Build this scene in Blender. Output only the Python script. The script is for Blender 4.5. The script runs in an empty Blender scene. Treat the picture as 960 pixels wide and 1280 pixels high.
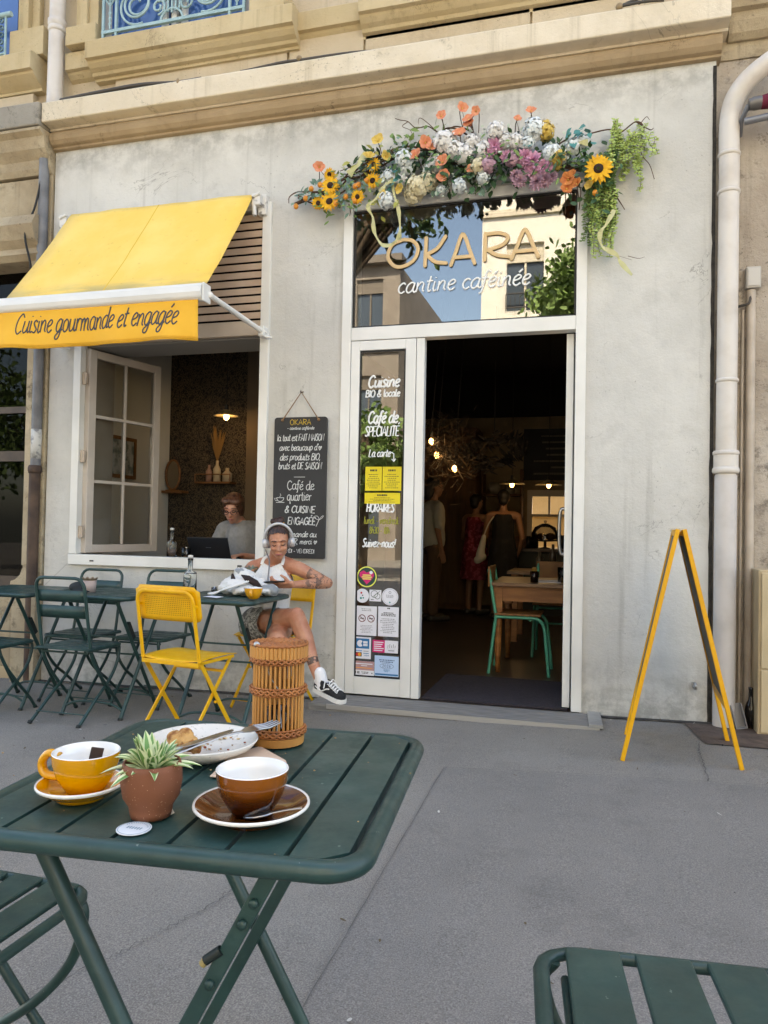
import bpy, bmesh, math, random
from mathutils import Vector, Matrix, Quaternion, noise
R = math.radians
V = Vector
S = bpy.context.scene
COL = S.collection
random.seed(7)
PI = math.pi

# ---------------------------------------------------------------- camera
FPX, YAW, PITCH, ROLL, CAMH = 939.3, R(-15.83), R(1.234), R(-1.098), 1.13
_f = V((math.sin(YAW)*math.cos(PITCH), math.cos(YAW)*math.cos(PITCH), math.sin(PITCH)))
_r0 = V((math.cos(YAW), -math.sin(YAW), 0)); _d0 = _f.cross(_r0)
_r = math.cos(ROLL)*_r0 + math.sin(ROLL)*_d0
_d = -math.sin(ROLL)*_r0 + math.cos(ROLL)*_d0
CAMP = V((0, 0, CAMH))
cam_d = bpy.data.cameras.new('camera'); cam = bpy.data.objects.new('camera', cam_d); COL.objects.link(cam)
mw = Matrix.Identity(4)
for i in range(3):
    mw[i][0] = _r[i]; mw[i][1] = -_d[i]; mw[i][2] = -_f[i]; mw[i][3] = CAMP[i]
cam.matrix_world = mw
cam_d.sensor_fit = 'HORIZONTAL'; cam_d.sensor_width = 36.0; cam_d.lens = 36.0*FPX/960.0
cam_d.clip_start = 0.05; cam_d.clip_end = 600
S.camera = cam
# ---------------------------------------------------------------- light
SUN_EL, SUN_AZ = 52.0, 12.0          # the sun stands high behind the cafe: the whole street side is in shade
w = bpy.data.worlds.new('World'); S.world = w; w.use_nodes = True
nt = w.node_tree; nt.nodes.clear()
sky = nt.nodes.new('ShaderNodeTexSky'); sky.sky_type = 'NISHITA'; sky.sun_disc = False
sky.sun_elevation = R(SUN_EL); sky.sun_rotation = R(SUN_AZ); sky.air_density = 1.0; sky.dust_density = 2.0
bg = nt.nodes.new('ShaderNodeBackground'); bg.inputs['Strength'].default_value = 0.15
ow = nt.nodes.new('ShaderNodeOutputWorld')
nt.links.new(sky.outputs[0], bg.inputs[0]); nt.links.new(bg.outputs[0], ow.inputs[0])
sl = bpy.data.lights.new('sun', 'SUN'); sl.energy = 4.0; sl.angle = R(0.53); sl.color = (1, .94, .84)
so = bpy.data.objects.new('sun', sl); COL.objects.link(so)
so.rotation_euler = (-(PI/2-R(SUN_EL)), 0, -R(SUN_AZ)); so.location = (0, 8, 20)
S.view_settings.view_transform = 'Standard'; S.view_settings.look = 'None'
S.view_settings.exposure = 2.32; S.view_settings.gamma = 1.0
S.view_settings.use_curve_mapping = False
S.view_settings.use_white_balance = True; S.view_settings.white_balance_temperature = 7800; S.view_settings.white_balance_tint = 10
S.render.engine = 'CYCLES'
S.cycles.use_denoising = True
S.cycles.max_bounces = 8; S.cycles.diffuse_bounces = 4; S.cycles.glossy_bounces = 4
S.cycles.transparent_max_bounces = 12; S.cycles.transmission_bounces = 6
S.cycles.sample_clamp_indirect = 6.0
S.cycles.caustics_reflective = False; S.cycles.caustics_refractive = False

# ---------------------------------------------------------------- measuring helpers (photo pixel -> point of the place)
def ray(px, py): return _r*((px-480)/FPX) + _d*((py-640)/FPX) + _f
def aty(px, py, Y):
    d = ray(px, py); return CAMP + d*(Y/d.y)
def atz(px, py, Z):
    d = ray(px, py); return CAMP + d*((Z-CAMH)/d.z)
def gz(x): return 0.02*(x+0.9)         # the pavement rises gently to the right
WY = 4.738                              # the plane of the cafe front

# ---------------------------------------------------------------- mesh builder
def frame_of(d):
    d = V(d).normalized()
    a = V((0, 0, 1)) if abs(d.z) < .9 else V((1, 0, 0))
    u = d.cross(a).normalized(); return u, u.cross(d).normalized()
def cr(pts, n=6, closed=False):
    P = [V(p) for p in pts]
    if len(P) < 3: return P
    out = []; m = len(P); rng = m if closed else m-1
    for i in range(rng):
        if closed: p0, p1, p2, p3 = P[(i-1) % m], P[i], P[(i+1) % m], P[(i+2) % m]
        else:
            p1, p2 = P[i], P[i+1]
            p0 = P[i-1] if i > 0 else p1*2-p2
            p3 = P[i+2] if i+2 < m else p2*2-p1
        for k in range(n):
            t = k/n
            out.append(.5*((2*p1)+(p2-p0)*t+(2*p0-5*p1+4*p2-p3)*t*t+(3*p1-p0-3*p2+p3)*t*t*t))
    if not closed: out.append(P[-1])
    return out

class MB:
    def __init__(s): s.v = []; s.f = []; s.m = []; s.s = []
    def add(s, vs, fs, m=0, sm=False):
        o = len(s.v); s.v.extend([V(p) for p in vs])
        for f in fs:
            s.f.append([i+o for i in f]); s.m.append(m); s.s.append(sm)
    def quad(s, a, b, c, d, m=0, sm=False): s.add([a, b, c, d], [(0, 1, 2, 3)], m, sm)
    def box(s, x0, x1, y0, y1, z0, z1, m=0):
        s.add([(x0,y0,z0),(x1,y0,z0),(x1,y1,z0),(x0,y1,z0),(x0,y0,z1),(x1,y0,z1),(x1,y1,z1),(x0,y1,z1)],
              [(0,3,2,1),(4,5,6,7),(0,1,5,4),(1,2,6,5),(2,3,7,6),(3,0,4,7)], m)
    def obox(s, c, u, v, w, m=0):
        c, u, v, w = V(c), V(u), V(v), V(w)
        s.add([c-u-v-w,c+u-v-w,c+u+v-w,c-u+v-w,c-u-v+w,c+u-v+w,c+u+v+w,c-u+v+w],
              [(0,3,2,1),(4,5,6,7),(0,1,5,4),(1,2,6,5),(2,3,7,6),(3,0,4,7)], m)
    def bar(s, p, q, wd, h, side=None, m=0):      # rectangular bar, wd across «side», h the other way
        p, q = V(p), V(q); d = q-p
        if side is None: u, v = frame_of(d)
        else:
            u = V(side); u = (u-d*(u.dot(d)/d.dot(d))).normalized(); v = d.normalized().cross(u)
        s.obox((p+q)/2, u*wd/2, v*h/2, d/2, m)
    def tube(s, pts, r, n=10, m=0, closed=False, flat=None, caps=True):
        P = [V(p) for p in pts]; k = len(P)
        if k < 2: return
        rs = r if isinstance(r, (list, tuple)) else [r]*k
        vs = []; u = None
        for i in range(k):
            if closed: t = P[(i+1) % k]-P[(i-1) % k]
            else: t = P[min(i+1, k-1)]-P[max(i-1, 0)]
            if t.length < 1e-9: t = V((0, 0, 1))
            t.normalize()
            if flat is not None:
                vv = (V(flat[0])-t*V(flat[0]).dot(t)).normalized(); uu = t.cross(vv)
                a, b = rs[i], flat[1]
            else:
                if u is None: u, _ = frame_of(t)
                u = (u-t*u.dot(t))
                if u.length < 1e-6: u, _ = frame_of(t)
                u.normalize(); uu = u; vv = t.cross(u); a = b = rs[i]
            for j in range(n):
                g = 2*PI*j/n; vs.append(P[i]+uu*(a*math.cos(g))+vv*(b*math.sin(g)))
        fs = []
        for i in range(k if closed else k-1):
            i2 = (i+1) % k
            for j in range(n):
                j2 = (j+1) % n; fs.append((i*n+j, i*n+j2, i2*n+j2, i2*n+j))
        s.add(vs, fs, m, True)
        if caps and not closed:
            s.add(vs[:n], [tuple(reversed(range(n)))], m); s.add(vs[-n:], [tuple(range(n))], m)
    def lathe(s, prof, c=(0,0,0), n=32, m=0, ax=None, sm=True, ms=None):
        c = V(c)
        if ax is None: u, v, a = V((1,0,0)), V((0,1,0)), V((0,0,1))
        else: a = V(ax).normalized(); u, v = frame_of(a)
        k = len(prof); vs = []
        for r_, z in prof:
            for j in range(n):
                g = 2*PI*j/n; vs.append(c+u*(r_*math.cos(g))+v*(r_*math.sin(g))+a*z)
        for i in range(k-1):
            fs = [(i*n+j, i*n+(j+1) % n, (i+1)*n+(j+1) % n, (i+1)*n+j) for j in range(n)]
            o = len(s.v)
            if i == 0: base = o; s.v.extend(vs)
            for f in fs: s.f.append([q+base for q in f]); s.m.append(ms[i] if ms else m); s.s.append(sm)
    def ell(s, c, rad, rot=None, nu=14, nv=9, m=0):
        c = V(c); vs = []; fs = []
        for i in range(nv+1):
            ph = PI*i/nv
            for j in range(nu):
                th = 2*PI*j/nu
                p = V((rad[0]*math.sin(ph)*math.cos(th), rad[1]*math.sin(ph)*math.sin(th), rad[2]*math.cos(ph)))
                if rot is not None: p = rot @ p
                vs.append(c+p)
        for i in range(nv):
            for j in range(nu):
                fs.append((i*nu+j, (i+1)*nu+j, (i+1)*nu+(j+1) % nu, i*nu+(j+1) % nu))
        s.add(vs, fs, m, True)
    def prism(s, poly, o, u, v, w, m=0, m_side=None):   # 2D polygon (u,v) at o, extruded by vector w
        o, u, v, w = V(o), V(u), V(v), V(w); n = len(poly)
        a = [o+u*p[0]+v*p[1] for p in poly]; b = [p+w for p in a]
        s.add(a+b, [tuple(reversed(range(n))), tuple(range(n, 2*n))], m)
        s.add(a+b, [(i, (i+1) % n, n+(i+1) % n, n+i) for i in range(n)], m if m_side is None else m_side)
    def sweep(s, prof, x0, x1, m=0):               # a (y,z) profile run along x, closed ends
        n = len(prof)
        a = [V((x0, p[0], p[1])) for p in prof]; b = [V((x1, p[0], p[1])) for p in prof]
        s.add(a+b, [(i, (i+1) % n, n+(i+1) % n, n+i) for i in range(n)], m)
        s.add(a, [tuple(range(n))], m); s.add(b, [tuple(reversed(range(n)))], m)
    def strip(s, L, Rr, m=0, sm=True):
        n = len(L); s.add(list(L)+list(Rr), [(i, i+1, n+i+1, n+i) for i in range(n-1)], m, sm)
    def petal(s, b, d, up, L, W, cup=.2, m=0, prof=((0,.35),(.35,.9),(.7,1),(1,.25))):
        b, d, up = V(b), V(d).normalized(), V(up).normalized(); sd = d.cross(up)
        if sd.length < 1e-5: sd, _ = frame_of(d)
        sd.normalize(); up = sd.cross(d).normalized()
        l = []; r_ = []
        for t, wv in prof:
            c = b+d*(L*t)+up*(cup*L*t*t); h = sd*(W*.5*wv)
            l.append(c-h+up*(wv*W*.12)); r_.append(c+h+up*(wv*W*.12))
        s.strip(l, r_, m)

def B(name, mb, mats, parent=None, origin=None, bevel=0, seg=2, recalc=True, solid=0, weld=False):
    """link a builder (in world coordinates) as ONE mesh object"""
    if not isinstance(mats, (list, tuple)): mats = [mats]
    if parent is not None:
        inv = parent.matrix_world.inverted() if parent.get('_loc') is None else Matrix.Translation(-V(parent['_loc']))
        o = V(parent['_loc'])
    else:
        if origin is None:
            xs = [p.x for p in mb.v]; ys = [p.y for p in mb.v]; zs = [p.z for p in mb.v]
            origin = V(((min(xs)+max(xs))/2, (min(ys)+max(ys))/2, min(zs)))
        o = V(origin)
    me = bpy.data.meshes.new(name)
    me.from_pydata([tuple(p-o) for p in mb.v], [], mb.f)
    for m_ in mats: me.materials.append(m_)
    me.polygons.foreach_set('material_index', mb.m); me.polygons.foreach_set('use_smooth', mb.s)
    if recalc:
        bm = bmesh.new(); bm.from_mesh(me)
        if weld: bmesh.ops.remove_doubles(bm, verts=bm.verts, dist=1e-5)
        bmesh.ops.recalc_face_normals(bm, faces=bm.faces); bm.to_mesh(me); bm.free()
    me.update()
    ob = bpy.data.objects.new(name, me); COL.objects.link(ob)
    if parent is not None: ob.parent = parent; ob['_loc'] = parent['_loc']
    else: ob.location = o; ob['_loc'] = tuple(o)
    if bevel:
        b = ob.modifiers.new('bevel', 'BEVEL'); b.width = bevel; b.segments = seg; b.limit_method = 'ANGLE'; b.angle_limit = R(40)
    if solid:
        q = ob.modifiers.new('solid', 'SOLIDIFY'); q.thickness = solid; q.offset = 0
    return ob
def tag(o, label=None, cat=None, group=None, kind=None):
    if label: o['label'] = label
    if cat: o['category'] = cat
    if group: o['group'] = group
    if kind: o['kind'] = kind
    return o
def thing(name, label, cat, loc=(0,0,0), group=None):
    o = bpy.data.objects.new(name, None); COL.objects.link(o); o.location = loc; o['_loc'] = tuple(loc)
    o.empty_display_size = .1
    return tag(o, label, cat, group)
def struct(name, mb, mats, **k):
    o = B(name, mb, mats, **k); o['kind'] = 'structure'; return o
def copy_tree(o, parent=None):
    c = o.copy(); COL.objects.link(c)
    if parent is not None: c.parent = parent
    for ch in list(o.children): copy_tree(ch, c)
    return c

# ---------------------------------------------------------------- materials
def hexc(h):
    c = [int(h[i:i+2], 16)/255 for i in (0, 2, 4)]
    return tuple(x/12.92 if x <= .04045 else ((x+.055)/1.055)**2.4 for x in c)
def M(name, c, rough=.6, c2=None, scale=8, metal=0, bump=0, bscale=40, spec=.5, detail=4, lo=.35, hi=.65, coat=0, rvar=0, stretch=None, sss=0, trans=0, sheen=0):
    m = bpy.data.materials.new(name); m.use_nodes = True; n = m.node_tree; p = n.nodes['Principled BSDF']
    if isinstance(c, str): c = hexc(c)
    p.inputs['Base Color'].default_value = (*c, 1); p.inputs['Roughness'].default_value = rough
    p.inputs['Metallic'].default_value = metal; p.inputs['Specular IOR Level'].default_value = spec
    p.inputs['Coat Weight'].default_value = coat
    if sheen: p.inputs['Sheen Weight'].default_value = sheen
    if sss: p.inputs['Subsurface Weight'].default_value = sss; p.inputs['Subsurface Scale'].default_value = .01
    tc = n.nodes.new('ShaderNodeTexCoord'); src = tc.outputs['Object']
    if stretch:
        mp = n.nodes.new('ShaderNodeMapping'); mp.inputs['Scale'].default_value = stretch
        n.links.new(src, mp.inputs[0]); src = mp.outputs[0]
    if c2 is not None:
        if isinstance(c2, str): c2 = hexc(c2)
        t = n.nodes.new('ShaderNodeTexNoise'); t.inputs['Scale'].default_value = scale; t.inputs['Detail'].default_value = detail
        n.links.new(src, t.inputs['Vector'])
        r = n.nodes.new('ShaderNodeValToRGB'); r.color_ramp.elements[0].position = lo; r.color_ramp.elements[1].position = hi
        r.color_ramp.elements[0].color = (*c, 1); r.color_ramp.elements[1].color = (*c2, 1)
        n.links.new(t.outputs['Fac'], r.inputs[0]); n.links.new(r.outputs[0], p.inputs['Base Color'])
        if rvar:
            mr = n.nodes.new('ShaderNodeMapRange'); mr.inputs[3].default_value = rough-rvar; mr.inputs[4].default_value = rough+rvar
            n.links.new(t.outputs['Fac'], mr.inputs[0]); n.links.new(mr.outputs[0], p.inputs['Roughness'])
    if bump:
        t2 = n.nodes.new('ShaderNodeTexNoise'); t2.inputs['Scale'].default_value = bscale; t2.inputs['Detail'].default_value = 5
        n.links.new(src, t2.inputs['Vector'])
        b = n.nodes.new('ShaderNodeBump'); b.inputs['Strength'].default_value = bump; b.inputs['Distance'].default_value = .01
        n.links.new(t2.outputs['Fac'], b.inputs['Height']); n.links.new(b.outputs[0], p.inputs['Normal'])
    return m
def EM(name, c, s):
    m = bpy.data.materials.new(name); m.use_nodes = True; n = m.node_tree; p = n.nodes['Principled BSDF']
    p.inputs['Base Color'].default_value = (*c, 1); p.inputs['Emission Color'].default_value = (*c, 1); p.inputs['Emission Strength'].default_value = s
    return m
def glass_sheet(name, refl=.12, tint=(1,1,1), rough=0.0, blend=.25):
    """window pane: lets light straight through and mirrors more at grazing angles"""
    m = bpy.data.materials.new(name); m.use_nodes = True; n = m.node_tree; n.nodes.clear()
    o = n.nodes.new('ShaderNodeOutputMaterial'); mx = n.nodes.new('ShaderNodeMixShader')
    t = n.nodes.new('ShaderNodeBsdfTransparent'); t.inputs[0].default_value = (*tint, 1)
    g = n.nodes.new('ShaderNodeBsdfGlossy'); g.inputs['Roughness'].default_value = rough
    lw = n.nodes.new('ShaderNodeLayerWeight'); lw.inputs['Blend'].default_value = blend
    ad = n.nodes.new('ShaderNodeMath'); ad.operation = 'ADD'; ad.inputs[1].default_value = refl; ad.use_clamp = True
    n.links.new(lw.outputs['Fresnel'], ad.inputs[0]); n.links.new(ad.outputs[0], mx.inputs[0])
    n.links.new(t.outputs[0], mx.inputs[1]); n.links.new(g.outputs[0], mx.inputs[2]); n.links.new(mx.outputs[0], o.inputs[0])
    return m
def GL(name, c=(1,1,1), rough=.02, ior=1.45):
    m = bpy.data.materials.new(name); m.use_nodes = True; p = m.node_tree.nodes['Principled BSDF']
    p.inputs['Base Color'].default_value = (*c, 1); p.inputs['Transmission Weight'].default_value = 1
    p.inputs['Roughness'].default_value = rough; p.inputs['IOR'].default_value = ior
    return m

class NB:     # tiny node-graph helper for the weathered surfaces
    def __init__(s, name, rough=.9):
        s.m = bpy.data.materials.new(name); s.m.use_nodes = True; s.n = s.m.node_tree; s.p = s.n.nodes['Principled BSDF']
        s.p.inputs['Roughness'].default_value = rough
        s.tc = s.n.nodes.new('ShaderNodeTexCoord').outputs['Object']; s.bumps = []
    def l(s, a, b): s.n.links.new(a, b)
    def map(s, sc, loc=(0,0,0)):
        q = s.n.nodes.new('ShaderNodeMapping'); q.inputs['Scale'].default_value = sc; q.inputs['Location'].default_value = loc
        s.l(s.tc, q.inputs[0]); return q.outputs[0]
    def noise(s, scale, detail=5, rough=.55, vec=None, dist=0):
        q = s.n.nodes.new('ShaderNodeTexNoise'); q.inputs['Scale'].default_value = scale; q.inputs['Detail'].default_value = detail
        q.inputs['Roughness'].default_value = rough; q.inputs['Distortion'].default_value = dist
        s.l(vec if vec is not None else s.tc, q.inputs['Vector']); return q.outputs['Fac']
    def vor(s, scale, feat='F1', vec=None, out='Distance', rnd=1):
        q = s.n.nodes.new('ShaderNodeTexVoronoi'); q.feature = feat; q.inputs['Scale'].default_value = scale; q.inputs['Randomness'].default_value = rnd
        s.l(vec if vec is not None else s.tc, q.inputs['Vector']); return q.outputs[out]
    def rng(s, x, a, b, c=0., d=1., smooth=True):
        q = s.n.nodes.new('ShaderNodeMapRange'); q.clamp = True
        if smooth: q.interpolation_type = 'SMOOTHSTEP'
        for i, k in enumerate((a, b, c, d)): q.inputs[i+1].default_value = k
        s.l(x, q.inputs[0]); return q.outputs[0]
    def mul(s, a, b, op='MULTIPLY'):
        q = s.n.nodes.new('ShaderNodeMath'); q.operation = op
        for i, k in enumerate((a, b)):
            if isinstance(k, (int, float)): q.inputs[i].default_value = k
            else: s.l(k, q.inputs[i])
        return q.outputs[0]
    def mix(s, f, a, b):
        q = s.n.nodes.new('ShaderNodeMix'); q.data_type = 'RGBA'
        s.l(f, q.inputs[0]) if not isinstance(f, (int, float)) else setattr(q.inputs[0], 'default_value', f)
        for i, k in ((6, a), (7, b)):
            if isinstance(k, tuple): q.inputs[i].default_value = (*k, 1)
            else: s.l(k, q.inputs[i])
        return q.outputs[2]
    def sep(s, vec=None):
        q = s.n.nodes.new('ShaderNodeSeparateXYZ'); s.l(vec if vec is not None else s.tc, q.inputs[0]); return q.outputs
    def col(s, c): s.l(c, s.p.inputs['Base Color'])
    def bump(s, h, st=.3, dist=.01):
        b = s.n.nodes.new('ShaderNodeBump'); b.inputs['Strength'].default_value = st; b.inputs['Distance'].default_value = dist
        s.l(h, b.inputs['Height'])
        if s.bumps: s.l(s.bumps[-1], b.inputs['Normal'])
        s.bumps.append(b.outputs[0]); s.l(b.outputs[0], s.p.inputs['Normal'])

def plaster(name, base, light, dark, stain_z=None, coarse=0.0):
    g = NB(name, .92)
    c = g.mix(g.rng(g.noise(1.3, 6, .6), .35, .68), base, light)
    c = g.mix(g.mul(g.rng(g.noise(5, 6, .65), .5, .75), .45), c, tuple(x*.82 for x in base))
    c = g.mix(g.mul(g.rng(g.noise(2.2, 8, .7, dist=.4), .58, .8), .6), c, dark)                     # grey soiling
    sp = g.mul(g.rng(g.noise(60, 3), .62, .72), g.rng(g.noise(1.7, 4), .45, .65))
    c = g.mix(g.mul(sp, .7), c, tuple(x*.6 for x in dark))                                          # pitting
    cracks = g.mul(g.rng(g.vor(1.1, 'DISTANCE_TO_EDGE', g.map((1, 1, .8))), .0, .006, 1, 0), g.rng(g.noise(.7, 2), .60, .66))
    c = g.mix(g.mul(cracks, .3), c, tuple(x*.4 for x in dark))
    hl = g.n.nodes.new('ShaderNodeMath'); hl.operation = 'ABSOLUTE'; g.l(g.mul(g.noise(1.6, 6, .62, g.map((1, 1, 1), (3, 1, 5)), .8), .5, 'SUBTRACT'), hl.inputs[0])
    c = g.mix(g.mul(g.mul(g.rng(hl.outputs[0], .0, .0045, 1, 0), g.rng(g.noise(2.1, 3), .52, .62)), .5), c, tuple(x*.4 for x in dark))
    c = g.mix(g.mul(g.mul(g.rng(g.noise(7, 6, .75, g.map((1, 1, 1), (9, 2, 1))), .60, .74), g.rng(g.noise(1.1, 3, .5, g.map((1, 1, 1), (2, 7, 4))), .48, .62)), .55), c, tuple(x*.62 for x in dark))
    streak = g.mul(g.rng(g.noise(1, 6, .65, g.map((11, 11, .45))), .54, .74), .42)
    c = g.mix(streak, c, dark)
    if stain_z:
        z = g.sep()[2]
        for (a, b, st) in stain_z:
            k = g.mul(g.rng(z, a, b), g.rng(g.noise(7, 6, .7), .38, .62))
            c = g.mix(g.mul(k, st), c, tuple(x*.55 for x in dark))
    g.col(c)
    if coarse:
        k = g.mul(g.rng(g.noise(6, 7, .75, g.map((1, 1, 1), (4, 4, 1))), .52, .66), g.rng(g.noise(1.3, 4), .40, .58))
        g.col(g.mix(g.mul(k, .65), c, tuple(x*.5 for x in dark)))
    g.bump(g.noise(34, 6, .7), .40, .008); g.bump(g.noise(9, 8, .7), .35 + coarse, .02); g.bump(g.noise(90, 4, .7), .25 + coarse, .006)
    return g.m
# ---------------------------------------------------------------- single-stroke lettering
GLY = {
'a':(46,"~40,44 24,50 8,36 6,14 18,1 34,12 40,44","~40,48 38,14 46,2 54,8"),'b':(44,"~9,82 7,40 8,2","~8,30 22,48 38,38 38,14 24,1 8,8"),
'c':(38,"~36,42 24,50 8,36 8,14 22,1 38,10"),'d':(46,"~40,44 24,50 8,36 6,14 18,1 34,12 40,44","~42,82 39,30 42,4 52,6"),
'e':(40,"~8,24 28,30 36,42 24,50 9,38 7,14 22,1 40,12"),'f':(30,"~36,74 26,82 17,70 15,20 11,-18 2,-24","2,46 30,48"),
'g':(46,"~40,44 24,50 8,36 6,14 18,1 34,12 40,44","~40,48 38,0 30,-24 14,-27 8,-16 22,-4 48,10"),'h':(44,"~9,82 7,40 8,2","~8,28 22,48 35,40 36,12 44,3"),
'i':(20,"~8,48 7,14 14,2 22,8","9,64 10,67"),'j':(20,"~10,48 8,-14 0,-24","9,64 10,67"),'k':(40,"~9,82 7,40 7,2","34,46 9,22 36,2"),
'l':(20,"~10,82 7,20 14,2 22,8"),'m':(64,"~6,48 8,26 7,2","~8,28 20,48 29,40 30,2","~30,28 43,48 53,40 54,12 62,3"),
'n':(46,"~6,48 8,26 7,2","~8,28 22,48 35,40 36,12 45,3"),'o':(42,"~22,50 8,38 8,12 22,1 36,12 36,38 22,50"),
'p':(44,"~8,48 8,10 7,-28","~8,34 22,50 38,38 38,14 24,1 8,10"),'q':(46,"~40,44 24,50 8,36 6,14 18,1 34,12 40,44","~40,48 39,10 38,-28 46,-18"),
'r':(32,"~8,48 9,24 8,2","~9,28 20,46 34,45"),'s':(34,"~32,42 20,50 8,40 18,27 30,15 20,2 4,7"),'t':(30,"~16,74 13,20 19,2 30,8","2,50 30,52"),
'u':(46,"~7,48 7,14 18,1 33,14 38,48","~38,48 37,12 44,2 52,8"),'v':(40,"~5,48 18,2 36,50"),'x':(40,"5,48 36,2","36,48 4,2"),
'y':(44,"~7,48 9,20 20,12 36,34","~38,48 34,0 22,-26 8,-22"),'z':(40,"6,46 35,46 6,3 38,3"),
'A':(54,"2,0 27,78 52,0","10,26 45,26"),'B':(48,"6,0 6,78","~6,78 34,74 34,50 8,42","~8,42 42,36 42,6 6,0"),'C':(50,"~48,64 30,79 8,60 6,22 26,-1 48,12"),
'D':(50,"6,0 6,78","~6,78 40,68 46,40 38,8 6,0"),'E':(44,"40,78 6,78 6,0 42,0","6,40 34,40"),'F':(42,"40,78 6,78 6,0","6,40 32,40"),
'G':(54,"~48,64 30,79 8,60 6,22 26,-1 48,10","48,10 49,36 30,36"),'H':(50,"6,0 6,78","44,0 44,78","6,40 44,40"),'I':(16,"8,0 8,78"),
'K':(48,"6,0 6,78","42,78 8,36 46,0"),'L':(42,"7,78 6,0 40,0"),'M':(64,"4,0 10,78 32,22 54,78 60,0"),'N':(52,"6,0 6,78 46,0 46,78"),
'O':(56,"~28,79 7,58 7,20 28,-1 49,20 49,58 28,79"),'P':(46,"6,0 6,78","~6,78 40,70 38,42 6,34"),'Q':(56,"~28,79 7,58 7,20 28,-1 49,20 49,58 28,79","34,16 52,-6"),
'R':(48,"6,0 6,78","~6,78 40,70 38,44 6,36","16,36 45,0"),'S':(44,"~40,68 24,79 8,62 22,42 38,22 24,-1 4,10"),'T':(48,"2,78 46,78","24,78 24,0"),
'U':(48,"~6,78 6,20 24,-1 42,20 42,78"),'V':(48,"2,78 24,0 46,78"),'Y':(46,"2,78 23,40 44,78","23,40 23,0"),'Z':(46,"4,78 42,78 4,0 44,0"),
'0':(44,"~22,79 6,58 6,20 22,-1 38,20 38,58 22,79"),'1':(26,"6,62 18,78 18,0"),'2':(42,"~6,62 22,79 36,60 6,0","6,0 40,0"),'3':(42,"~6,70 22,79 36,62 18,42","~18,42 38,24 22,-1 4,10"),
'6':(42,"~34,76 10,44 8,14 22,-1 37,16 26,40 9,26"),'8':(42,"~22,42 8,58 22,79 36,60 22,42 5,20 22,-1 39,20 22,42"),
'&':(54,"~50,2 18,52 24,77 38,64 8,28 16,2 34,4 48,34"),'!':(20,"12,80 9,24","8,3 8,0"),',':(18,"10,6 4,-14"),'.':(16,"8,3 8,0"),"'":(16,"9,84 6,66"),'-':(34,"4,30 30,30"),' ':(26,),
'+':(54,"~28,30 18,52 6,40 28,4","~28,30 40,52 50,40 28,4"),   # a small heart
}
for a, b_, dy in (('é','e',0),('É','E',30)):
    GLY[a] = GLY[b_] + (f"22,{62+dy} 36,{76+dy}",)
def text_width(t, track=0): return sum(GLY[c][0]/100+track for c in t)
def write(mb, t, place, normal, size, wgt, width=None, slant=0., track=0., m=0, thick=.0008, jit=0, n=6, align='c'):
    """letters as thin rounded strokes; place(u,v) -> point, u along the line in metres"""
    tw = text_width(t, track)*size; sx = 1.0 if width is None else width/tw
    x = -tw*sx/2 if align == 'c' else 0.; nv = V(normal); k = 0
    for ch in t:
        g = GLY[ch]; jy = random.uniform(-jit, jit)*size
        for st in g[1:]:
            sm = st[0] == '~'; pts = [tuple(float(q)/100 for q in p.split(',')) for p in st.lstrip('~').split()]
            P = cr([(p[0], p[1], 0) for p in pts], 5) if sm else [V((p[0], p[1], 0)) for p in pts]
            W = [place(x+(p.x+p.y*slant)*size*sx, p.y*size+jy)+nv*(.0004*(k % 3)) for p in P]
            k += 1
            mb.tube(W, wgt, n, m, flat=(nv, thick))
        x += (g[0]/100+track)*size*sx
def greek(mb, x0, x1, z0, z1, y, rows, m, h=.5):
    """unreadably small print: broken dark dashes"""
    dz = (z1-z0)/rows
    for i in range(rows):
        z = z1-dz*(i+.5); c = (x0+x1)/2; half = (x1-x0)/2*random.uniform(.55, 1); x = c-half
        while x < c+half-.003:
            l = random.uniform(.004, .014); e = min(x+l, c+half)
            mb.quad((x, y, z-dz*h/2), (e, y, z-dz*h/2), (e, y, z+dz*h/2), (x, y, z+dz*h/2), m); x = e+.003

# ---------------------------------------------------------------- surfaces of the street and house
m_wall = plaster('grey_render', hexc('c3c1bb'), hexc('d3d1cb'), hexc('98958e'), stain_z=((.55, -.02, .55), (3.6, 3.95, .5)))
m_wall_r = plaster('rough_render', hexc('aa9c8c'), hexc('c2b7a9'), hexc('5f564c'), stain_z=((1.6, -.02, .4),), coarse=.5)
m_stone = plaster('cream_stone', hexc('d2c4ac'), hexc('e0d5c2'), hexc('948569'))
m_ochre = plaster('ochre_stone', hexc('baa680'), hexc('c8b795'), hexc('86755a'))
m_moul = plaster('brown_moulding', hexc('9d8769'), hexc('ac977a'), hexc('685843'))
m_oldst = plaster('grey_old_stone', hexc('a08f75'), hexc('c0b196'), hexc('4b4134'), coarse=.4)
m_upper = plaster('beige_render', hexc('bfae94'), hexc('ccbea8'), hexc('968670'))
m_white = M('white_paint', 'e6e5e1', .35, 'dbdad5', 3, bump=.04, bscale=30)
m_cream = M('cream_paint', 'c9b9a8', .5, 'b9a896', 4)
m_louv = M('louver_paint', 'c9b3a0', .55, 'b9a08d', 6)
m_glass = glass_sheet('shop_glass', .16, (.80,.82,.80))
m_glass2 = glass_sheet('door_glass', .13, (.85,.87,.85))
m_black = M('black_gasket', '1a1a1a', .6)
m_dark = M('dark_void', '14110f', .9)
m_wood = M('wood', '7d5735', .5, '5c3d22', 6, stretch=(1,1,8), bump=.1)
m_gold = M('gold_paint', 'd9b888', .42)
m_wlet = M('white_lettering', 'f0f0ee', .5)
m_pipe = M('white_pipe', 'd2cbc3', .4, 'bdb3a8', 5, bump=.05, lo=.45, hi=.75)
m_gpipe = M('grey_pipe', '606166', .5, '7c7d80', 7, bump=.1)
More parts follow.
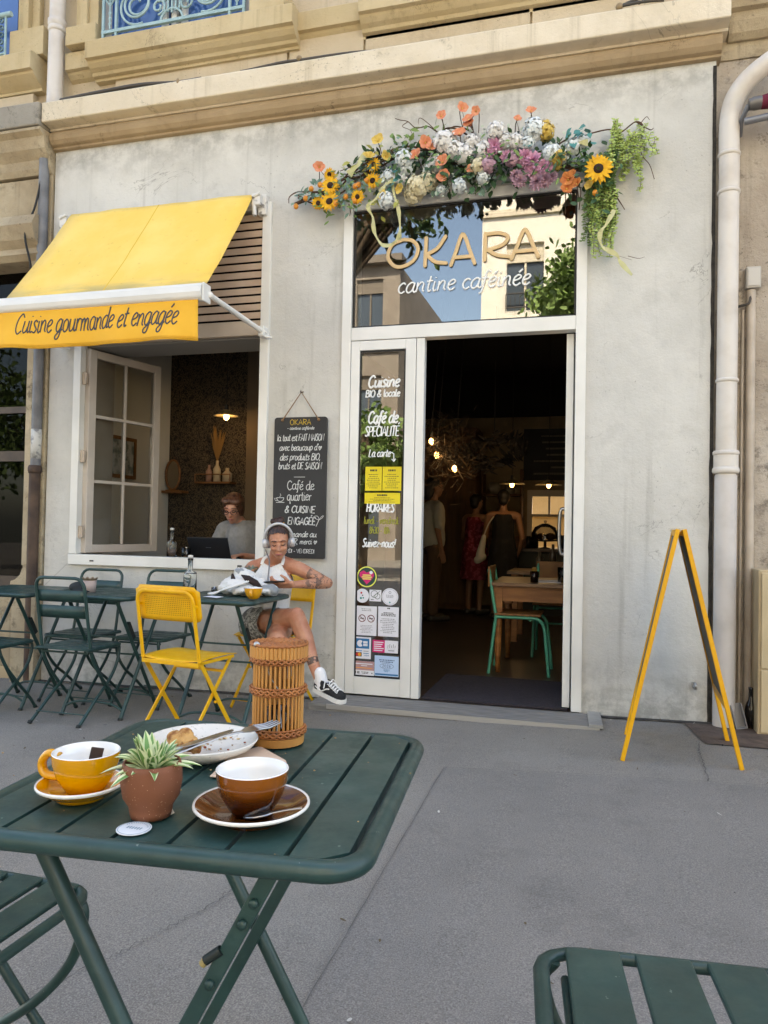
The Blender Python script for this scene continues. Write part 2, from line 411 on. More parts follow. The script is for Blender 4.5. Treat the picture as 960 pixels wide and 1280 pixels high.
m_bpipe = M('brown_iron', '3d2d26', .7, '5a4638', 9, bump=.2)
m_rope = M('rope', '8a6a4a', .9)
m_iron = M('pale_blue_iron', '9db8bb', .45, '8aa6aa', 8)
m_metal = M('steel', 'b0b0b0', .28, metal=1)
m_cable = M('cable', '4a4540', .7)

# ---------------------------------------------------------------- ground
def asphalt(name, a, b, chips, chipc):
    g = NB(name, .88)
    c = g.mix(g.rng(g.noise(.9, 6, .6), .3, .7), a, b)
    c = g.mix(g.mul(g.rng(g.noise(4, 6, .65), .5, .72), .35), c, tuple(x*.72 for x in a))
    c = g.mix(g.mul(g.rng(g.noise(230, 2), .42, .66), .55), c, tuple(min(1, x*1.65) for x in b))
    c = g.mix(g.mul(g.rng(g.noise(170, 2), .55, .68), .5), c, tuple(x*.45 for x in a))
    c = g.mix(g.mul(g.rng(g.vor(60), .0, chips, 1, 0, False), .75), c, chipc)
    spots = g.mul(g.rng(g.mul(g.vor(3.4), g.mul(g.noise(30, 3), .05), 'ADD'), .03, .085, 1, 0), g.rng(g.noise(5, 3), .42, .55))
    c = g.mix(g.mul(g.mul(g.rng(g.noise(2.2, 8, .75, g.map((1, 1, 1), (5, 3, 0))), .5, .7), g.rng(g.noise(.7, 3), .42, .6)), .45), c, tuple(x*.55 for x in a))
    c = g.mix(g.mul(spots, .6), c, tuple(x*.4 for x in a))
    c = g.mix(g.mul(g.rng(g.noise(1.6, 7, .7, g.map((1, 1.6, 1))), .56, .74), .3), c, tuple(x*.6 for x in a))
    g.col(c); g.bump(g.noise(240, 3, .7), .5, .004); g.bump(g.noise(14, 5), .15, .01)
    return g.m
m_asph = asphalt('pavement_asphalt', hexc('75706a'), hexc('858078'), .085, hexc('b5b1a8'))
m_asph2 = asphalt('patch_asphalt', hexc('706c67'), hexc('7e7973'), .03, hexc('a3a099'))
m_seam = M('seam_tar', '57544f', .9, '68645f', 20)
mb = MB(); xs = [-60, -20, -8, -4, -2, 0, 2, 5, 20, 60]; ys = [-60, -20, -8, -3, 0, 2, 4, 4.76]
vs = [(x, y, gz(x)) for y in ys for x in xs]; n_ = len(xs)
mb.add(vs, [(j*n_+i, j*n_+i+1, (j+1)*n_+i+1, (j+1)*n_+i) for j in range(len(ys)-1) for i in range(n_-1)])
struct('pavement', mb, m_asph, origin=(0,0,0))
def gsheet(name, poly, dz, mat):
    mb = MB(); mb.add([(x, y, gz(x)+dz) for x, y in poly], [tuple(range(len(poly)))]); return struct(name, mb, mat, origin=(0,0,0))
gsheet('pavement_patch', [(-.62,-1.0),(6,-1.0),(6,3.66),(.492,3.627),(-.10,3.575),(-.677,3.507)], .004, m_asph2)
def seam(name, pts, wd, jit=.004):
    P = cr([(x, y, 0) for x, y in pts], 14); l = []; r_ = []
    for i, p in enumerate(P):
        t = (P[min(i+1, len(P)-1)]-P[max(i-1, 0)]).normalized(); s_ = V((-t.y, t.x, 0))
        o = random.uniform(-jit, jit); ww = wd*random.uniform(.4, 1.2)
        for lst, sg in ((l, 1), (r_, -1)):
            q = p+s_*(o+sg*ww/2); lst.append(V((q.x, q.y, gz(q.x)+.008)))
    mb = MB(); mb.strip(l, r_); return struct(name, mb, m_seam, origin=(0,0,0))
seam('pavement_seam', [(-.677,3.507),(-.66,2.6),(-.645,1.722),(-.63,.6)], .0035, .002)
seam('pavement_seam', [(-.677,3.507),(-.10,3.575),(.492,3.627),(1.6,3.70)], .0035, .002)
seam('pavement_seam', [(.492,3.627),(.505,3.9),(.513,4.124),(.53,4.28)], .006)
seam('pavement_crack', [(-1.066,2.155),(-1.10,2.0),(-1.15,1.86),(-1.192,1.738),(-1.3,1.5)], .004, .012)
# iron cover by the downpipe
mb = MB(); mb.add([(x, y, gz(x)+.006) for x, y in ((.50,4.70),(1.3,4.72),(1.3,4.24),(.56,4.28))], [(0,1,2,3)])
struct('drain_cover', mb, M('rusty_plate', '4c3f39', .7, '63544b', 18, bump=.4, bscale=60), origin=(0,0,0))
# dirt gathered along the foot of the wall
mb = MB(); l = []; r_ = []
for i in range(90):
    x = -4+i*4.7/89; wv = .018+.05*max(0, noise.noise((x*4, 0, 1)))+.02*random.random()
    l.append(V((x, WY-wv, gz(x)+.007))); r_.append(V((x, WY+.005, gz(x)+.012)))
mb.strip(l, r_); struct('gutter_dirt', mb, M('dirt', '55524e', .95, '3e3b38', 30), origin=(0,0,0))

# ---------------------------------------------------------------- the cafe house
bld = thing('cafe_building', 'grey rendered cafe front under a cream stone cornice, with white door and window frames', 'building', (0, WY, 0))
def wall_grid(mb, xc, zc, holes, y0, y1, m=0):
    def solid(i, k):
        if i < 0 or k < 0 or i >= len(xc)-1 or k >= len(zc)-1: return False
        x = (xc[i]+xc[i+1])/2; z = (zc[k]+zc[k+1])/2
        return not any(a < x < b and c < z < d for a, b, c, d in holes)
    for i in range(len(xc)-1):
        for k in range(len(zc)-1):
            if not solid(i, k): continue
            x0, x1, z0, z1 = xc[i], xc[i+1], zc[k], zc[k+1]
            mb.quad((x0,y0,z0),(x1,y0,z0),(x1,y0,z1),(x0,y0,z1), m); mb.quad((x1,y1,z0),(x0,y1,z0),(x0,y1,z1),(x1,y1,z1), m)
            if not solid(i-1, k): mb.quad((x0,y1,z0),(x0,y0,z0),(x0,y0,z1),(x0,y1,z1), m)
            if not solid(i+1, k): mb.quad((x1,y0,z0),(x1,y1,z0),(x1,y1,z1),(x1,y0,z1), m)
            if not solid(i, k-1): mb.quad((x0,y0,z0),(x0,y1,z0),(x1,y1,z0),(x1,y0,z0), m)
            if not solid(i, k+1): mb.quad((x0,y0,z1),(x1,y0,z1),(x1,y1,z1),(x0,y1,z1), m)
WX0, WX1, WZ0, WZ1 = -3.757, -2.185, .82, 3.37        # shop window
DX0, DX1, DZ1 = -1.655, -.077, 3.31                    # door frame
mb = MB(); wall_grid(mb, [-3.985, WX0+.01, WX1-.01, DX0+.01, DX1-.01, .645], [-.2, .0, WZ0+.01, WZ1-.01, DZ1-.01+.0001, 3.94][:3]+[DZ1-.01, WZ1-.01, 3.94],
    [(WX0+.01, WX1-.01, WZ0+.01, WZ1-.01), (DX0+.01, DX1-.01, -.0, DZ1-.01)], WY, WY+.36)
B('facade_wall', mb, m_wall, bld)
# cornice: round moulding, dark groove, plain fascia
mb = MB()
pr = [(WY+.1, 3.93), (WY-.012, 3.93), (WY-.03, 3.935), (WY-.03, 3.95), (WY-.055, 3.96), (WY-.075, 3.985), (WY-.082, 4.015), (WY-.07, 4.045), (WY-.05, 4.055), (WY-.05, 4.062), (WY+.1, 4.062)]
mb.sweep(pr, -3.985, .668); B('cornice_moulding', mb, m_moul, bld)
mb = MB(); pr = [(WY+.1, 4.0625), (WY-.06, 4.0625), (WY-.06, 4.078), (WY-.10, 4.085), (WY-.15, 4.085), (WY-.155, 4.09), (WY-.155, 4.225), (WY-.145, 4.235), (WY+.1, 4.245)]
mb.sweep(pr, -3.99, .70)
ob = B('cornice_fascia', mb, m_stone, bld, bevel=.004)
# upper storey: wall, panels, sill band
mb = MB(); mb.box(-4.0, .70, WY+.06, WY+.4, 4.24, 9.0); B('upper_wall', mb, m_upper, bld)
mb = MB()
for x0, x1 in ((-3.50, -2.12), (-2.10, -1.56), (-1.545, -.45), (-.435, .6)): mb.box(x0, x1, WY+.03, WY+.062, 4.246, 4.62)
B('parapet_panel', mb, m_upper, bld, bevel=.003)
def band(x0, x1, dy, nm):
    y = WY-dy
    pr = [(WY+.1, 4.43), (y+.13, 4.43), (y+.13, 4.45), (y+.10, 4.455), (y+.09, 4.475), (y+.06, 4.49), (y+.035, 4.515), (y+.03, 4.53), (y, 4.535), (y, 4.66), (y+.01, 4.67), (WY+.1, 4.68)]
    mb = MB(); mb.sweep(pr, x0, x1); B(nm, mb, m_ochre, bld)
band(-3.90, -3.66, .03, 'sill_band'); band(-3.66, -2.02, .12, 'sill_band'); band(-2.02, -1.56, .02, 'sill_band'); band(-1.56, 1.0, .10, 'sill_band')
# upper window with its iron railing
mb = MB()
for sx, x0 in ((1, -3.60), (-1, -2.36)):
    def b2(a, b, y0, z0, z1): mb.box(min(x0-sx*a, x0-sx*b), max(x0-sx*a, x0-sx*b), WY-y0, WY+.1, z0, z1)
    b2(.0, .26, .085, 4.682, 4.82); b2(.02, .10, .03, 4.82, 8); b2(.10, .16, .055, 4.82, 8); b2(.16, .22, .02, 4.82, 8)
B('upper_jamb', mb, m_ochre, bld, bevel=.004)
uw = MB(); uw.box(-3.60, -2.36, WY+.02, WY+.058, 4.682, 6.9)
uwo = B('upper_window', uw, M('upper_sash', '9c9c9c', .5), bld)
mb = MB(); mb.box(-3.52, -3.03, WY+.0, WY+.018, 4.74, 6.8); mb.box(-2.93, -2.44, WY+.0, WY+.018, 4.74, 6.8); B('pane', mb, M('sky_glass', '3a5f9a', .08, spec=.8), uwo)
mb = MB()
for x in (-3.06, -2.98, -2.90): mb.box(x-.02, x+.02, WY-.03, WY+.0, 4.70, 6.8)
B('glazing_bar', mb, m_white, uwo)
mb = MB(); RY = WY-.06
mb.bar((-3.56, RY, 4.74), (-2.40, RY, 4.74), .022, .022, (0,0,1)); mb.bar((-3.56, RY, 5.6), (-2.40, RY, 5.6), .03, .03, (0,0,1))
for x in (-3.55, -3.44, -2.52, -2.41): mb.bar((x, RY, 4.68), (x, RY, 5.6), .018, .018)
def scroll(cx, cz, r0, r1, a0, a1, n=40):
    P = []
    for i in range(n+1):
        t = i/n; a = R(a0+(a1-a0)*t); r_ = r0+(r1-r0)*t; P.append((cx+r_*math.cos(a), RY, cz+r_*math.sin(a)))
    mb.tube(P, .009, 6)
for sg, cx in ((1, -3.27), (-1, -2.69)):
    scroll(cx, 4.91, .155, .03, 90+sg*200, 90-sg*420); scroll(cx+sg*.0, 4.915, .10, .10, 0, 360)
    scroll(cx+sg*.18, 4.86, .06, .015, -90*sg, sg*400); scroll(cx+sg*.14, 5.06, .09, .02, 180, 180+sg*450); scroll(cx-sg*.06, 5.2, .16, .04, 0, sg*480)
for i in range(5): mb.tube([(-3.04+i*.03, RY, 4.80+.01*abs(i-2)), (-3.05+i*.035, RY, 5.05)], .008, 6)
for z in (4.90, 4.96, 5.02): mb.tube([(-3.09, RY, z), (-2.87, RY, z)], .009, 6)
scroll(-2.98, 4.74, .09, .09, 180, 0, 16)
for x in (-3.495, -2.465):
    mb.tube([(x, RY, 4.76), (x, RY, 5.55)], .007, 6)
    for z in (4.80, 4.84, 4.88, 5.08, 5.12): mb.ell((x, RY, z), (.016, .008, .014), None, 8, 5)
    for k in range(4): mb.tube([(x+.035*math.cos(k*PI/2), RY, 4.98+.045*math.sin(k*PI/2)), (x+.035*math.cos(k*PI/2+PI/2), RY, 4.98+.045*math.sin(k*PI/2+PI/2))], .007, 6)
    mb.lathe([(.018,-.006),(.018,.006),(.008,.006),(.008,-.006)], (x, RY, 4.98), 12, ax=(0,1,0))
B('iron_railing', mb, m_iron, uwo)
# the storeys above (out of the picture, they hold back the sun)
mb = MB(); mb.box(-4.0, .70, WY+.07, WY+7.5, 9.0, 15.5); B('upper_storeys', mb, m_upper, bld)
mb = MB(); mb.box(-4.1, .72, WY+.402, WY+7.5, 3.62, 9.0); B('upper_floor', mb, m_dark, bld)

# ---- shop window: frame, louvers, opened sash
fr = MB(); y0, y1 = WY-.022, WY+.06
fr.box(WX0, WX0+.063, y0, y1, WZ0+.078, WZ1); fr.box(WX1-.065, WX1, y0, y1, WZ0+.078, WZ1); fr.box(WX0, WX1, y0-.006, y1, WZ0, WZ0+.075)
fr.box(WX0+.063, WX1-.065, y0, y1, WZ1-.05, WZ1)
wf = B('window_frame', fr, m_white, bld, bevel=.003)
mb = MB()
for x in (-3.55, -2.36): mb.box(x-.016, x+.016, y0-.009, y0, .846, .856)
B('drain_slot', mb, m_black, wf)
mb = MB(); mb.box(WX0+.064, WX1-.066, WY+.0, WY+.045, 2.452, 2.555); B('louver_beam', mb, m_cream, bld, bevel=.003)
mb = MB()
for i in range(13):
    z = 2.575+i*.057
    mb.prism([(-.03,-.028),(-.024,-.028),(.03,.016),(.03,.024),(-.022,.017),(-.03,.014)], (WX0+.064, WY+.022, z+.02), (0,1,0), (0,0,1), (WX1-WX0-.13, 0, 0))
B('louver_panel', mb, m_louv, bld)
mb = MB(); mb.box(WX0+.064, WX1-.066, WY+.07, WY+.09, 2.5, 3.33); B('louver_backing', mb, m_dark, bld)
mb = MB(); mb.box(WX0+.0, WX1-.0, WY+.048, WY+.40, 2.44, 2.452); B('window_soffit', mb, M('soffit_grey', '8a8884', .8), bld)
# sash opened into the room, hinged at the left jamb
h0 = V((-3.672, WY+.03, 0)); h1 = V((-3.50, WY+.71, 0)); ud = (h1-h0).normalized(); nd = V((-ud.y, ud.x, 0)); LS = (h1-h0).length
sa = MB()
def sbar(a, b, z0, z1, t=.05): sa.obox(h0+ud*(a+b)/2+V((0,0,(z0+z1)/2)), ud*(b-a)/2, nd*t/2, V((0,0,(z1-z0)/2)))
sbar(0, .065, .905, 2.425); sbar(LS-.065, LS, .905, 2.425); sbar(.065, LS-.065, .905, .965); sbar(.065, LS-.065, 2.365, 2.425)
for z in (1.44, 1.93): sbar(.065, LS-.065, z-.012, z+.012, .03)
sbar(LS/2-.012, LS/2+.012, .965, 2.365, .026)
sash = B('window_sash', sa, M('sash_paint', 'cfc5ba', .45, 'c3b8ac', 5), bld, bevel=.004)
mb = MB(); mb.obox(h0+ud*LS/2+V((0,0,1.665)), ud*(LS/2-.066), nd*.004, V((0,0,.699))); B('pane', mb, glass_sheet('sash_glass', .04, (.86,.86,.84)), sash)
mb = MB()
for z in (1.06, 1.62, 2.2):
    mb.tube([(-3.68, WY+.005, z-.045), (-3.68, WY+.005, z+.045)], .012, 8); mb.box(-3.694, -3.66, WY-.0, WY+.02, z-.04, z+.04)
B('hinge', mb, m_cream, sash)
mb = MB(); mb.box(-3.693, -3.675, WY+.061, WY+.36, .9, 2.44); B('window_reveal', mb, m_cream, bld)

# ---- door frame, transom, leaves
fr = MB(); y0, y1 = WY-.02, WY+.07
fr.box(DX0, DX0+.065, y0, y1, .036, DZ1); fr.box(DX1-.062, DX1, y0, y1, .04, DZ1)
fr.box(DX0+.066, DX1-.063, y0+.002, y1, 2.372, 2.458); fr.box(DX0+.066, DX1-.063, y0+.002, y1, 3.245, DZ1)
df = B('door_frame', fr, m_white, bld, bevel=.003)
mb = MB()
for a, b, c, d in ((-1.588,-1.576,2.46,3.244),(-.152,-.1405,2.46,3.244),(-1.576,-.152,3.232,3.244),(-1.576,-.152,2.46,2.47)): mb.box(a, b, WY+.0, WY+.02, c, d)
B('gasket', mb, m_black, df)
mb = MB(); mb.box(-1.577, -.151, WY+.008, WY+.016, 2.469, 3.233); B('transom_pane', mb, m_glass, df)
LX0, LX1 = -1.587, -1.144; GX0, GX1, GZ0, GZ1 = -1.527, -1.212, .152, 2.304
lf = MB(); y0 = WY-.016; y1 = WY+.045
lf.box(LX0, GX0, y0, y1, .04, 2.368); lf.box(GX1, LX1, y0, y1, .04, 2.368); lf.box(GX0+.0005, GX1-.0005, y0+.001, y1, .04, GZ0); lf.box(GX0+.0005, GX1-.0005, y0+.001, y1, GZ1, 2.368)
door = B('shop_door', lf, m_white, bld, bevel=.003)
mb = MB(); mb.box(LX1+.003, -1.088, WY-.010, WY+.05, .037, 2.37); B('door_post', mb, m_white, bld, bevel=.003)
mb = MB()
for a, b, c, d in ((GX0,GX0+.012,GZ0,GZ1),(GX1-.012,GX1,GZ0,GZ1),(GX0+.012,GX1-.012,GZ1-.012,GZ1),(GX0+.012,GX1-.012,GZ0,GZ0+.012)): mb.box(a+.0006, b-.0006, WY-.004, WY+.02, c+.0006, d-.0006)
B('gasket', mb, m_black, door)
mb = MB(); mb.box(GX0+.012, GX1-.012, WY+.0, WY+.008, GZ0+.012, GZ1-.012); B('pane', mb, m_glass2, door)
# writing on the door glass
GY = WY-.0008
def on_glass(px, py):                       # middle of a line of writing
    p = aty(px, py, GY); return lambda u, v: V((p.x+u, GY, p.z+v))
mb = MB()
for t, px, py, sz, wd, wg, sl_, tr in (('Cuisine',479,484,.098,.215,.0065,.22,0),('BIO & locale',478,496,.058,.235,.0042,.12,0),('Café de',478,529,.098,.205,.0062,.22,0),
        ('SPÉCIALITÉ',477,545,.082,.235,.0046,.15,0),('La carte',474,571,.062,.15,.0038,.25,0),('HORAIRES',475,640,.072,.19,.005,.16,0),('Suivez-nous!',473,684,.07,.225,.0045,.22,0)):
    mb = MB(); write(mb, t, on_glass(px, py), (0,-1,0), sz, wg, wd, sl_, tr); B('lettering', mb, m_wlet, door)
p = aty(491, 571, GY); mb = MB()
mb.tube([p+V((-.01,0,.03)), p+V((.006,0,.02)), p+V((.008,0,-.03))], .0035, 6, flat=((0,-1,0), .0008)); mb.tube([p+V((-.008,0,-.014)), p+V((.008,0,-.032)), p+V((.02,0,-.012))], .0035, 6, flat=((0,-1,0), .0008))
B('arrow', mb, m_wlet, door)
m_olv = M('olive_lettering', '9c9a34', .6)
mb = MB(); write(mb, 'lundi - vendredi', on_glass(476,655), (0,-1,0), .06, .0026, .235, .12); B('hours_lettering', mb, m_olv, door)
mb = MB(); write(mb, '8h30 - 18h', on_glass(474,667), (0,-1,0), .055, .0026, .14, .1); B('hours_lettering', mb, m_olv, door)
# sheets and stickers on the glass
m_menu = M('yellow_paper', 'e6d02c', .7, 'd8c024', 5); m_ink = M('ink', '2c2a28', .8); m_grey = M('grey_ink', '8f8f95', .8)
m_paper = M('white_paper', 'e4e4ea', .7); m_pink = M('pink_print', 'd3266f', .6); m_navy = M('blue_print', '1f6fa6', .6); m_sky = M('pale_blue_print', 'b9d2f0', .6)
m_red = M('red_print', 'c8202c', .6); m_ora = M('orange_print', 'f0a030', .6); m_teal = M('teal_print', '2a8f8a', .6); m_rose = M('rose_print', 'b98f90', .7); m_lime = M('lime_print', 'e6ea6a', .6)
def sheet(name, pa, pb, mats, draw, label=None):
    a, b = aty(*pa, GY), aty(*pb, GY); x0, x1, z1, z0 = a.x, b.x, a.z, b.z
    mb = MB(); mb.box(x0, x1, GY-.002, GY-.0009, z0, z1, 0); draw(mb, x0, x1, z0, z1, GY-.0024); o = B(name, mb, mats, door)
    if label: o['label'] = label
    return o
def d_menu(mb, x0, x1, z0, z1, y):
    w_, h_ = x1-x0, z1-z0; greek(mb, x0+w_*.28, x1-w_*.28, z1-h_*.2, z1-h_*.10, y, 1, 1, .8); greek(mb, x0+w_*.08, x1-w_*.08, z0+h_*.08, z1-h_*.28, y, 8, 1, .3)
sheet('menu_sheet', (457,583.5), (477,613.5), [m_menu, m_ink], d_menu, 'narrower yellow menu sheet on the left')
sheet('menu_sheet', (478.5,583.5), (501.5,613.5), [m_menu, m_ink], d_menu, 'wider yellow menu sheet on the right')
def d_menu2(mb, x0, x1, z0, z1, y):
    w_, h_ = x1-x0, z1-z0; greek(mb, x0+w_*.35, x1-w_*.35, z1-h_*.30, z1-h_*.12, y, 1, 1, .8); greek(mb, x0+w_*.1, x1-w_*.1, z0+h_*.1, z1-h_*.38, y, 4, 1, .3)
sheet('menu_sheet', (456,616), (500,630), [m_menu, m_ink], d_menu2, 'wide low yellow menu sheet')
def disc(mb, cx, cz, r_, y, m, n=28, r2=None):
    if r2 is None: mb.add([(cx+r_*math.cos(2*PI*i/n), y, cz+r_*math.sin(2*PI*i/n)) for i in range(n)], [tuple(range(n))], m)
    else:
        A = [(cx+r_*math.cos(2*PI*i/n), y, cz+r_*math.sin(2*PI*i/n)) for i in range(n)]; Bq = [(cx+r2*math.cos(2*PI*i/n), y, cz+r2*math.sin(2*PI*i/n)) for i in range(n)]
        mb.add(A+Bq, [(i, (i+1) % n, n+(i+1) % n, n+i) for i in range(n)], m)
def roundsticker(px, py, rp, mats, draw, label):
    c = aty(px, py, GY); r_ = (aty(px+rp, py, GY)-c).x; mb = MB()
    mb.lathe([(0,0),(r_,0),(r_,-.0012),(0,-.0012)], (c.x, GY-.0009, c.z), 32, ax=(0,1,0), sm=False); draw(mb, c.x, c.z, r_, GY-.0026); o = B('sticker', mb, mats, door); o['label'] = label
def d_heart(mb, x, z, r_, y):
    disc(mb, x, z, r_*.99, y, 1, r2=r_*.88)
    P = [(0,-.72),(.45,-.3),(.72,.12),(.66,.42),(.3,.55),(.0,.38),(-.3,.6),(-.7,.42),(-.72,.05),(-.4,-.25)]
    mb.add([(x+p[0]*r_, y-.0003, z+p[1]*r_) for p in P], [tuple(range(len(P)))], 2)
    for k, zz in ((.4,.16),(.5,-.02),(.42,-.2)): mb.quad((x-k*r_, y-.0006, z+(zz-.05)*r_), (x+k*r_, y-.0006, z+(zz-.05)*r_), (x+k*r_, y-.0006, z+(zz+.05)*r_), (x-k*r_, y-.0006, z+(zz+.05)*r_), 1)
    disc(mb, x+.42*r_, z+.42*r_, .17*r_, y-.0006, 3, 8)
roundsticker(458.6, 721, 12.6, [M('dark_green_print', '22413c', .6), m_lime, m_pink, m_paper], d_heart, 'round dark green sticker with a pink heart and lime rim')
def d_rd1(mb, x, z, r_, y):
    disc(mb, x-.15*r_, z+.4*r_, .15*r_, y, 1, 10); disc(mb, x+.05*r_, z+.05*r_, .1*r_, y, 3, 8); disc(mb, x-.2*r_, z-.35*r_, .16*r_, y, 2, 10); disc(mb, x+.15*r_, z-.3*r_, .12*r_, y, 2, 10)
roundsticker(453, 744.5, 8.4, [m_paper, m_red, m_teal, m_ink], d_rd1, 'round white sticker with red and teal spots')
def d_rd2(mb, x, z, r_, y):
    disc(mb, x, z, r_*.9, y, 1, r2=r_*.87); greek(mb, x-r_*.7, x+r_*.7, z-r_*.15, z+r_*.25, y, 3, 1, .45); disc(mb, x, z+.5*r_, .16*r_, y, 1, 10, .1*r_); disc(mb, x, z-.65*r_, .1*r_, y, 2, 8)
roundsticker(487.5, 746, 10.4, [m_paper, m_grey, m_teal], d_rd2, 'larger round white sticker with grey print')
def d_leaf(mb, x0, x1, z0, z1, y):
    cx, cz, s_ = (x0+x1)/2, (z0+z1)/2, (x1-x0)
    disc(mb, cx-.08*s_, cz+.12*s_, .3*s_, y, 1, 24, .26*s_); disc(mb, cx+.18*s_, cz-.05*s_, .24*s_, y-.0002, 1, 24, .2*s_)
    mb.tube([(cx-.2*s_, y, cz-.1*s_), (cx+.4*s_, y, cz+.38*s_)], .0016, 5, 1); greek(mb, x0+.08*s_, cx-.02*s_, z0+.08*s_, z0+.2*s_, y, 1, 1, .5)
sheet('sticker', (462,737), (476.5,752), [m_paper, M('leaf_green_print', '2d4a3a', .6)], d_leaf, 'square white sticker with a dark green leaf mark')
def d_nosmoke(mb, x0, x1, z0, z1, y):
    w_, h_ = x1-x0, z1-z0; greek(mb, x0+.15*w_, x1-.15*w_, z1-.18*h_, z1-.07*h_, y, 2, 2, .4)
    for cx in (x0+.28*w_, x0+.72*w_):
        cz = z0+.58*h_; r_ = .18*w_; disc(mb, cx, cz, r_, y, 1, 24, r_*.8); mb.tube([(cx-r_*.62, y, cz+r_*.62), (cx+r_*.62, y, cz-r_*.62)], .0017, 5, 1)
        mb.quad((cx-r_*.55, y+.0003, cz-.003), (cx+r_*.55, y+.0003, cz-.003), (cx+r_*.55, y+.0003, cz+.003), (cx-r_*.55, y+.0003, cz+.003), 3)
    greek(mb, x0+.15*w_, x1-.15*w_, z0+.08*h_, z0+.36*h_, y, 6, 2, .35)
sheet('paper_notice', (446,757), (470.5,795), [m_paper, M('dark_red_print', '6b1f28', .6), m_grey, m_ink], d_nosmoke, 'white notice with no smoking and no vaping signs')
def d_text(mb, x0, x1, z0, z1, y):
    w_, h_ = x1-x0, z1-z0; disc(mb, (x0+x1)/2-.004, z1-.05*h_, .005, y, 1, 8); disc(mb, (x0+x1)/2+.006, z1-.05*h_, .005, y, 1, 8)
    greek(mb, x0+.1*w_, x1-.1*w_, z0+.68*h_, z0+.82*h_, y, 3, 1, .6); greek(mb, x0+.08*w_, x1-.08*w_, z0+.1*h_, z0+.62*h_, y, 9, 2, .4)
sheet('paper_notice', (473,758), (498,796.5), [m_paper, m_ink, m_grey], d_text, 'white notice covered in small print')
def qd(mb, x0, x1, z0, z1, y, a, b, c, d, m): mb.quad((x0+(x1-x0)*a, y, z0+(z1-z0)*c), (x0+(x1-x0)*b, y, z0+(z1-z0)*c), (x0+(x1-x0)*b, y, z0+(z1-z0)*d), (x0+(x1-x0)*a, y, z0+(z1-z0)*d), m)
def d_cb(mb, x0, x1, z0, z1, y):
    qd(mb, x0, x1, z0, z1, y, .1, .9, .47, .93, 1); w_, h_ = x1-x0, z1-z0
    cx, cz = x0+.36*w_, z0+.70*h_; rr = .19*w_
    mb.add([(cx+rr*math.cos(R(45+i*270/16)), y-.0003, cz+rr*math.sin(R(45+i*270/16))) for i in range(17)]+[(cx+rr*.35, y-.0003, cz)], [tuple(range(18))], 0)
    qd(mb, x0, x1, z0, z1, y-.0003, .54, .80, .585, .69, 0); qd(mb, x0, x1, z0, z1, y-.0003, .54, .80, .71, .815, 0)
    qd(mb, x0, x1, z0, z1, y, .08, .46, .10, .29, 4)
    disc(mb, x0+.21*w_, z0+.195*h_, .10*w_, y-.0003, 2, 16); disc(mb, x0+.33*w_, z0+.195*h_, .10*w_, y-.0006, 3, 16)
    qd(mb, x0, x1, z0, z1, y, .08, .48, .34, .39, 5); write(mb, 'VISA', lambda u, v: V((x0+.72*w_+u, y-.0004, z0+.13*h_+v)), (0,-1,0), .011, .0009, .34*w_, .25, 0, 1, .0003)
    qd(mb, x0, x1, z0, z1, y, .55, .88, .24, .27, 1); qd(mb, x0, x1, z0, z1, y, .56, .86, .34, .37, 6)
sheet('sticker', (443,795.5), (463.5,824), [m_paper, m_navy, m_red, m_ora, m_ink, M('light_blue_print', '7fa8d8', .6), m_grey], d_cb, 'white bank card sticker with a blue panel')
def d_une(mb, x0, x1, z0, z1, y):
    qd(mb, x0, x1, z0, z1, y, 0, .48, 0, 1, 1); w_, h_ = x1-x0, z1-z0
    for i in range(5): qd(mb, x0, x1, z0, z1, y-.0003, .05, .05+random.uniform(.28, .4), .12+i*.165, .20+i*.165, 0)
    for i in range(5):
        a = .60+i*.07; mb.tube([(x0+a*w_, y-.0003, z0+.42*h_), (x0+(a+.01)*w_, y-.0003, z0+(.62+.1*(i % 2))*h_)], .0012, 5, 2)
    qd(mb, x0, x1, z0, z1, y, .56, .9, .32, .335, 3); qd(mb, x0, x1, z0, z1, y, .62, .86, .16, .23, 3)
sheet('sticker', (466,799.5), (497.5,817), [m_paper, m_pink, m_ink, m_grey], d_une, 'sticker half pink with white print and half white with black strokes')
def d_rose(mb, x0, x1, z0, z1, y):
    qd(mb, x0, x1, z0, z1, y, 0, 1, .36, 1, 1); qd(mb, x0, x1, z0, z1, y-.0003, .08, .92, .78, .85, 0); qd(mb, x0, x1, z0, z1, y-.0003, .36, .66, .66, .71, 0); qd(mb, x0, x1, z0, z1, y-.0003, .08, .9, .5, .55, 3)
    for a in (.08, .18, .24): qd(mb, x0, x1, z0, z1, y, a, a+.04, .1, .28, 2)
    greek(mb, x0+.38*(x1-x0), x0+.75*(x1-x0), z0+.1*(z1-z0), z0+.28*(z1-z0), y, 2, 2, .5); disc(mb, x1-.1*(x1-x0), z0+.18*(z1-z0), .004, y, 2, 8)
sheet('sticker', (442.5,825.5), (467.5,845), [m_paper, m_rose, m_ink, m_ora], d_rose, 'sticker with a dusty rose panel over white')
def d_blue(mb, x0, x1, z0, z1, y):
    w_, h_ = x1-x0, z1-z0; qd(mb, x0, x1, z0, z1, y, .03, .97, .04, .12, 1); greek(mb, x0+.12*w_, x1-.12*w_, z0+.66*h_, z0+.84*h_, y, 2, 2, .6)
    mb.tube([(x0+w_*(.5+.28*math.cos(2*PI*i/24)), y, z0+h_*(.5+.13*math.sin(2*PI*i/24))) for i in range(24)], .0011, 5, 2, True)
    write(mb, '2026', lambda u, v: V(((x0+x1)/2+u, y-.0004, z0+.44*h_+v)), (0,-1,0), .022, .0013, .36*w_, 0, .1, 2, .0003); greek(mb, x0+.35*w_, x1-.35*w_, z0+.2*h_, z0+.34*h_, y, 3, 1, .5)
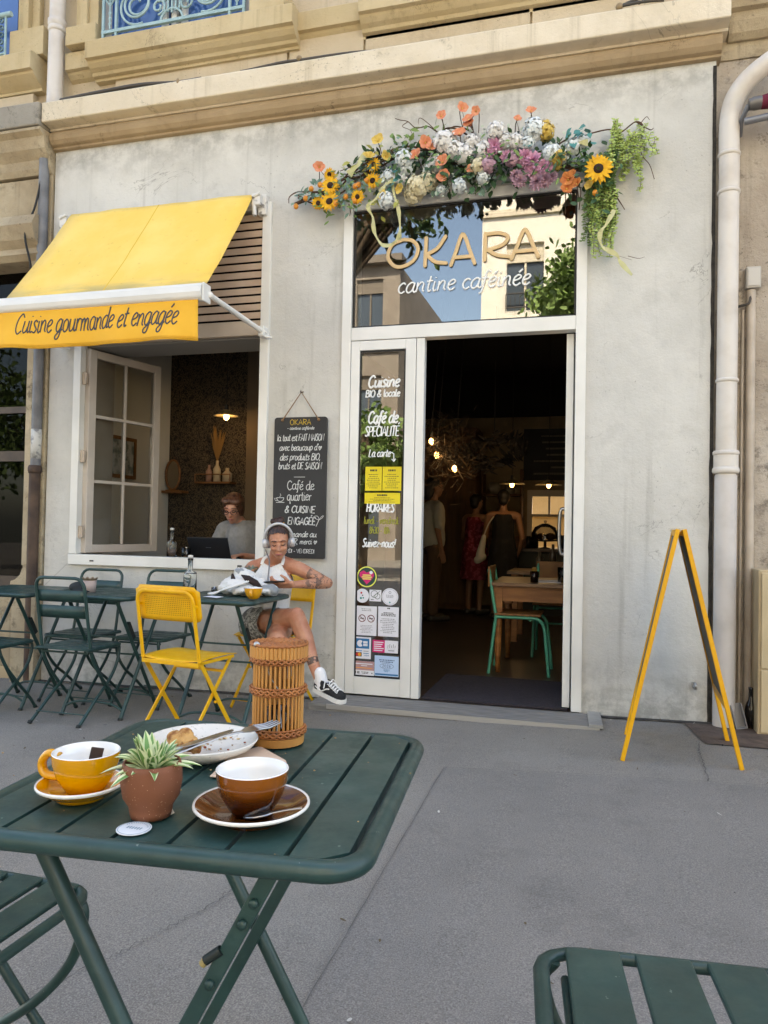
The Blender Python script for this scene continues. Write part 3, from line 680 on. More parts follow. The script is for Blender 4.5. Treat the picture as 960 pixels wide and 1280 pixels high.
sheet('sticker', (468.5,819), (498.5,846.5), [m_sky, m_navy, M('slate_print', '5a6f94', .6)], d_blue, 'pale blue certificate sticker with a year in an oval')
# right leaf, folded back into the room
rl = MB(); X = -.150
rl.box(X-.045, X, WY+.06, WY+.12, .045, 2.365); rl.box(X-.045, X, WY+.46, WY+.52, .045, 2.365); rl.box(X-.044, X-.001, WY+.12, WY+.46, .045, .15); rl.box(X-.044, X-.001, WY+.12, WY+.46, 2.30, 2.365)
rleaf = B('shop_door', rl, m_white, bld, bevel=.003); rleaf['label'] = 'white glazed door leaf folded back into the room'
mb = MB(); mb.box(X-.025, X-.018, WY+.12, WY+.46, .15, 2.30); B('pane', mb, glass_sheet('leaf_glass', .1, (.85,.87,.85)), rleaf)
mb = MB(); mb.tube(cr([(X-.045, WY+.49, .98), (X-.09, WY+.49, 1.0), (X-.09, WY+.49, 1.26), (X-.045, WY+.49, 1.28)], 4), .012, 8); B('pull_handle', mb, m_metal, rleaf)
# threshold board
mb = MB()
for i in range(3):
    ya, yb = WY-.315+i*.1, WY-.315+i*.1+.097
    mb.add([(-1.72,ya,gz(-1.72)-.03),(-.03,ya,gz(0)-.03),(-.03,yb,gz(0)-.03),(-1.72,yb,gz(-1.72)-.03),(-1.72,ya,.030),(-.03,ya,.036),(-.03,yb,.036),(-1.72,yb,.030)], [(0,3,2,1),(4,5,6,7),(0,1,5,4),(1,2,6,5),(2,3,7,6),(3,0,4,7)])
thr = B('threshold', mb, M('weathered_board', '8f8c87', .85, '75726d', 14, stretch=(.6,6,6), bump=.3, bscale=20), bld, bevel=.003)
mb = MB(); mb.box(-1.6, .03, WY-.324, WY-.3155, .005, .034); B('edge_strip', mb, M('zinc_strip', 'b4b2ae', .4, metal=.6), thr)
mb = MB(); mb.prism([(0,0),(.075,0),(.06,.33),(-.015,.33)], (-.028, WY-.33, .031), (1,0,0), (0,1,0), (0,0,.018)); B('ramp_end', mb, M('zinc_plate', 'a3a29e', .5, '8d8c88', 12), thr, bevel=.002)
# little fittings on the front
mb = MB(); mb.lathe([(.012,0),(.022,0),(.022,.012),(.012,.012),(.012,0)], (.553, WY-.03, .25), 16, ax=(1,.2,0)); mb.tube([(.553, WY, .262), (.553, WY-.03, .262)], .006, 8)
tag(B('wall_ring', mb, m_metal), 'small steel ring fixed low on the grey wall beside the downpipe', 'wall ring')
# ---------------------------------------------------------------- neighbours
nbl = thing('stone_building', 'old stone building left of the cafe with a carved pilaster and a dark window', 'building', (-4.6, WY, 0))
mb = MB(); mb.box(-4.115, -3.995, WY-.02, WY+.3, .66, 3.80); mb.box(-4.20, -4.118, WY+.02, WY+.3, .0, 3.78); mb.box(-7.5, -4.202, WY+.12, WY+.5, 0, .62); B('stone_wall', mb, m_oldst, nbl, bevel=.006)
mb = MB(); mb.box(-4.15, -4.09, WY-.05, WY+.1, .80, 3.10); mb.box(-4.20, -3.99, WY-.08, WY+.2, -.1, .655)
pr = [(0,0),(.17,0),(.165,.03),(.13,.045),(.09,.09),(.07,.16),(.0,.17)]
mb.prism([(p[0]*1.1-.02, p[1]*.85) for p in pr], (-4.06, WY-.07, .656), (-1,0,0), (0,0,1), (0,.17,0)); B('pilaster', mb, m_oldst, nbl, bevel=.006)
mb = MB()
pr = [(WY+.2,3.10),(WY-.05,3.10),(WY-.09,3.14),(WY-.07,3.19),(WY-.12,3.24),(WY-.16,3.34),(WY-.12,3.42),(WY-.04,3.44),(WY-.04,3.46),(WY+.2,3.46)]
mb.sweep(pr, -7.5, -4.05); mb.box(-7.5, -4.10, WY-.015, WY+.2, 3.462, 3.74)
pr = [(WY+.2,3.76),(WY-.03,3.76),(WY-.05,3.80),(WY-.06,3.86),(WY-.11,3.92),(WY-.13,4.0),(WY-.17,4.03),(WY-.17,4.05),(WY+.2,4.05)]
mb.sweep(pr, -7.5, -3.992); B('entablature', mb, m_oldst, nbl)
mb = MB(); mb.box(-7.5, -4.0, WY-.18, WY+.3, 4.06, 4.232); B('cornice_fascia', mb, plaster('grey_fascia', hexc('8f897e'), hexc('a39c8f'), hexc('55504a'), coarse=.4), nbl, bevel=.01)
mb = MB(); mb.box(-7.5, -4.002, WY+.06, WY+.4, 4.234, 15); B('upper_wall', mb, m_upper, nbl)
mb = MB(); mb.box(-7.5, -4.21, WY+.0, WY+.058, 4.24, 4.42); B('parapet_panel', mb, m_upper, nbl, bevel=.003)
y = WY-.13; mb = MB(); mb.sweep([(WY+.1,4.43),(y+.13,4.43),(y+.13,4.45),(y+.09,4.475),(y+.035,4.515),(y+.03,4.53),(y,4.535),(y,4.66),(y+.01,4.67),(WY+.1,4.68)], -7.5, -4.13); B('sill_band', mb, m_ochre, nbl)
mb = MB(); mb.box(-4.40, -4.09, WY-.05, WY+.055, 4.682, 4.90); mb.box(-4.37, -4.30, WY-.0, WY+.055, 4.90, 8); mb.box(-4.30, -4.25, WY-.03, WY+.055, 4.9, 8); mb.box(-4.25, -4.18, WY+.01, WY+.055, 4.9, 8); B('upper_jamb', mb, m_ochre, nbl, bevel=.004)
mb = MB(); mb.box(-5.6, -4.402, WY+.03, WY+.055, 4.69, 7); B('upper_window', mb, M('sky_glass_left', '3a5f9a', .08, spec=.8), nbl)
mb = MB(); ry = WY-.07
mb.tube([(-5.6,ry,5.02),(-4.37,ry,5.02)], .02, 8); mb.tube([(-5.6,ry,4.72),(-4.42,ry,4.72)], .009, 8)
for x in (-4.42, -4.50): mb.tube([(x,ry,4.68),(x,ry,5.02)], .009, 8)
for k in range(5): mb.lathe([(.02,-.006),(.02,.006),(.012,.006),(.012,-.006)], (-4.46, ry, 4.76+k*.055), 10, ax=(0,1,0))
B('iron_railing', mb, m_iron, nbl)
mb = MB(); mb.box(-7.5, -4.202, WY+.14, WY+.2, .62, .70); mb.box(-7.5, -4.202, WY+.14, WY+.2, 1.60, 1.68); mb.box(-4.26, -4.202, WY+.14, WY+.2, .70, 1.60); mb.box(-4.26, -4.202, WY+.14, WY+.2, 1.68, 3.1); mb.box(-7.5, -4.202, WY+.14, WY+.2, 1.98, 2.03)
nw = B('window_frame', mb, M('brown_frame', '3f3128', .5, '4f4034', 8), nbl)
mb = MB(); mb.box(-7.5, -4.26, WY+.165, WY+.172, .70, 3.1); B('pane', mb, glass_sheet('left_glass', .01, (.3,.32,.32), 0.0, .10), nw)
mb = MB(); mb.box(-7.6, -4.13, WY+.9, WY+.95, 0, 3.4); mb.box(-7.6, -4.13, WY+.5, WY+.9, .0, .05); B('room_back', mb, M('left_room', '241f1b', .9, '3b3128', 3), nbl)
mb = MB()
P = cr([(-4.03,WY-.06,3.86),(-4.07,WY-.10,3.5),(-4.13,WY-.13,3.28),(-4.10,WY-.10,3.05),(-4.12,WY-.07,2.9)], 8); mb.tube(P, .008, 6); B('cable', mb, m_black, nbl)

nbr = thing('rough_building', 'neighbouring house with rough beige render right of the white downpipe', 'building', (1.5, WY, 0))
mb = MB(); wall_grid(mb, [.652, 6], [-.2, 3.95], [], WY+.06, WY+.4); B('rough_wall', mb, m_wall_r, nbr)
mb = MB(); pr = [(WY+.2,4.05),(WY+.03,4.05),(WY+.0,4.08),(WY-.02,4.14),(WY-.02,4.19),(WY-.05,4.20),(WY-.06,4.26),(WY+.2,4.27)]
mb.sweep(pr, .712, 6); mb.box(.712, 6, WY-.12, WY+.3, 4.275, 4.46); mb.box(.650, 6, WY+.05, WY+.4, 3.952, 4.30); B('cornice', mb, m_oldst, nbr)
mb = MB(); mb.box(.73, 6, WY+.06, WY+.4, 4.465, 15); B('upper_wall', mb, m_upper, nbr)
mb = MB(); l = []; r_ = []
for i in range(60):
    z = .0+i*3.9/59; j = .006*noise.noise((0, z*9, 3)); l.append(V((.628+j, WY-.003, z))); r_.append(V((.648, WY-.0035, z)))
mb.strip(l, r_); B('joint_gap', mb, M('joint_shadow_dirt', '3b3733', .95, '262320', 30), nbr)

# ---------------------------------------------------------------- pipes and boxes on the walls
def bolt_ring(mb, c, r_, h, ax=(0,0,1)): mb.lathe([(r_-.01,-h),(r_,-h),(r_+.006,-h*.4),(r_+.006,h*.4),(r_,h),(r_-.01,h)], c, 24, ax=ax)
PX, PY = .712, WY-.035
t = thing('downpipe', 'thick white downpipe beside the grey wall, bending away at the top', 'downpipe', (PX, PY, gz(PX)))
mb = MB(); mb.tube([(PX+.0,PY,.0),(PX,PY,1.5),(PX+.003,PY,3.2)]+cr([(PX+.003,PY,3.25),(PX+.005,PY-.0,3.56),(PX+.05,PY-.02,3.70),(PX+.16,PY-.05,3.80),(PX+.40,PY-.10,3.92),(PX+.75,PY-.15,4.12)], 7)[1:], .056, 24); B('pipe', mb, m_pipe, t)
mb = MB(); mb.tube([(PX,PY,0),(PX,PY,1.47)], .0605, 24); B('lower_pipe', mb, M('white_iron_pipe', 'c9c3bf', .5, 'aea79f', 4, bump=.1, lo=.5, hi=.8), t)
mb = MB(); bolt_ring(mb, (PX,PY,1.50), .068, .018); bolt_ring(mb, (PX,PY,1.60), .066, .014); mb.tube([(PX,PY,1.50),(PX,PY,1.60)], .067, 24); B('socket', mb, m_pipe, t)
for z in (3.12, 3.34, 2.02): mb = MB(); bolt_ring(mb, (PX+.002,PY,z), .057, .012); B('collar', mb, m_pipe, t)
X2 = .85
t = thing('cable_conduit', 'thin beige conduit running up the rough wall into a small junction box', 'conduit', (X2, WY+.04, gz(X2)))
mb = MB(); mb.tube([(X2,WY+.035,.05),(X2+.0,WY+.035,2.56)], .025, 14); mb.tube([(X2-.045,WY+.05,.05),(X2-.04,WY+.05,2.45)], .009, 8); B('conduit_pipe', mb, M('beige_conduit', 'c0b3a4', .5, 'a89a8a', 6), t)
mb = MB(); mb.box(.818, .897, WY-.0, WY+.062, 2.565, 2.69); b = B('junction_box', mb, M('grey_plastic', 'b3aea6', .5), t, bevel=.006)
mb = MB(); mb.box(.826, .889, WY-.006, WY-.0005, 2.575, 2.68); B('lid', mb, M('pale_plastic', 'bdb8b0', .45), b, bevel=.003)
mb = MB(); mb.tube(cr([(.85,WY+.03,2.56),(.835,WY+.01,2.48),(.79,WY+.03,2.47),(.74,WY+.05,2.46)], 6), .008, 6); B('cable', mb, m_cable, t)
mb = MB(); mb.tube([(-4.045,WY-.05,1.52),(-4.045,WY-.05,3.86)], .037, 18); t = thing('downpipe', 'slim grey zinc downpipe with a rusty brown foot pipe', 'downpipe', (-4.045, WY-.05, -.06)); B('pipe', mb, m_gpipe, t)
mb = MB(); mb.tube([(-4.05,WY-.05,-.1),(-4.05,WY-.05,1.53)], .040, 18); bolt_ring(mb, (-4.05,WY-.05,1.52), .043, .03); B('foot_pipe', mb, m_bpipe, t)
mb = MB(); mb.lathe([(.03,0),(.0375,.0),(.0378,.22),(.03,.22)], (-4.045,WY-.05,1.60), 18); B('peeling_paint', mb, M('peeling', 'c9c8c4', .7, '8a8a8c', 24, lo=.5, hi=.62), t)
t = thing('downpipe', 'white downpipe of the upper storey standing on the cornice end', 'downpipe', (-3.97, WY-.04, 4.25))
mb = MB(); mb.tube([(-3.975,WY-.045,4.236),(-3.965,WY-.045,5.6)], .057, 20); B('pipe', mb, m_pipe, t)
mb = MB(); bolt_ring(mb, (-3.97,WY-.045,4.84), .058, .022); mb.lathe([(.058,0),(.066,.02),(.066,.05),(.058,.055)], (-3.97,WY-.045,4.86), 20); B('collar', mb, m_pipe, t)
# cables lying on the cornice
t = thing('cornice_cables', 'old telephone cables sagging along the top of the stone cornice', 'cables', (-2.0, WY-.08, 4.25))
mb = MB(); mb.tube(cr([(-3.86,WY-.12,4.25),(-3.6,WY-.12,4.262),(-3.2,WY-.12,4.27),(-2.9,WY-.11,4.25),(-2.7,WY-.11,4.25)], 6), .012, 6); mb.tube(cr([(-3.86,WY-.10,4.262),(-3.5,WY-.09,4.275),(-3.0,WY-.11,4.262)], 6), .008, 6)
mb.tube(cr([(-2.4,WY-.11,4.25),(-2.1,WY-.10,4.275),(-1.95,WY-.10,4.272),(-1.6,WY-.10,4.265),(-1.3,WY-.08,4.25)], 6), .010, 6)
mb.tube(cr([(.10,WY-.12,4.27),(.3,WY-.12,4.33),(.48,WY-.10,4.40),(.7,WY-.05,4.62)], 6), .009, 6); mb.tube(cr([(.10,WY-.12,4.27),(.22,WY-.15,4.255),(.34,WY-.15,4.245)], 6), .009, 6); mb.tube(cr([(.2,WY-.1,4.28),(.45,WY-.05,4.42),(.6,WY-.0,4.6)], 6), .006, 6); mb.tube(cr([(.42,WY-.13,4.25),(.5,WY-.14,4.275),(.58,WY-.13,4.265),(.56,WY-.1,4.25)], 6), .012, 6)
B('cable', mb, m_cable, t)
mb = MB(); mb.ell((-1.97,WY-.10,4.285), (.02,.02,.02)); mb.ell((.09,WY-.12,4.268), (.022,.02,.022)); mb.ell((-2.86,WY-.15,4.23), (.012,.012,.02)); B('insulator', mb, M('porcelain', '8f7a5a', .4), t)
# cabinet, bottle, tray
t = thing('utility_cabinet', 'beige metal utility cabinet at the right edge against the rough wall', 'cabinet', (1.1, WY-.05, gz(.9)))
mb = MB(); mb.box(.862, 1.45, WY-.18, WY+.05, .03, .94); c = B('cabinet_body', mb, M('cabinet_beige', 'c3b08f', .5, 'b39f7d', 4), t, bevel=.006)
mb = MB(); mb.box(.876, 1.44, WY-.192, WY-.181, .40, .925); B('door', mb, M('cabinet_door', 'cbb996', .45, 'c0ad89', 4), t, bevel=.004)
mb = MB(); mb.box(.876, 1.44, WY-.191, WY-.181, .05, .393); B('lower_panel', mb, M('cabinet_panel', 'c6b390', .5), t, bevel=.004)
mb = MB(); mb.lathe([(0,0),(.030,0),(.034,.006),(.034,.105),(.030,.128),(.017,.155),(.0135,.175),(.0135,.212),(.016,.214),(.016,.226),(0,.226)], (.868-.002,WY-.03-.12,gz(.87)+.006), 24); t = tag(B('glass_bottle', mb, M('dark_glass', '15100c', .08, spec=.7)), 'empty dark brown bottle standing by the foot of the beige cabinet', 'bottle')
t.location.x -= .012; t.location.y += .10
mb = MB(); c0 = aty(924, 912, WY-.06)
q = Matrix.Rotation(R(-14), 3, 'Y'); o_ = V((.80, WY-.08, gz(.8)+.008))
for a in ((-.03,-.026,-.025,.025,0,.135),(.026,.03,-.025,.025,0,.135),(-.026,.026,.021,.025,0,.135),(-.026,.026,-.025,.025,0,.004)):
    x0,x1,y0,y1,z0,z1 = a; mb.obox(o_+q@V(((x0+x1)/2,(y0+y1)/2,(z0+z1)/2)), q@V(((x1-x0)/2,0,0)), q@V((0,(y1-y0)/2,0)), q@V((0,0,(z1-z0)/2)))
tag(B('plastic_tray', mb, M('grey_tray', '8f8f92', .35)), 'grey plastic tray leaning upright behind the yellow sign board', 'tray')
# furled red cloth on its rod, top right
t = thing('furled_awning', 'furled dark red awning end on a grey rod, high on the rough wall', 'awning', (1.0, WY-.1, 3.55))
a0 = aty(936,131, WY-.12); a1 = a0+V((.6,-.06,.03))
mb = MB(); mb.tube([a0+V((.0,0,0)), a0+V((.03,0,.004)), a0+V((.09,0,.006))], [.03,.038,.036], 14); B('roller_end', mb, M('roller_grey', '6d6a68', .4, metal=.5), t)
mb = MB(); mb.tube([a0+V((.06,0,.004)), a0+V((.12,0,.01)), a1], [.036,.045,.06], 14); B('cloth', mb, M('wine_cloth', '6a1730', .85, '58112a', 20), t)
mb = MB(); mb.tube([a0+V((-.02,.02,-.085)), a1+V((0,.02,-.07))], .02, 12); mb.tube([a0+V((0,.0,.0)), a0+V((-.03,.05,-.06)), a0+V((-.02,.15,-.1))], .014, 8); B('rod', mb, M('rod_grey', '7a7d84', .4, metal=.4), t)

# ---------------------------------------------------------------- awning
AX0, AX1 = -3.765, -2.292; AY, AZ = 4.0, 2.52
m_awn = NB('yellow_canvas', .8)
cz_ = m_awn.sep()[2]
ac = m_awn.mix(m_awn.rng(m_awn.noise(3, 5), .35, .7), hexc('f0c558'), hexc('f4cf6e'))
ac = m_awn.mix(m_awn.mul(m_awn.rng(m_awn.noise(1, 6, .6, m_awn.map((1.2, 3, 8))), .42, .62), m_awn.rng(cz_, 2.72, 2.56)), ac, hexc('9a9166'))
ac = m_awn.mix(m_awn.mul(m_awn.rng(m_awn.noise(30, 4), .62, .72), .25), ac, hexc('a88a30'))
m_awn.col(ac); m_awn.bump(m_awn.noise(300, 2), .15, .002); m_awn.bump(m_awn.noise(2.5, 3), .12, .02); m_awn.p.inputs['Sheen Weight'].default_value = .1
t = thing('yellow_awning', 'yellow fabric awning over the shop window with a white front bar and a lettered valance', 'awning', (-3.03, 4.35, 0))
mb = MB(); N = 24; L = [[], []]
rows = []
for i in range(N+1):
    u = i/N; rows.append([V((AX0+(AX1-AX0)*j/12, 4.655-(4.655-AY-.02)*u, 3.402-(3.402-AZ-.035)*u-.022*math.sin(PI*u)+.007*math.sin(j*1.3+u*3)*u+.010*noise.noise((j*.45, u*3.2, 4))+.006*noise.noise((j*1.1, u*8, 9)))) for j in range(13)])
for i in range(N):
    for j in range(12): mb.quad(rows[i][j], rows[i][j+1], rows[i+1][j+1], rows[i+1][j], 0, True)
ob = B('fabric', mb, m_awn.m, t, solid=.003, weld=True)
mb = MB(); 
for xs_ in (-3.03,): mb.strip([rows[i][6]+V((-.004,0,.003)) for i in range(N+1)], [rows[i][6]+V((.004,0,.003)) for i in range(N+1)])
B('seam', mb, M('seam_thread', 'd9ad33', .8), ob)
mb = MB(); mb.tube([(AX0-.02,4.690,3.362),(AX1+.02,4.690,3.362)], .030, 16); B('roller', mb, m_white, t)
mb = MB(); mb.prism([(-.02,-.050),(.02,-.055),(.048,-.040),(.058,-.008),(.052,.028),(.028,.05),(-.005,.052),(-.034,.034),(-.042,-.005)], (AX0-.01, AY, AZ), (0,-1,0), (0,0,1), (AX1-AX0+.03, 0, 0)); fb = B('front_bar', mb, m_white, t, bevel=.01)
mb = MB(); 
for x in (AX0-.012, AX1+.022): mb.box(min(x,x+.012), max(x,x+.012), AY-.045, AY+.045, AZ-.062, AZ+.05)
B('end_cap', mb, m_white, fb, bevel=.006)
mb = MB(); nu, nv = 40, 8; g = []
for j in range(nv+1):
    v = j/nv; row = []
    for i in range(nu+1):
        u = i/nu; x = AX0+.01+(AX1-AX0-.02)*u
        row.append(V((x, AY-.03-.024*v*math.sin(u*9+1)-.014*v*v*math.sin(u*23)-.012*v, AZ-.03-.26*v+.004*math.sin(u*17)*v)))
    g.append(row)
for j in range(nv):
    for i in range(nu): mb.quad(g[j][i], g[j][i+1], g[j+1][i+1], g[j+1][i], 0, True)
m_val = M('valance_canvas', 'efb63a', .8, 'e6aa2e', 5, bump=.08, bscale=8, lo=.3, hi=.75)
va = B('valance', mb, m_val, t, solid=.003, weld=True)
mb = MB()
for vv_ in (7.35, 7.6): mb.strip([g[7][i].lerp(g[8][i], vv_-7)+V((0,-.003,0)) for i in range(nu+1)], [g[7][i].lerp(g[8][i], vv_-6.93)+V((0,-.003,0)) for i in range(nu+1)])
B('hem_stitch', mb, M('hem_thread', 'c8901c', .8), va)
def on_val(u, v):
    x = -3.018+u; z = AZ-.193+v; k = (x-AX0-.01)/(AX1-AX0-.02); vv = min(1, max(0, (AZ-.03-z)/.26))
    return V((x, AY-.0325-.024*vv*math.sin(k*9+1)-.014*vv*vv*math.sin(k*23)-.012*vv, z))
mb = MB(); write(mb, 'Cuisine gourmande et engagée', on_val, (0,-1,0), .165, .0048, 1.17, .30, 0, 0, .0015, .02); B('lettering', mb, M('charcoal_lettering', '40424a', .7), va)
for sx in (AX1+.035, AX0-.03):
    mb = MB(); p0 = V((sx, AY+.03, AZ-.01)); p1 = V((sx+(.045 if sx > -3 else -.04), WY-.06, 2.455)); mb.tube([p0, p1], .017, 12); mb.tube([p0+V((-.03,-.02,.02)), p0], .012, 8); mb.ell(p0, (.022,.022,.022)); a = B('arm', mb, m_white, t)
    mb = MB(); mb.box(p1.x-.02, p1.x+.02, WY-.09, WY-.023, 2.42, 2.49); mb.tube([p1+V((0,0,-.03)), p1+V((.06,.02,-.04))], .009, 8); mb.tube([p1+V((-.03,0,0)), p1+V((.03,0,0))], .012, 8); B('arm_bracket', mb, m_white, a, bevel=.004)
for sx in (AX1+.045, AX0-.04):
    mb = MB(); mb.box(sx-.028, sx+.035, WY-.05, WY+.0, 3.27, 3.41); mb.box(sx-.05, sx+.01, WY-.10, WY-.045, 3.32, 3.40); mb.tube([(sx-.04,WY-.085,3.33),(sx-.03,WY-.09,3.25)], .016, 10); mb.tube([(sx-.045,WY-.1,3.375),(sx+.01,WY-.1,3.395)], .013, 8); B('wall_bracket', mb, M('chipped_white', 'd8d5cf', .5, '8f8a83', 22, lo=.55, hi=.62), t, bevel=.004)

# ---------------------------------------------------------------- chalkboard
bx0, bx1, bz0, bz1 = -2.120, -1.738, .917, 1.868; BY = WY-.035
t = thing('chalkboard_sign', 'tall black chalkboard with white handwriting hanging from a rope on the grey wall', 'sign', ((bx0+bx1)/2, BY, bz0))
mb = MB(); c_ = .02; poly = [(0,0),(bx1-bx0,0)]
P = []
for cx, cz, a0 in ((bx0+c_,bz0+c_*.3,180),(bx1-c_,bz0+c_*.3,270),(bx1-c_,bz1-c_,0),(bx0+c_,bz1-c_,90)):
    for k in range(5): P.append((cx+c_*math.cos(R(a0+k*22.5)), cz+(c_ if a0 in (0, 90) else c_*.3)*math.sin(R(a0+k*22.5))))
mb.prism(P, (0,BY,0), (1,0,0), (0,0,1), (0,.012,0)); bd = B('board', mb, M('slate_black', '232324', .6, '2b2b2c', 5), t)
BF = BY-.0008
m_chk = M('chalk_white', 'd8d8d4', .85)
def on_board(v0, px=None, dx=0): return lambda u, v: V(((bx0+bx1)/2+dx+u, BF, bz1-v0+v))
mb = MB()
for tx, v0, sz, wd, wg, sl_, dx in (('- cantine caféinée', .098, .030, .20, .0016, .2, 0.0),('Ici tout est FAIT MAISON', .185, .066, .345, .0024, .15, 0),("avec beaucoup d'+", .260, .062, .31, .0024, .2, .0),('des produits BIO,', .335, .066, .30, .0025, .2, .0),('bruts et DE SAISON', .405, .066, .32, .0026, .15, .0),
        ('Café de', .565, .088, .20, .0026, 0, .01),('quartier', .648, .088, .18, .0026, 0, .0),('& CUISINE', .742, .066, .225, .0034, .15, .005),('ENGAGÉE', .835, .070, .205, .0036, .12, .02),
        ('Commande au', .930, .056, .27, .0025, .25, -.005),('comptOIR, merci +', .985, .052, .30, .0022, .2, -.015),('LUNDI - VENDREDI', 1.055, .040, .24, .0018, .05, .0)):
    k = v0*(bz1-bz0)/1.095
    mb = MB(); write(mb, tx, on_board(k, dx=dx), (0,-1,0), sz*.87, wg, wd*.98, sl_, 0, 0, .0006, .03); B('chalk_lettering', mb, m_chk, bd)
C0 = V(((bx0+bx1)/2, BF, 0)); mb = MB()
mb.tube([C0+V((-.04,0,bz1-.405)), C0+V((.04,0,bz1-.405))], .0016, 5)
cp = V((bx0+.055, BF, bz1-.545)); mb.tube([cp+V((.026*math.cos(a),0,.026*math.sin(a))) for a in [PI+i*PI/10 for i in range(11)]]+[cp+V((.026,0,0)), cp+V((-.026,0,0))], .0022, 5); mb.tube([cp+V((-.026,0,-.004)), cp+V((-.045,0,-.004)), cp+V((-.035,0,-.02)), cp+V((-.02,0,-.018))], .0018, 5)
mb.tube([cp+V((-.03,0,-.032)), cp+V((.03,0,-.032))], .002, 5); mb.tube(cr([cp+V((-.006,0,.006)), cp+V((.004,0,.015)), cp+V((-.002,0,.028))], 4), .0016, 5)
lp = V((bx1-.065, BF, bz1-.735)); mb.tube(cr([lp, lp+V((.012,0,.025)), lp+V((.02,0,.045))], 4), .0022, 5)
for a in (.9, 2.4): mb.tube(cr([lp+V((.02,0,.045)), lp+V((.02+.025*math.cos(a)+.008,0,.045+.02*math.sin(a)+.01)), lp+V((.02+.05*math.cos(a),0,.045+.03*math.sin(a))), lp+V((.02+.03*math.cos(a),0,.045+.03*math.sin(a)-.014))], 5, True), .0017, 5, closed=True)
B('chalk_drawing', mb, m_chk, bd)
mb = MB(); write(mb, 'OKARA', on_board(.052), (0,-1,0), .047, .0022, .155, .0, .04, 0, .0006)
B('gold_lettering', mb, M('chalk_yellow', 'c9a634', .8), bd)
mb = MB(); nl = V((-1.930, WY-.02, 2.033)); a, b = V((bx0+.06,BY-.004,bz1-.02)), V((bx1-.06,BY-.004,bz1-.02))
mb.tube([a, nl+V((0,-.012,.004)), b], .0042, 7); mb.ell(a, (.010,.010,.010)); mb.ell(b, (.010,.010,.010)); B('rope', mb, m_rope, t)
mb = MB(); mb.tube([nl+V((0,.02,.012)), nl+V((0,-.02,.0)), nl+V((0,-.022,.014))], .0045, 7); B('nail', mb, M('rusty_nail', '4a3a30', .7), t)

# ---------------------------------------------------------------- name over the door
t = thing('shop_lettering', 'golden raised letters with a white handwritten line below on the glass over the door', 'lettering', (-.95, WY, 2.6))
def let(ch, x0, z0, x1, z1):
    mb = MB(); g = GLY_BIG[ch]
    for i, st in enumerate(g):
        sm = st[0] == '~'; pts = [tuple(float(q)/100 for q in p.split(',')) for p in st.lstrip('~').split()]
        P = [V((x0+p[0]*(x1-x0), WY-.0005-.0006*i, z0+p[1]*(z1-z0))) for p in (cr([(a[0],a[1],0) for a in pts], 7) if sm else [V((a[0],a[1],0)) for a in pts])]
        mb.tube(P, .0125, 12, flat=((0,-1,0), .0032)); mb.ell(P[0], (.0125,.0032,.0125), None, 12, 6); mb.ell(P[-1], (.0125,.0032,.0125), None, 12, 6)
    o = B('gold_letter', mb, m_gold, t)
GLY_BIG = {'O': ("~52,100 14,84 0,40 22,4 54,0 88,22 100,62 82,92 52,100",), 'K': ("8,100 4,0", "~96,100 60,60 10,40", "~10,40 50,12 100,4"),
    'A': ("0,0 22,46", "~22,46 36,82 48,100 62,84 78,46", "78,46 100,0", "14,24 84,24"), 'R': ("6,100 4,0", "~6,98 60,98 92,80 70,52 8,36", "~16,38 50,16 100,6")}
for ch, (xa, ya, xb, yb) in zip('OKARA', ((481,336,524.5,293.5),(526.5,334,560,291),(560,333,596,287),(601,327,640,285),(636,325,676,281))):
    a = aty(xa, ya, WY-.02); b = aty(xb, yb, WY-.02); q = .014; let(ch, a.x+q, a.z+q, b.x-q, b.z-q)
mb = MB(); pc = aty(579, 358, WY-.006); pa, pb = aty(495, 363, WY-.006), aty(662, 352, WY-.006)
dzdx = 0.0; write(mb, 'cantine caféinée', lambda u, v: V(((pa.x+pb.x)/2+u, WY+.0045, pc.z-.015+v)), (0,-1,0), .135, .0056, pb.x-pa.x, .22, .02, 0, .0015); B('white_lettering', mb, m_wlet, t)
# ---------------------------------------------------------------- flower garland over the door
gar = thing('flower_garland', 'long garland of sunflowers, hydrangeas, lilies and trailing vines over the cafe door', 'flower garland', (-.9, WY-.15, 3.25))
def MF(n, a, b, r_=.7, sc=40): return M(n, a, r_, b, sc)
f_yel = MF('sunflower_yellow', 'efb81c', 'd99a10'); f_brn = M('sunflower_eye', '3a2413', .9, '24150b', 60); f_ora = MF('coral_petal', 'cf7550', 'dc9872'); f_ora2 = MF('rust_petal', 'b5602e', 'd58a4a')
f_wht = MF('white_petal', 'e6e4e0', 'd4d2d0'); f_crm = MF('cream_petal', 'e2d9bc', 'd0c49c'); f_blu = MF('pale_blue_petal', 'dfe3e2', 'ccd5d6'); f_pnk = MF('pink_petal', 'd6a0b8', 'c487a6'); f_mau = MF('mauve_petal', 'c09aa6', 'a67e8e'); f_ylw = MF('soft_yellow_petal', 'd8bb62', 'c5a246')
l_dk = MF('dark_leaf', '2c4a2c', '3d5f33', .6, 20); l_md = MF('mid_leaf', '5d7a3c', '7d9650', .6, 20); l_lt = MF('lime_leaf', '9fb257', 'b6c878', .6, 20); l_tl = MF('teal_leaf', '2f7370', '4a9088', .55, 20); l_eu = MF('eucalyptus_leaf', '5b7a6c', '74917f', .6, 20); l_ol = MF('olive_leaf', '9a9a45', 'b3ae60', .7, 20)
l_pal = MF('pale_sage', 'a9b8a4', 'c3cdbc', .7, 20)
f_bud = M('berry_orange', 'd98a2c', .45); twig = M('twig_brown', '4a3628', .85, '62493a', 30)
def GP(px, py, dy=.12): return aty(px, py, WY-dy)
def rv(): return V((random.uniform(-1,1), random.uniform(-1,1), random.uniform(-1,1)))
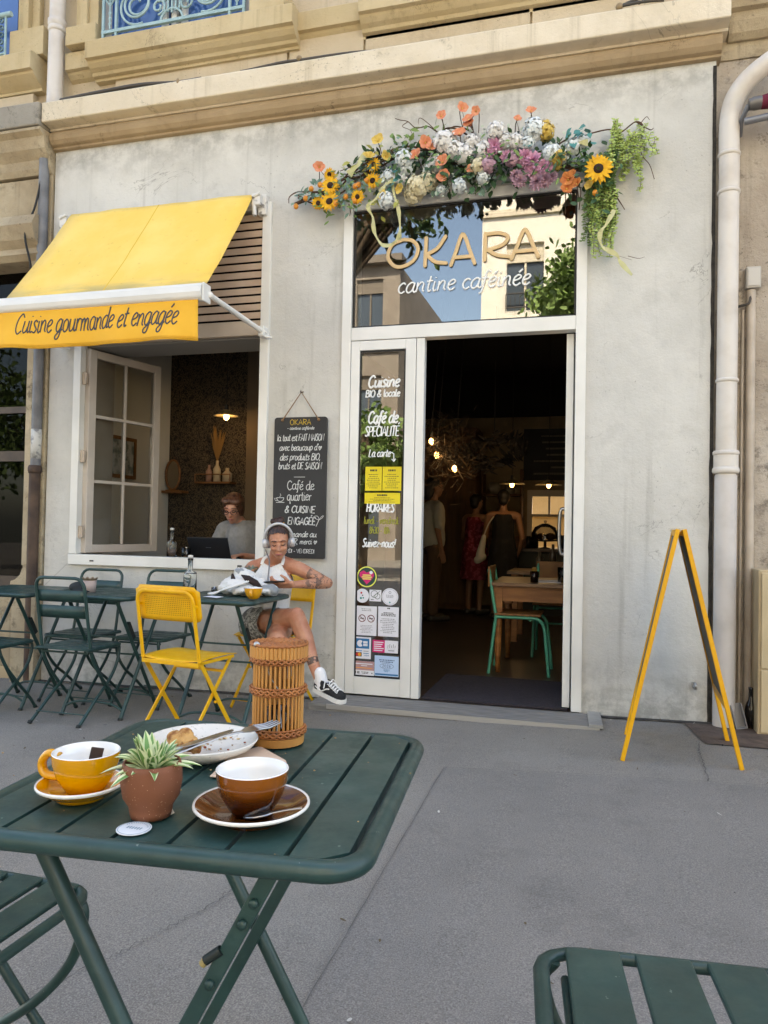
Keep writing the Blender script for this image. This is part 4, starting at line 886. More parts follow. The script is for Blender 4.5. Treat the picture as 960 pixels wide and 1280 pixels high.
def sunflower(px, py, r_, dy=.14, n=None):
    c = GP(px, py, dy); n = V(n or (random.uniform(-.2,.2), -1, random.uniform(-.35,.1))).normalized(); u, v = frame_of(n); mb = MB()
    for ring in range(2):
        for k in range(15):
            a = 2*PI*(k+.5*ring)/15+random.uniform(-.08,.08); d = (u*math.cos(a)+v*math.sin(a)+n*(.18 if ring else .02)).normalized()
            mb.petal(c+d*r_*.28, d, n, r_*random.uniform(.66,.82), r_*.27, -.25+.2*ring, 0, ((0,.5),(.35,1),(.7,.8),(1,.1)))
    mb.ell(c+n*.006, (r_*.36, r_*.36, r_*.16), n.to_track_quat('Z','Y').to_matrix(), 12, 8, 1); B('sunflower', mb, [f_yel, f_brn], gar)
def lily(px, py, r_, mat, dy=.15, n=None, k=6, name='lily'):
    c = GP(px, py, dy); n = V(n or (random.uniform(-.6,.6), -1, random.uniform(-.2,.7))).normalized(); u, v = frame_of(n); mb = MB()
    for i in range(k):
        a = 2*PI*i/k+random.uniform(-.15,.15); d = (u*math.cos(a)+v*math.sin(a)+n*.95).normalized(); mb.petal(c, d, (n-d*.6), r_*random.uniform(.85,1.05), r_*.80, -.15, 0, ((0,.35),(.3,.8),(.6,1.05),(.85,.85),(1,.3)))
    mb.ell(c+n*r_*.25, (r_*.1,)*3, None, 8, 5, 1); mb.tube(cr([c, c-n*.04, c-n*.06+V((random.uniform(-.03,.03), .06, -.08))], 4), .003, 5, 2); B(name, mb, [mat, f_ylw, twig], gar)
def hydrangea(px, py, r_, mat, dy=.14, nf=170, name='hydrangea'):
    r_ *= random.uniform(.80, .98); c = GP(px, py, dy); mb = MB()
    for i in range(nf):
        z = 1-2*(i+.5)/nf; a = i*2.39996; s_ = math.sqrt(1-z*z); n = V((s_*math.cos(a), -abs(s_*math.sin(a)) if random.random() < .8 else s_*math.sin(a), z)); n = (n+rv()*.45).normalized()
        p = c+n*r_*random.uniform(.62,1.08); u, v = frame_of(n); a0 = random.random()*6
        for k in range(4):
            d = u*math.cos(a0+k*PI/2)+v*math.sin(a0+k*PI/2)+n*.25; mb.petal(p, d, n, r_*.20, r_*.21, -.3, 0, ((0,.3),(.5,1),(1,.6)))
    mb.ell(c, (r_*.5,)*3, None, 10, 7, 0); B(name, mb, [mat, l_dk], gar)
def dahlia(px, py, r_, mat, dy=.15):
    r_ *= .86
    c = GP(px, py, dy); n = V((random.uniform(-.4,.4), -1, random.uniform(-.3,.4))).normalized(); u, v = frame_of(n); mb = MB()
    for ring in range(5):
        el = R(8+ring*17); m_ = 14-ring*2
        for k in range(m_):
            a = 2*PI*(k+.5*(ring % 2))/m_; d = (u*math.cos(a)+v*math.sin(a))*math.cos(el)+n*math.sin(el); mb.petal(c, d, n, r_*random.uniform(.85,1.05)*(1-.05*ring), r_*.34, -.15, 0)
    B('dahlia', mb, mat, gar)
def leaves(cpx, n, sp, L, W, mat, dy=(.03,.16), name='leaf_spray', droop=.3):
    mb = MB()
    for (px, py) in cpx:
        for i in range(n):
            c = GP(px+random.gauss(0, sp), py+random.gauss(0, sp*.75), random.uniform(*dy)); d = V((random.uniform(-1,1), random.uniform(-1,.15), random.uniform(-1,1)-droop)); mb.petal(c, d, V((0,-1,.5))+rv()*.5, L*random.uniform(.6,1.2), W*random.uniform(.7,1.2), random.uniform(-.3,.3), 0, ((0,.1),(.3,.85),(.6,.9),(1,.05)))
    B(name, mb, mat, gar)
# woody base
mb = MB()
base = [(368,252),(390,246),(420,236),(455,212),(500,190),(540,196),(590,206),(640,196),(690,204),(730,215),(752,225)]
for k in range(5):
    mb.tube(cr([GP(x+random.uniform(-6,6), y+random.uniform(-9,9), .04+random.uniform(0,.05)) for x, y in base], 5), .006, 6)
def twigp(pts, r_=.005, dy=.08): P = cr([GP(x, y, dy+random.uniform(-.02,.03)) for x, y in pts], 5); mb.tube(P, [r_*(1-.65*i/len(P)) for i in range(len(P))], 6)
twigp([(400,240),(385,240),(372,240),(362,246),(361,254)], .007); twigp([(600,180),(575,163),(560,160),(548,165),(535,158),(520,160),(510,152),(500,150),(494,148)], .006); twigp([(510,152),(503,158),(513,163),(516,172)], .003); twigp([(545,163),(530,150),(524,148),(523,155)], .003)
twigp([(600,178),(590,165),(570,158),(556,164),(545,166)], .007); twigp([(690,188),(705,176),(722,172),(745,165),(762,162),(775,166),(795,152),(805,160),(800,180),(803,195),(812,206),(818,224)], .0055); twigp([(795,152),(812,162),(817,160)], .004); twigp([(800,155),(808,146),(812,150)], .003)
twigp([(470,190),(455,202),(440,208),(425,214)], .006); twigp([(762,235),(772,248),(781,262)], .006); twigp([(436,255),(438,264),(437,270)], .004); twigp([(785,320),(798,323),(806,321)], .002); twigp([(750,296),(755,312),(768,318),(790,325)], .002)
for a, b, c in (((577,165),(580,150),(578,139)),((592,165),(590,150),(595,141)),((650,168),(648,160),(646,152)),((665,165),(666,152),(664,141)),((560,175),(556,160),(552,149)),((412,226),(402,215),(398,206))): twigp([a,b,c], .003, .12)
B('branch', mb, twig, gar)
# foliage
leaves([(385,248),(400,235),(420,235),(440,235),(455,230),(430,250)], 14, 9, .055, .026, l_eu); leaves([(500,205),(530,200),(555,200),(585,210),(625,205),(600,225),(570,225)], 26, 13, .07, .035, l_dk); leaves([(700,195),(735,200),(755,215),(740,240),(640,215)], 26, 13, .06, .028, l_dk)
leaves([(510,175),(540,170),(500,190),(650,215),(720,200),(625,200),(592,215)], 16, 11, .055, .028, l_md); leaves([(470,190),(465,210),(480,255),(430,215),(475,238)], 7, 9, .06, .03, l_ol); leaves([(485,210),(498,180),(545,240),(610,230)], 8, 9, .05, .03, l_eu)
leaves([(494,217),(657,182),(668,164),(715,170),(730,168),(737,166),(575,178),(486,230)], 4, 5, .065, .042, l_tl, (.12,.18))
leaves([(450,215),(470,205),(495,200),(520,212),(545,195),(570,200),(600,200),(630,190),(655,185),(685,200),(705,205),(640,205)], 24, 13, .06, .03, l_dk, (.02,.10)); leaves([(500,215),(540,215),(590,225),(610,175),(640,175),(700,180),(560,235),(480,225)], 22, 10, .028, .018, l_pal, (.08,.17)); leaves([(400,245),(425,225),(440,250),(460,235),(415,260)], 14, 9, .05, .024, l_md, (.05,.15))
leaves([(470,205),(500,215),(530,205),(560,205),(590,205),(620,195),(650,210),(680,210),(700,200),(725,205)], 9, 12, .05, .022, l_dk, (.17,.25)); leaves([(440,235),(500,195),(545,190),(600,185),(640,190),(690,205)], 8, 12, .04, .018, l_md, (.17,.24))
# hanging vine on the right
def vine(starts, mat, name, sp=.022, lf=.020):
    mb = MB()
    for (px, py, L, dx) in starts:
        p = GP(px, py, random.uniform(.04,.12)); n = int(L/sp*1.4)
        P = [p+V((dx*t*t+.008*math.sin(t*9+px), random.uniform(-.006,.006), -L*t)) for t in [i/n for i in range(n+1)]]; mb.tube(P, .0014, 4, 1)
        for q in P:
            for sg in (-1, 1):
                for _ in range(2): mb.petal(q, V((sg*random.uniform(.4,1), random.uniform(-.8,.2), random.uniform(-.8,.3))), V((0,-1,.6))+rv()*.4, lf*random.uniform(.7,1.3), lf*.62, .1, 0)
    B(name, mb, [mat, twig], gar)
vine([(788+random.uniform(-22,20), 152+random.uniform(-3,26), random.uniform(.10,.30), random.uniform(-.05,.05)) for _ in range(22)]+[(812,165,.14,.02),(817,172,.10,.02)], l_lt, 'trailing_vine')
vine([(752+random.uniform(-17,17), 195+random.uniform(-5,45), random.uniform(.12,.36), random.uniform(-.04,.04)) for _ in range(34)], l_md, 'trailing_vine'); vine([(755+random.uniform(-14,22), 215+random.uniform(-5,30), random.uniform(.1,.42), random.uniform(-.02,.05)) for _ in range(14)], l_lt, 'trailing_vine')
# flowers
for px, py, r_ in ((413,232,.062),(412,252,.066),(398,254,.045),(467,206,.048),(466,226,.052),(412,218,.042),(447,246,.045)): sunflower(px, py, r_)
sunflower(748, 211, .082, .2, (.05,-1,-.05))
for px, py, r_ in ((399,210,.05),(552,147,.045),(577,137,.048),(587,152,.05),(588,158,.05),(596,140,.04),(664,141,.042),(646,151,.036),(575,170,.056),(532,180,.055),(538,188,.055),(521,197,.055),(554,205,.058),(556,222,.058),(590,214,.046)): lily(px, py, r_, f_ora)
for px, py, r_ in ((711,226,.055),(722,232,.05),(708,238,.05),(716,220,.045)): lily(px, py, r_, f_ora2)
for px, py, r_ in ((473,178,.055),(461,198,.05),(482,197,.045),(502,236,.045),(480,246,.045),(738,232,.04)): lily(px, py, r_, f_ylw, name='yellow_blossom')
for px, py, r_, m_ in ((556,178,.085,f_wht),(581,194,.085,f_wht),(568,188,.06,f_wht),(605,190,.075,f_wht),(620,164,.06,f_wht),(646,178,.055,f_wht),(668,163,.075,f_blu),(522,234,.09,f_crm),(535,228,.07,f_crm),(516,244,.065,f_crm),(505,200,.07,f_blu),(508,212,.05,f_blu),(487,224,.062,f_blu),(484,251,.06,f_blu),(690,192,.07,f_blu),(703,196,.05,f_blu),(716,184,.062,f_blu),(728,178,.05,f_blu),(604,222,.055,f_blu),(574,233,.05,f_blu),(610,207,.06,f_mau),(655,202,.06,f_mau),(683,165,.055,f_ylw),(682,158,.045,f_ylw),(697,197,.05,f_ylw),(695,206,.042,f_ylw),(552,238,.035,f_blu),(545,205,.06,f_wht),(590,178,.065,f_wht),(632,178,.06,f_wht),(598,208,.055,f_crm),(640,200,.055,f_mau),(500,226,.05,f_wht),(536,212,.05,f_blu),(660,180,.055,f_blu)): hydrangea(px, py, r_, m_, dy=random.uniform(.10,.17))
for px, py, r_, m_ in ((618,183,.075,f_pnk),(667,203,.085,f_pnk),(680,210,.075,f_pnk),(656,197,.07,f_pnk),(672,228,.07,f_mau),(650,226,.06,f_mau),(683,225,.06,f_mau),(645,220,.055,f_mau),(664,212,.06,f_pnk),(690,222,.05,f_mau),(634,196,.055,f_pnk),(611,193,.055,f_pnk)): dahlia(px, py, r_, m_)
mb = MB()
for px, py in ((389,236),(458,226),(448,231),(444,233),(443,251),(370,258),(382,248),(420,254),(432,246),(400,231),(744,241)): mb.ell(GP(px, py, .15), (.017,.017,.019))
B('berries', mb, f_bud, gar)
# sheer ribbons
rib = M('sheer_ribbon', 'b5b27c', .55, 'c6c396', 12); 
def ribbon(pts, wd, dy=.15):
    P = cr([GP(x, y, dy+.015*math.sin(i)) for i, (x, y) in enumerate(pts)], 7); l = []; r_ = []
    for i, p in enumerate(P):
        t = P[min(i+1, len(P)-1)]-P[max(i-1, 0)]; s_ = t.cross(V((0,-1,.3*math.sin(i*.4)))).normalized(); ww = wd*(.7+.3*math.sin(i*.55)); l.append(p-s_*ww/2+V((0,.004*math.sin(i),0))); r_.append(p+s_*ww/2)
    mb = MB(); mb.strip(l, r_); B('ribbon', mb, rib, gar)
ribbon([(482,232),(470,248),(460,258),(466,272),(468,290),(478,306),(492,304),(500,292)], .028); ribbon([(490,215),(492,240),(498,262),(500,285),(499,300)], .026); ribbon([(458,190),(448,205),(436,218)], .05); ribbon([(500,225),(485,228),(476,240)], .04); ribbon([(768,262),(758,280),(750,292),(753,308),(770,318),(776,328),(790,344)], .03); ribbon([(700,195),(720,180),(735,178)], .04)
# ---------------------------------------------------------------- the room behind
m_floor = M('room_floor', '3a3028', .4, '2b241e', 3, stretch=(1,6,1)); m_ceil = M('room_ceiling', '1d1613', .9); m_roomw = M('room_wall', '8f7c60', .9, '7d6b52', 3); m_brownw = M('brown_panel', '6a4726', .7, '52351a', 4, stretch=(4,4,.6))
BY_ = 11.0
mb = MB(); mb.box(-3.98, 1.5, WY+.362, BY_, -.12, .030); mb.box(-1.64, -.09, WY+.0, WY+.3615, -.12, .029); struct('room_floor', mb, m_floor)
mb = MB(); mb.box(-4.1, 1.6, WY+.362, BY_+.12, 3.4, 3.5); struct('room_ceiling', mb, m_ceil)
mb = MB(); mb.box(-4.12, -3.981, WY+.362, BY_+.1, -.1, 3.4); struct('room_wall', mb, M('nook_wall', 'e2dfd4', .9, 'd8d4c8', 2))
mb = MB(); mb.box(1.5, 1.6, WY+.362, BY_+.1, -.1, 3.4); struct('room_wall', mb, m_roomw)
mb = MB(); wall_grid(mb, [-3.98, -.97, .25, 1.5], [-.1, .85, 1.72, 2.78], [(-.97,.25,.85,1.72)], BY_, BY_+.12); struct('room_wall', mb, m_roomw)
mb = MB(); mb.box(-3.98, 1.5, BY_-.02, BY_+.12, 2.782, 3.4); struct('room_beam', mb, m_ceil)
g = NB('leopard_wallpaper', .85)
vv = g.vor(38, 'F1', g.map((1,1,.75))); nz = g.noise(30, 3)
c = g.mix(g.rng(g.mul(vv, g.mul(nz, 1.4), 'MULTIPLY'), .20, .27), hexc('2a221b'), hexc('5d4f3d'))
g.col(g.mix(g.rng(g.vor(38, 'DISTANCE_TO_EDGE', g.map((1,1,.75))), .02, .10), hexc('1d1712'), c))
mb = MB(); mb.box(-3.98, -3.12, 6.40, 6.5, 0, 3.4); struct('wallpaper_wall', mb, g.m)
mb = MB(); mb.box(-3.119, -2.93, 6.30, 6.62, .03, 3.4); mb.box(-3.0, -2.94, 6.62, BY_, .03, 3.4); struct('partition_wall', mb, M('pier_paint', '6b5b48', .9))
mb = MB(); mb.box(-5, 4, 13.2, 13.4, -.2, 3.2); tag(B('courtyard_wall', mb, plaster('yard_render', hexc('e2c58e'), hexc('ecd3a2'), hexc('c2a470'))), 'sunny beige yard wall seen through the window at the back of the room', 'wall')
mb = MB(); mb.box(-5, 4, BY_+.13, 13.2, -.25, -.2); struct('yard_ground', mb, m_asph2)
t = thing('back_window', 'bright white framed window with a drawn beige blind in the back wall of the room', 'window', (-.36, BY_, .85))
mb = MB()
for a, b, c_, d in ((-.97,-.90,.85,1.72),(.18,.25,.85,1.72),(-.90,.18,1.63,1.72),(-.90,.18,.85,.9),(-.90,.18,1.34,1.375)): mb.box(a, b, BY_-.02, BY_+.06, c_, d)
for x in (-.66, -.40, -.12): mb.box(x-.015, x+.015, BY_+.0, BY_+.04, 1.376, 1.629)
B('frame', mb, M('old_white', 'b7aa98', .5), t)
mb = MB(); mb.strip([V((-.90+i*.03, BY_+.03+.008*(i % 2), .9)) for i in range(37)], [V((-.90+i*.03, BY_+.03+.008*(i % 2), 1.34)) for i in range(37)])
gm = M('sheer_blind', 'd9bd86', .8); gm.node_tree.nodes['Principled BSDF'].inputs['Transmission Weight'].default_value = .6; gm.node_tree.nodes['Principled BSDF'].inputs['Roughness'].default_value = 1
B('blind', mb, gm, t)
# panelling, shelf, counter
t = thing('wall_cupboard', 'tall brown wooden cupboard filling the far corner of the room', 'cupboard', (-2.1, 10.6, .03))
mb = MB(); mb.box(-2.90, -1.62, 10.3, 10.95, .03, 2.55); B('carcass', mb, m_brownw, t)
for x0 in (-2.88, -2.24): mb = MB(); mb.box(x0, x0+.61, 10.27, 10.298, .10, 2.4); B('cupboard_door', mb, m_brownw, t, bevel=.004)
t = thing('wall_shelf', 'dark wooden wall shelf with pots between the cupboard and the window', 'shelf', (-1.3, 10.8, 1.2))
mb = MB(); mb.box(-1.60, -1.02, 10.7, 10.99, 1.28, 1.31); mb.box(-1.60, -1.02, 10.7, 10.99, 1.62, 1.65); mb.box(-1.60, -1.57, 10.7, 10.99, .9, 2.0); mb.box(-1.05, -1.02, 10.7, 10.99, .9, 2.0); B('shelf_board', mb, m_brownw, t)
for x, z, r_ in ((-1.46,1.311,.06),(-1.3,1.311,.08),(-1.2,1.651,.07),(-1.42,1.651,.09)):
    mb = MB(); mb.lathe([(0,0),(r_*.7,0),(r_,r_*.8),(r_*.8,r_*1.8),(r_*.7,r_*1.8),(0,r_*.4)], (x,10.83,z), 14); tag(B('pot', mb, M('dim_pot', '8d8478', .6)), 'small pot on the dark wall shelf at the back of the room', 'pot', 'pots on the back shelf')
t = thing('bar_counter', 'dark bar counter below the bright back window', 'counter', (.1, 10.3, .03))
mb = MB(); mb.box(-.98, 1.3, 10.05, 10.6, .03, .86); B('counter_front', mb, M('dark_green_panel', '2a2f28', .6), t); mb = MB(); mb.box(-1.02, 1.35, 10.0, 10.65, .861, .90); B('counter_top', mb, M('counter_wood', '4b3826', .4), t)
def onc(px, Y): return aty(px, 700, Y).x
t = thing('cake_stand', 'glass domed cake stand silhouetted in front of the bright back window', 'cake stand', (onc(681,10.2), 10.2, .901)); x = onc(681,10.2)
mb = MB(); mb.lathe([(0,0),(.09,0),(.02,.02),(.018,.09),(.19,.10),(.19,.115),(0,.115)], (x,10.2,.901), 24); B('stand', mb, m_black, t)
mb = MB(); mb.lathe([(.18,.117),(.18,.20),(.14,.28),(.05,.33),(0,.335)], (x,10.2,.901), 24); mb.lathe([(0,.335),(.02,.345),(.02,.37),(0,.375)], (x,10.2,.901), 12); B('dome', mb, glass_sheet('dome_glass', .1, (.7,.7,.7)), t)
mb = MB(); mb.ell((x-.05,10.2,1.06), (.07,.07,.045)); mb.ell((x+.07,10.22,1.06), (.07,.06,.05)); B('cakes', mb, M('dark_cake', '3a2216', .8), t)
for px, h_, w_ in ((660,.16,.06),(668,.20,.05),(702,.18,.05)):
    mb = MB(); x = onc(px,10.25); mb.lathe([(0,0),(w_,0),(w_,h_*.75),(w_*.6,h_*.85),(w_*.6,h_),(0,h_)], (x,10.25,.901), 14); tag(B('storage_jar', mb, M('jar_black', '15130f', .3)), 'black storage jar on the bar counter before the back window', 'jar', 'jars on the bar counter')
t = thing('till_box', 'wooden box on the bar counter beside the black jars', 'box', (onc(647,10.2),10.2,.901)); mb = MB(); x = onc(649,10.2); mb.box(x-.11, x+.09, 10.1, 10.3, .901, 1.06); B('box', mb, m_wood, t, bevel=.004)
# chalk menu on the back wall
t = thing('menu_blackboard', 'large blackboard menu on the back wall above the window', 'blackboard', (-.4, BY_, 1.8))
mb = MB(); mb.box(-1.03, .3, BY_-.03, BY_-.004, 1.86, 2.6); bb = B('board', mb, M('menu_slate', '151514', .7), t)
mb = MB()
for i in range(7): greek(mb, -.95+.1*(i % 2), .1, 1.93+i*.09, 1.98+i*.09, BY_-.0315, 1, 0, .5)
B('chalk_writing', mb, M('faint_chalk', '77736a', .9), bb)
# lamps
def bulb_light(p, e, r_=.02):
    l = bpy.data.lights.new('lamp_light', 'POINT'); l.energy = e; l.color = (1, .72, .38); l.shadow_soft_size = r_; o = bpy.data.objects.new('lamp_light', l); COL.objects.link(o); o.location = p; return o
m_bulb = EM('glowing_bulb', (1,.52,.17), 3.2); m_flex = M('flex', '201a16', .7)
def pendant(p, label, shade_r, shade_m, top, e):
    e *= .35
    p = V(p); t = thing('pendant_lamp', label, 'pendant lamp', p); mb = MB(); mb.tube([p+V((0,0,.09)), V((p.x,p.y,top))], .004, 6); B('flex', mb, m_flex, t)
    mb = MB(); n = 36; pr = [(.025,.055),(.03,.05),(shade_r*.6,.022),(shade_r,.0),(shade_r,-.004),(shade_r*.6,.016),(.03,.042)]
    mb.lathe(pr, p, n); B('shade', mb, shade_m, t)
    mb = MB(); mb.tube([p+V((0,0,.04)), p+V((0,0,.10))], .018, 10); B('holder', mb, m_black, t)
    mb = MB(); mb.ell(p+V((0,0,-.005)), (.026,.026,.034), None, 12, 8); B('bulb', mb, m_bulb, t)
    bulb_light(p+V((0,0,-.06)), e)
m_shade = M('enamel_shade', 'b9a884', .4, 'a08c68', 6)
pendant(aty(283,520,6.0), 'fluted yellow lit pendant lamp hanging before the leopard wallpaper', .115, m_shade, 3.4, 1.0)
pendant(aty(640,605,8.8), 'flat shaded lit pendant lamp farther from the folded door leaf', .15, m_shade, 3.4, 1.2)
pendant(aty(686,606,8.8), 'flat shaded lit pendant lamp nearer to the folded door leaf', .15, m_shade, 3.4, 1.2)
t = thing('hanging_lamp_cluster', 'three bare glowing bulbs hanging amid dried grasses under the dark ceiling', 'chandelier', (-1.45, 7.2, 2.6))
for px, py in ((539,552),(546,569),(568,586)):
    p = aty(px, py, 7.2); mb = MB(); mb.tube([p+V((0,0,.08)), p+V((.02,0,.4)), V((p.x+.1,7.2,3.4))], .004, 6); B('flex', mb, m_flex, t)
    mb = MB(); mb.ell(p, (.024,.024,.034), None, 12, 8); B('bulb', mb, m_bulb, t); mb = MB(); mb.tube([p+V((0,0,.04)), p+V((0,0,.10))], .018, 8); B('holder', mb, m_black, t); bulb_light(p+V((.06,-.08,0)), .25)
mb = MB()
for k in range(520):
    px, py = random.gauss(556, 17), random.gauss(560, 20)
    p = aty(px, py, 7.2+random.uniform(-.2,.25)); d = V((random.uniform(-1,1), random.uniform(-1,1), random.uniform(-1.4,.4))); mb.petal(p, d, V((0,-1,.3)), random.uniform(.05,.17), .008, .5, 0)
B('dried_grass', mb, M('dry_grass', '3b2a17', .9, '241a10', 20), t)
t = thing('dried_wreath', 'dark wreath of dried leaves hanging beside the bare bulbs', 'wreath', (-1.0, 7.6, 2.1)); mb = MB()
for k in range(420):
    a = random.uniform(0, 2*PI); p = aty(618+random.gauss(0,5)+34*math.cos(a), 556+16*math.sin(a)+random.gauss(0,4)+9, 7.6+random.uniform(-.1,.1)); mb.petal(p, V((-math.sin(a)+random.uniform(-.6,.6), random.uniform(-.8,.8), math.cos(a)+random.uniform(-.6,.6))), V((0,-1,.2)), random.uniform(.05,.13), .02, .4, 0)
B('dried_leaves', mb, M('dark_dry_leaf', '2b2219', .9, '1b1610', 20), t)
mb = MB(); mb.tube([aty(618,556,7.6), V((aty(618,556,7.6).x,7.6,3.4))], .004, 5); B('hanging_string', mb, m_flex, t)
# doormat
P = [atz(523,868,.031), atz(722,885,.031), atz(702,853,.031), atz(531,838,.031)]; mb = MB()
mb.box(-1.08, -.16, WY+.04, 5.62, .0305, .042); tag(B('doormat', mb, M('mat_black', '2b272c', .95, '3a343c', 60, bump=.4, bscale=200)), 'wide dark charcoal doormat lying inside the open doorway', 'doormat')
# dining table and school chairs inside
tx0, tx1, ty0, ty1 = -.765, .42, 5.86, 6.62
t = thing('dining_table', 'old wooden dining table with turned legs inside the doorway', 'table', ((tx0+tx1)/2, 6.2, .03))
m_tw = M('table_wood', 'a9713f', .5, '85552c', 5, stretch=(1,5,5), bump=.08); m_tw2 = M('table_top_wood', '8d6a4a', .35, '6d4d33', 4, stretch=(1,8,8))
mb = MB(); mb.box(tx0-.03, tx1+.03, ty0-.04, ty1+.04, .70, .728); B('table_top', mb, m_tw2, t, bevel=.004)
mb = MB(); mb.box(tx0+.07, tx1-.07, ty0+.005, ty0+.03, .585, .699); mb.box(tx0+.07, tx1-.07, ty1-.03, ty1-.005, .585, .699); mb.box(tx0+.005, tx0+.03, ty0+.07, ty1-.07, .585, .699); B('apron', mb, m_tw, t)
for x in (tx0+.035, tx1-.035):
    for y in (ty0+.035, ty1-.035):
        mb = MB(); mb.box(x-.034, x+.034, y-.034, y+.034, .50, .699); mb.lathe([(0,.031),(.018,.031),(.024,.20),(.030,.40),(.033,.47),(.026,.485),(.034,.499),(0,.4995)], (x,y,0), 16); B('leg', mb, m_tw, t)
m_tq = M('turquoise_tube', '4fae94', .35, '459c84', 8); m_sw = M('school_wood', '9a6a3a', .5, '7d5229', 6, stretch=(1,6,1))
def school_chair(x, y, rot, label):
    t = thing('school_chair', label, 'chair', (0,0,0)); fr = MB()
    for s_ in (-.17, .17):
        fr.tube(cr([(s_,-.20,.80),(s_,-.17,.62),(s_,-.14,.45),(s_*1.0,-.12,.435),(s_,.12,.435),(s_,.19,.42),(s_,.225,.36),(s_*1.03,.245,.2),(s_*1.06,.265,.0)], 6), .0125, 10); fr.tube([(s_,-.14,.44),(s_*1.05,-.19,.0)], .0125, 10)
    fr.tube([(-.17,.12,.42),(.17,.12,.42)], .010, 8); fr.tube([(-.17,-.165,.25),(.17,-.165,.25)], .010, 8); B('frame', fr, m_tq, t)
    mb = MB(); mb.box(-.19, .19, -.15, .2, .449, .465); B('seat', mb, m_sw, t, bevel=.006)
    mb = MB(); mb.box(-.185, .185, -.205, -.19, .66, .82); B('backrest', mb, m_sw, t, bevel=.006)
    t.location = (x, y, .03); t.rotation_euler.z = rot; return t
school_chair(-.60, 6.0, R(-90), 'turquoise tubular chair with wooden seat tucked under the dining table')
school_chair(-.35, 6.95, R(180), 'second turquoise tubular chair on the far side of the dining table')
def table_glass(px, py_b, Y, h_, r_, mat, label):
    x = aty(px, py_b, Y).x; mb = MB(); mb.lathe([(0,0),(r_*.9,0),(r_,h_),(r_*.9,h_),(r_*.8,.01),(0,.01)], (x, Y, .729), 18); return tag(B('drinking_glass', mb, mat), label, 'glass')
table_glass(668, 727, 6.0, .085, .034, M('cola', '1c0f0a', .15), 'glass of dark drink on the wooden dining table')
table_glass(703, 722, 6.1, .12, .04, GL('clear_glass_in', (.8,.8,.8)), 'clear carafe glass on the wooden dining table by the folded door leaf')
mb = MB(); x = aty(689,728,6.15).x; mb.box(x-.11, x+.08, 6.0, 6.3, .729, .733); tag(B('place_card', mb, m_paper), 'pale sheet of paper lying on the wooden dining table', 'paper')
t = thing('condiment_tray', 'yellow tray of bottles behind the dining table', 'tray', (-.3,7.6,.729))
t2 = thing('side_table', 'dim wooden table farther inside behind the dining table', 'table', (-.2, 7.8, .03))
mb = MB(); mb.box(-.85, .6, 7.5, 8.2, .70, .728); B('table_top', mb, m_tw2, t2)
for x in (-.78, .53):
    for y in (7.57, 8.13): mb = MB(); mb.box(x-.03, x+.03, y-.03, y+.03, .031, .699); B('leg', mb, m_tw, t2)
mb = MB(); mb.box(-.62, -.1, 7.6, 7.85, .729, .76); B('tray', mb, M('mustard_tray', 'a5812c', .5), t)
for x, h_ in ((-.55,.16),(-.42,.24),(-.28,.2),(-.18,.15)): mb = MB(); mb.lathe([(0,0),(.035,0),(.035,h_*.6),(.014,h_*.75),(.014,h_),(0,h_)], (x,7.72,.7605), 12); B('bottle', mb, M('dim_bottle', '4a4032', .3), t)
# ---- the nook behind the window
mb = MB(); mb.box(-3.66, -2.30, WY+.062, 5.16, .845, .876); t = tag(B('window_counter', mb, m_tw2, bevel=.003), 'narrow wooden counter just inside the open shop window', 'counter')
mb = MB()
LP = aty(263, 698, 4.98); 
t = thing('laptop', 'black open laptop on the counter in front of the person in grey', 'laptop', (LP.x, 4.98, .877)); xl = LP.x
m_lap = M('laptop_black', '101318', .35, coat=.2)
mb = MB(); mb.box(xl-.165, xl+.165, 4.985, 5.155, .877, .893); B('keyboard_base', mb, m_lap, t, bevel=.004)
mb = MB(); mb.obox((xl,4.955,.96), (.165,0,0), V((0,-.42,1)).normalized()*.085, V((0,1,.42)).normalized()*.004); sc_ = B('screen_lid', mb, m_lap, t, bevel=.002)
mb = MB(); mb.tube([(xl-.02,4.947,.963),(xl+.02,4.947,.963)], .0025, 6); B('lid_mark', mb, M('lid_mark', '4a4f55', .3), sc_)
m_gl = GL('clear_glass', (.95,.97,.97), .01); m_cork = M('cap_white', 'cfccc4', .5); m_water = GL('water', (1,1,1), 0, 1.33)
def bottle(p, s_, label, rz=0, sq=True):
    p = V(p); t = thing('water_bottle', label, 'bottle', p); mb = MB(); n = 28
    pr = [(0,.0),(.036,.0),(.039,.006),(.039,.125),(.037,.135),(.018,.145),(.0145,.155),(.0145,.205),(.0165,.207),(.0165,.218),(.012,.218),(.0115,.155),(.014,.142),(.034,.131),(.036,.124),(.036,.010),(.0,.010)]
    mb.lathe([(a*s_, b*s_) for a, b in pr], p, n); B('bottle_glass', mb, m_gl, t)
    mb = MB(); mb.lathe([(0,.206),(.0105,.206),(.0105,.2185),(.015,.219),(.015,.236),(0,.238)], p, 16); 
    mb.v = [p+(q-p)*s_ if True else q for q in mb.v]; B('stopper', mb, m_cork, t)
    return t
pb = aty(214.5, 697, 4.90); bottle((pb.x, 4.90, .877), .95, 'clear glass water bottle with white cap on the counter inside the window')
mb = MB(); x = aty(232,699,4.9).x; mb.lathe([(0,0),(.030,0),(.036,.085),(.034,.085),(.028,.006),(0,.006)], (x,4.9,.877), 20); tag(B('drinking_glass', mb, m_gl), 'small clear glass beside the black laptop', 'glass')
m_nw = M('nook_wood', '8a5c30', .55, '6c4522', 6, stretch=(1,6,6))
t = thing('framed_picture', 'brown framed picture on the pale wall seen through the opened sash', 'picture', (-3.98, 5.57, 1.5))
mb = MB()
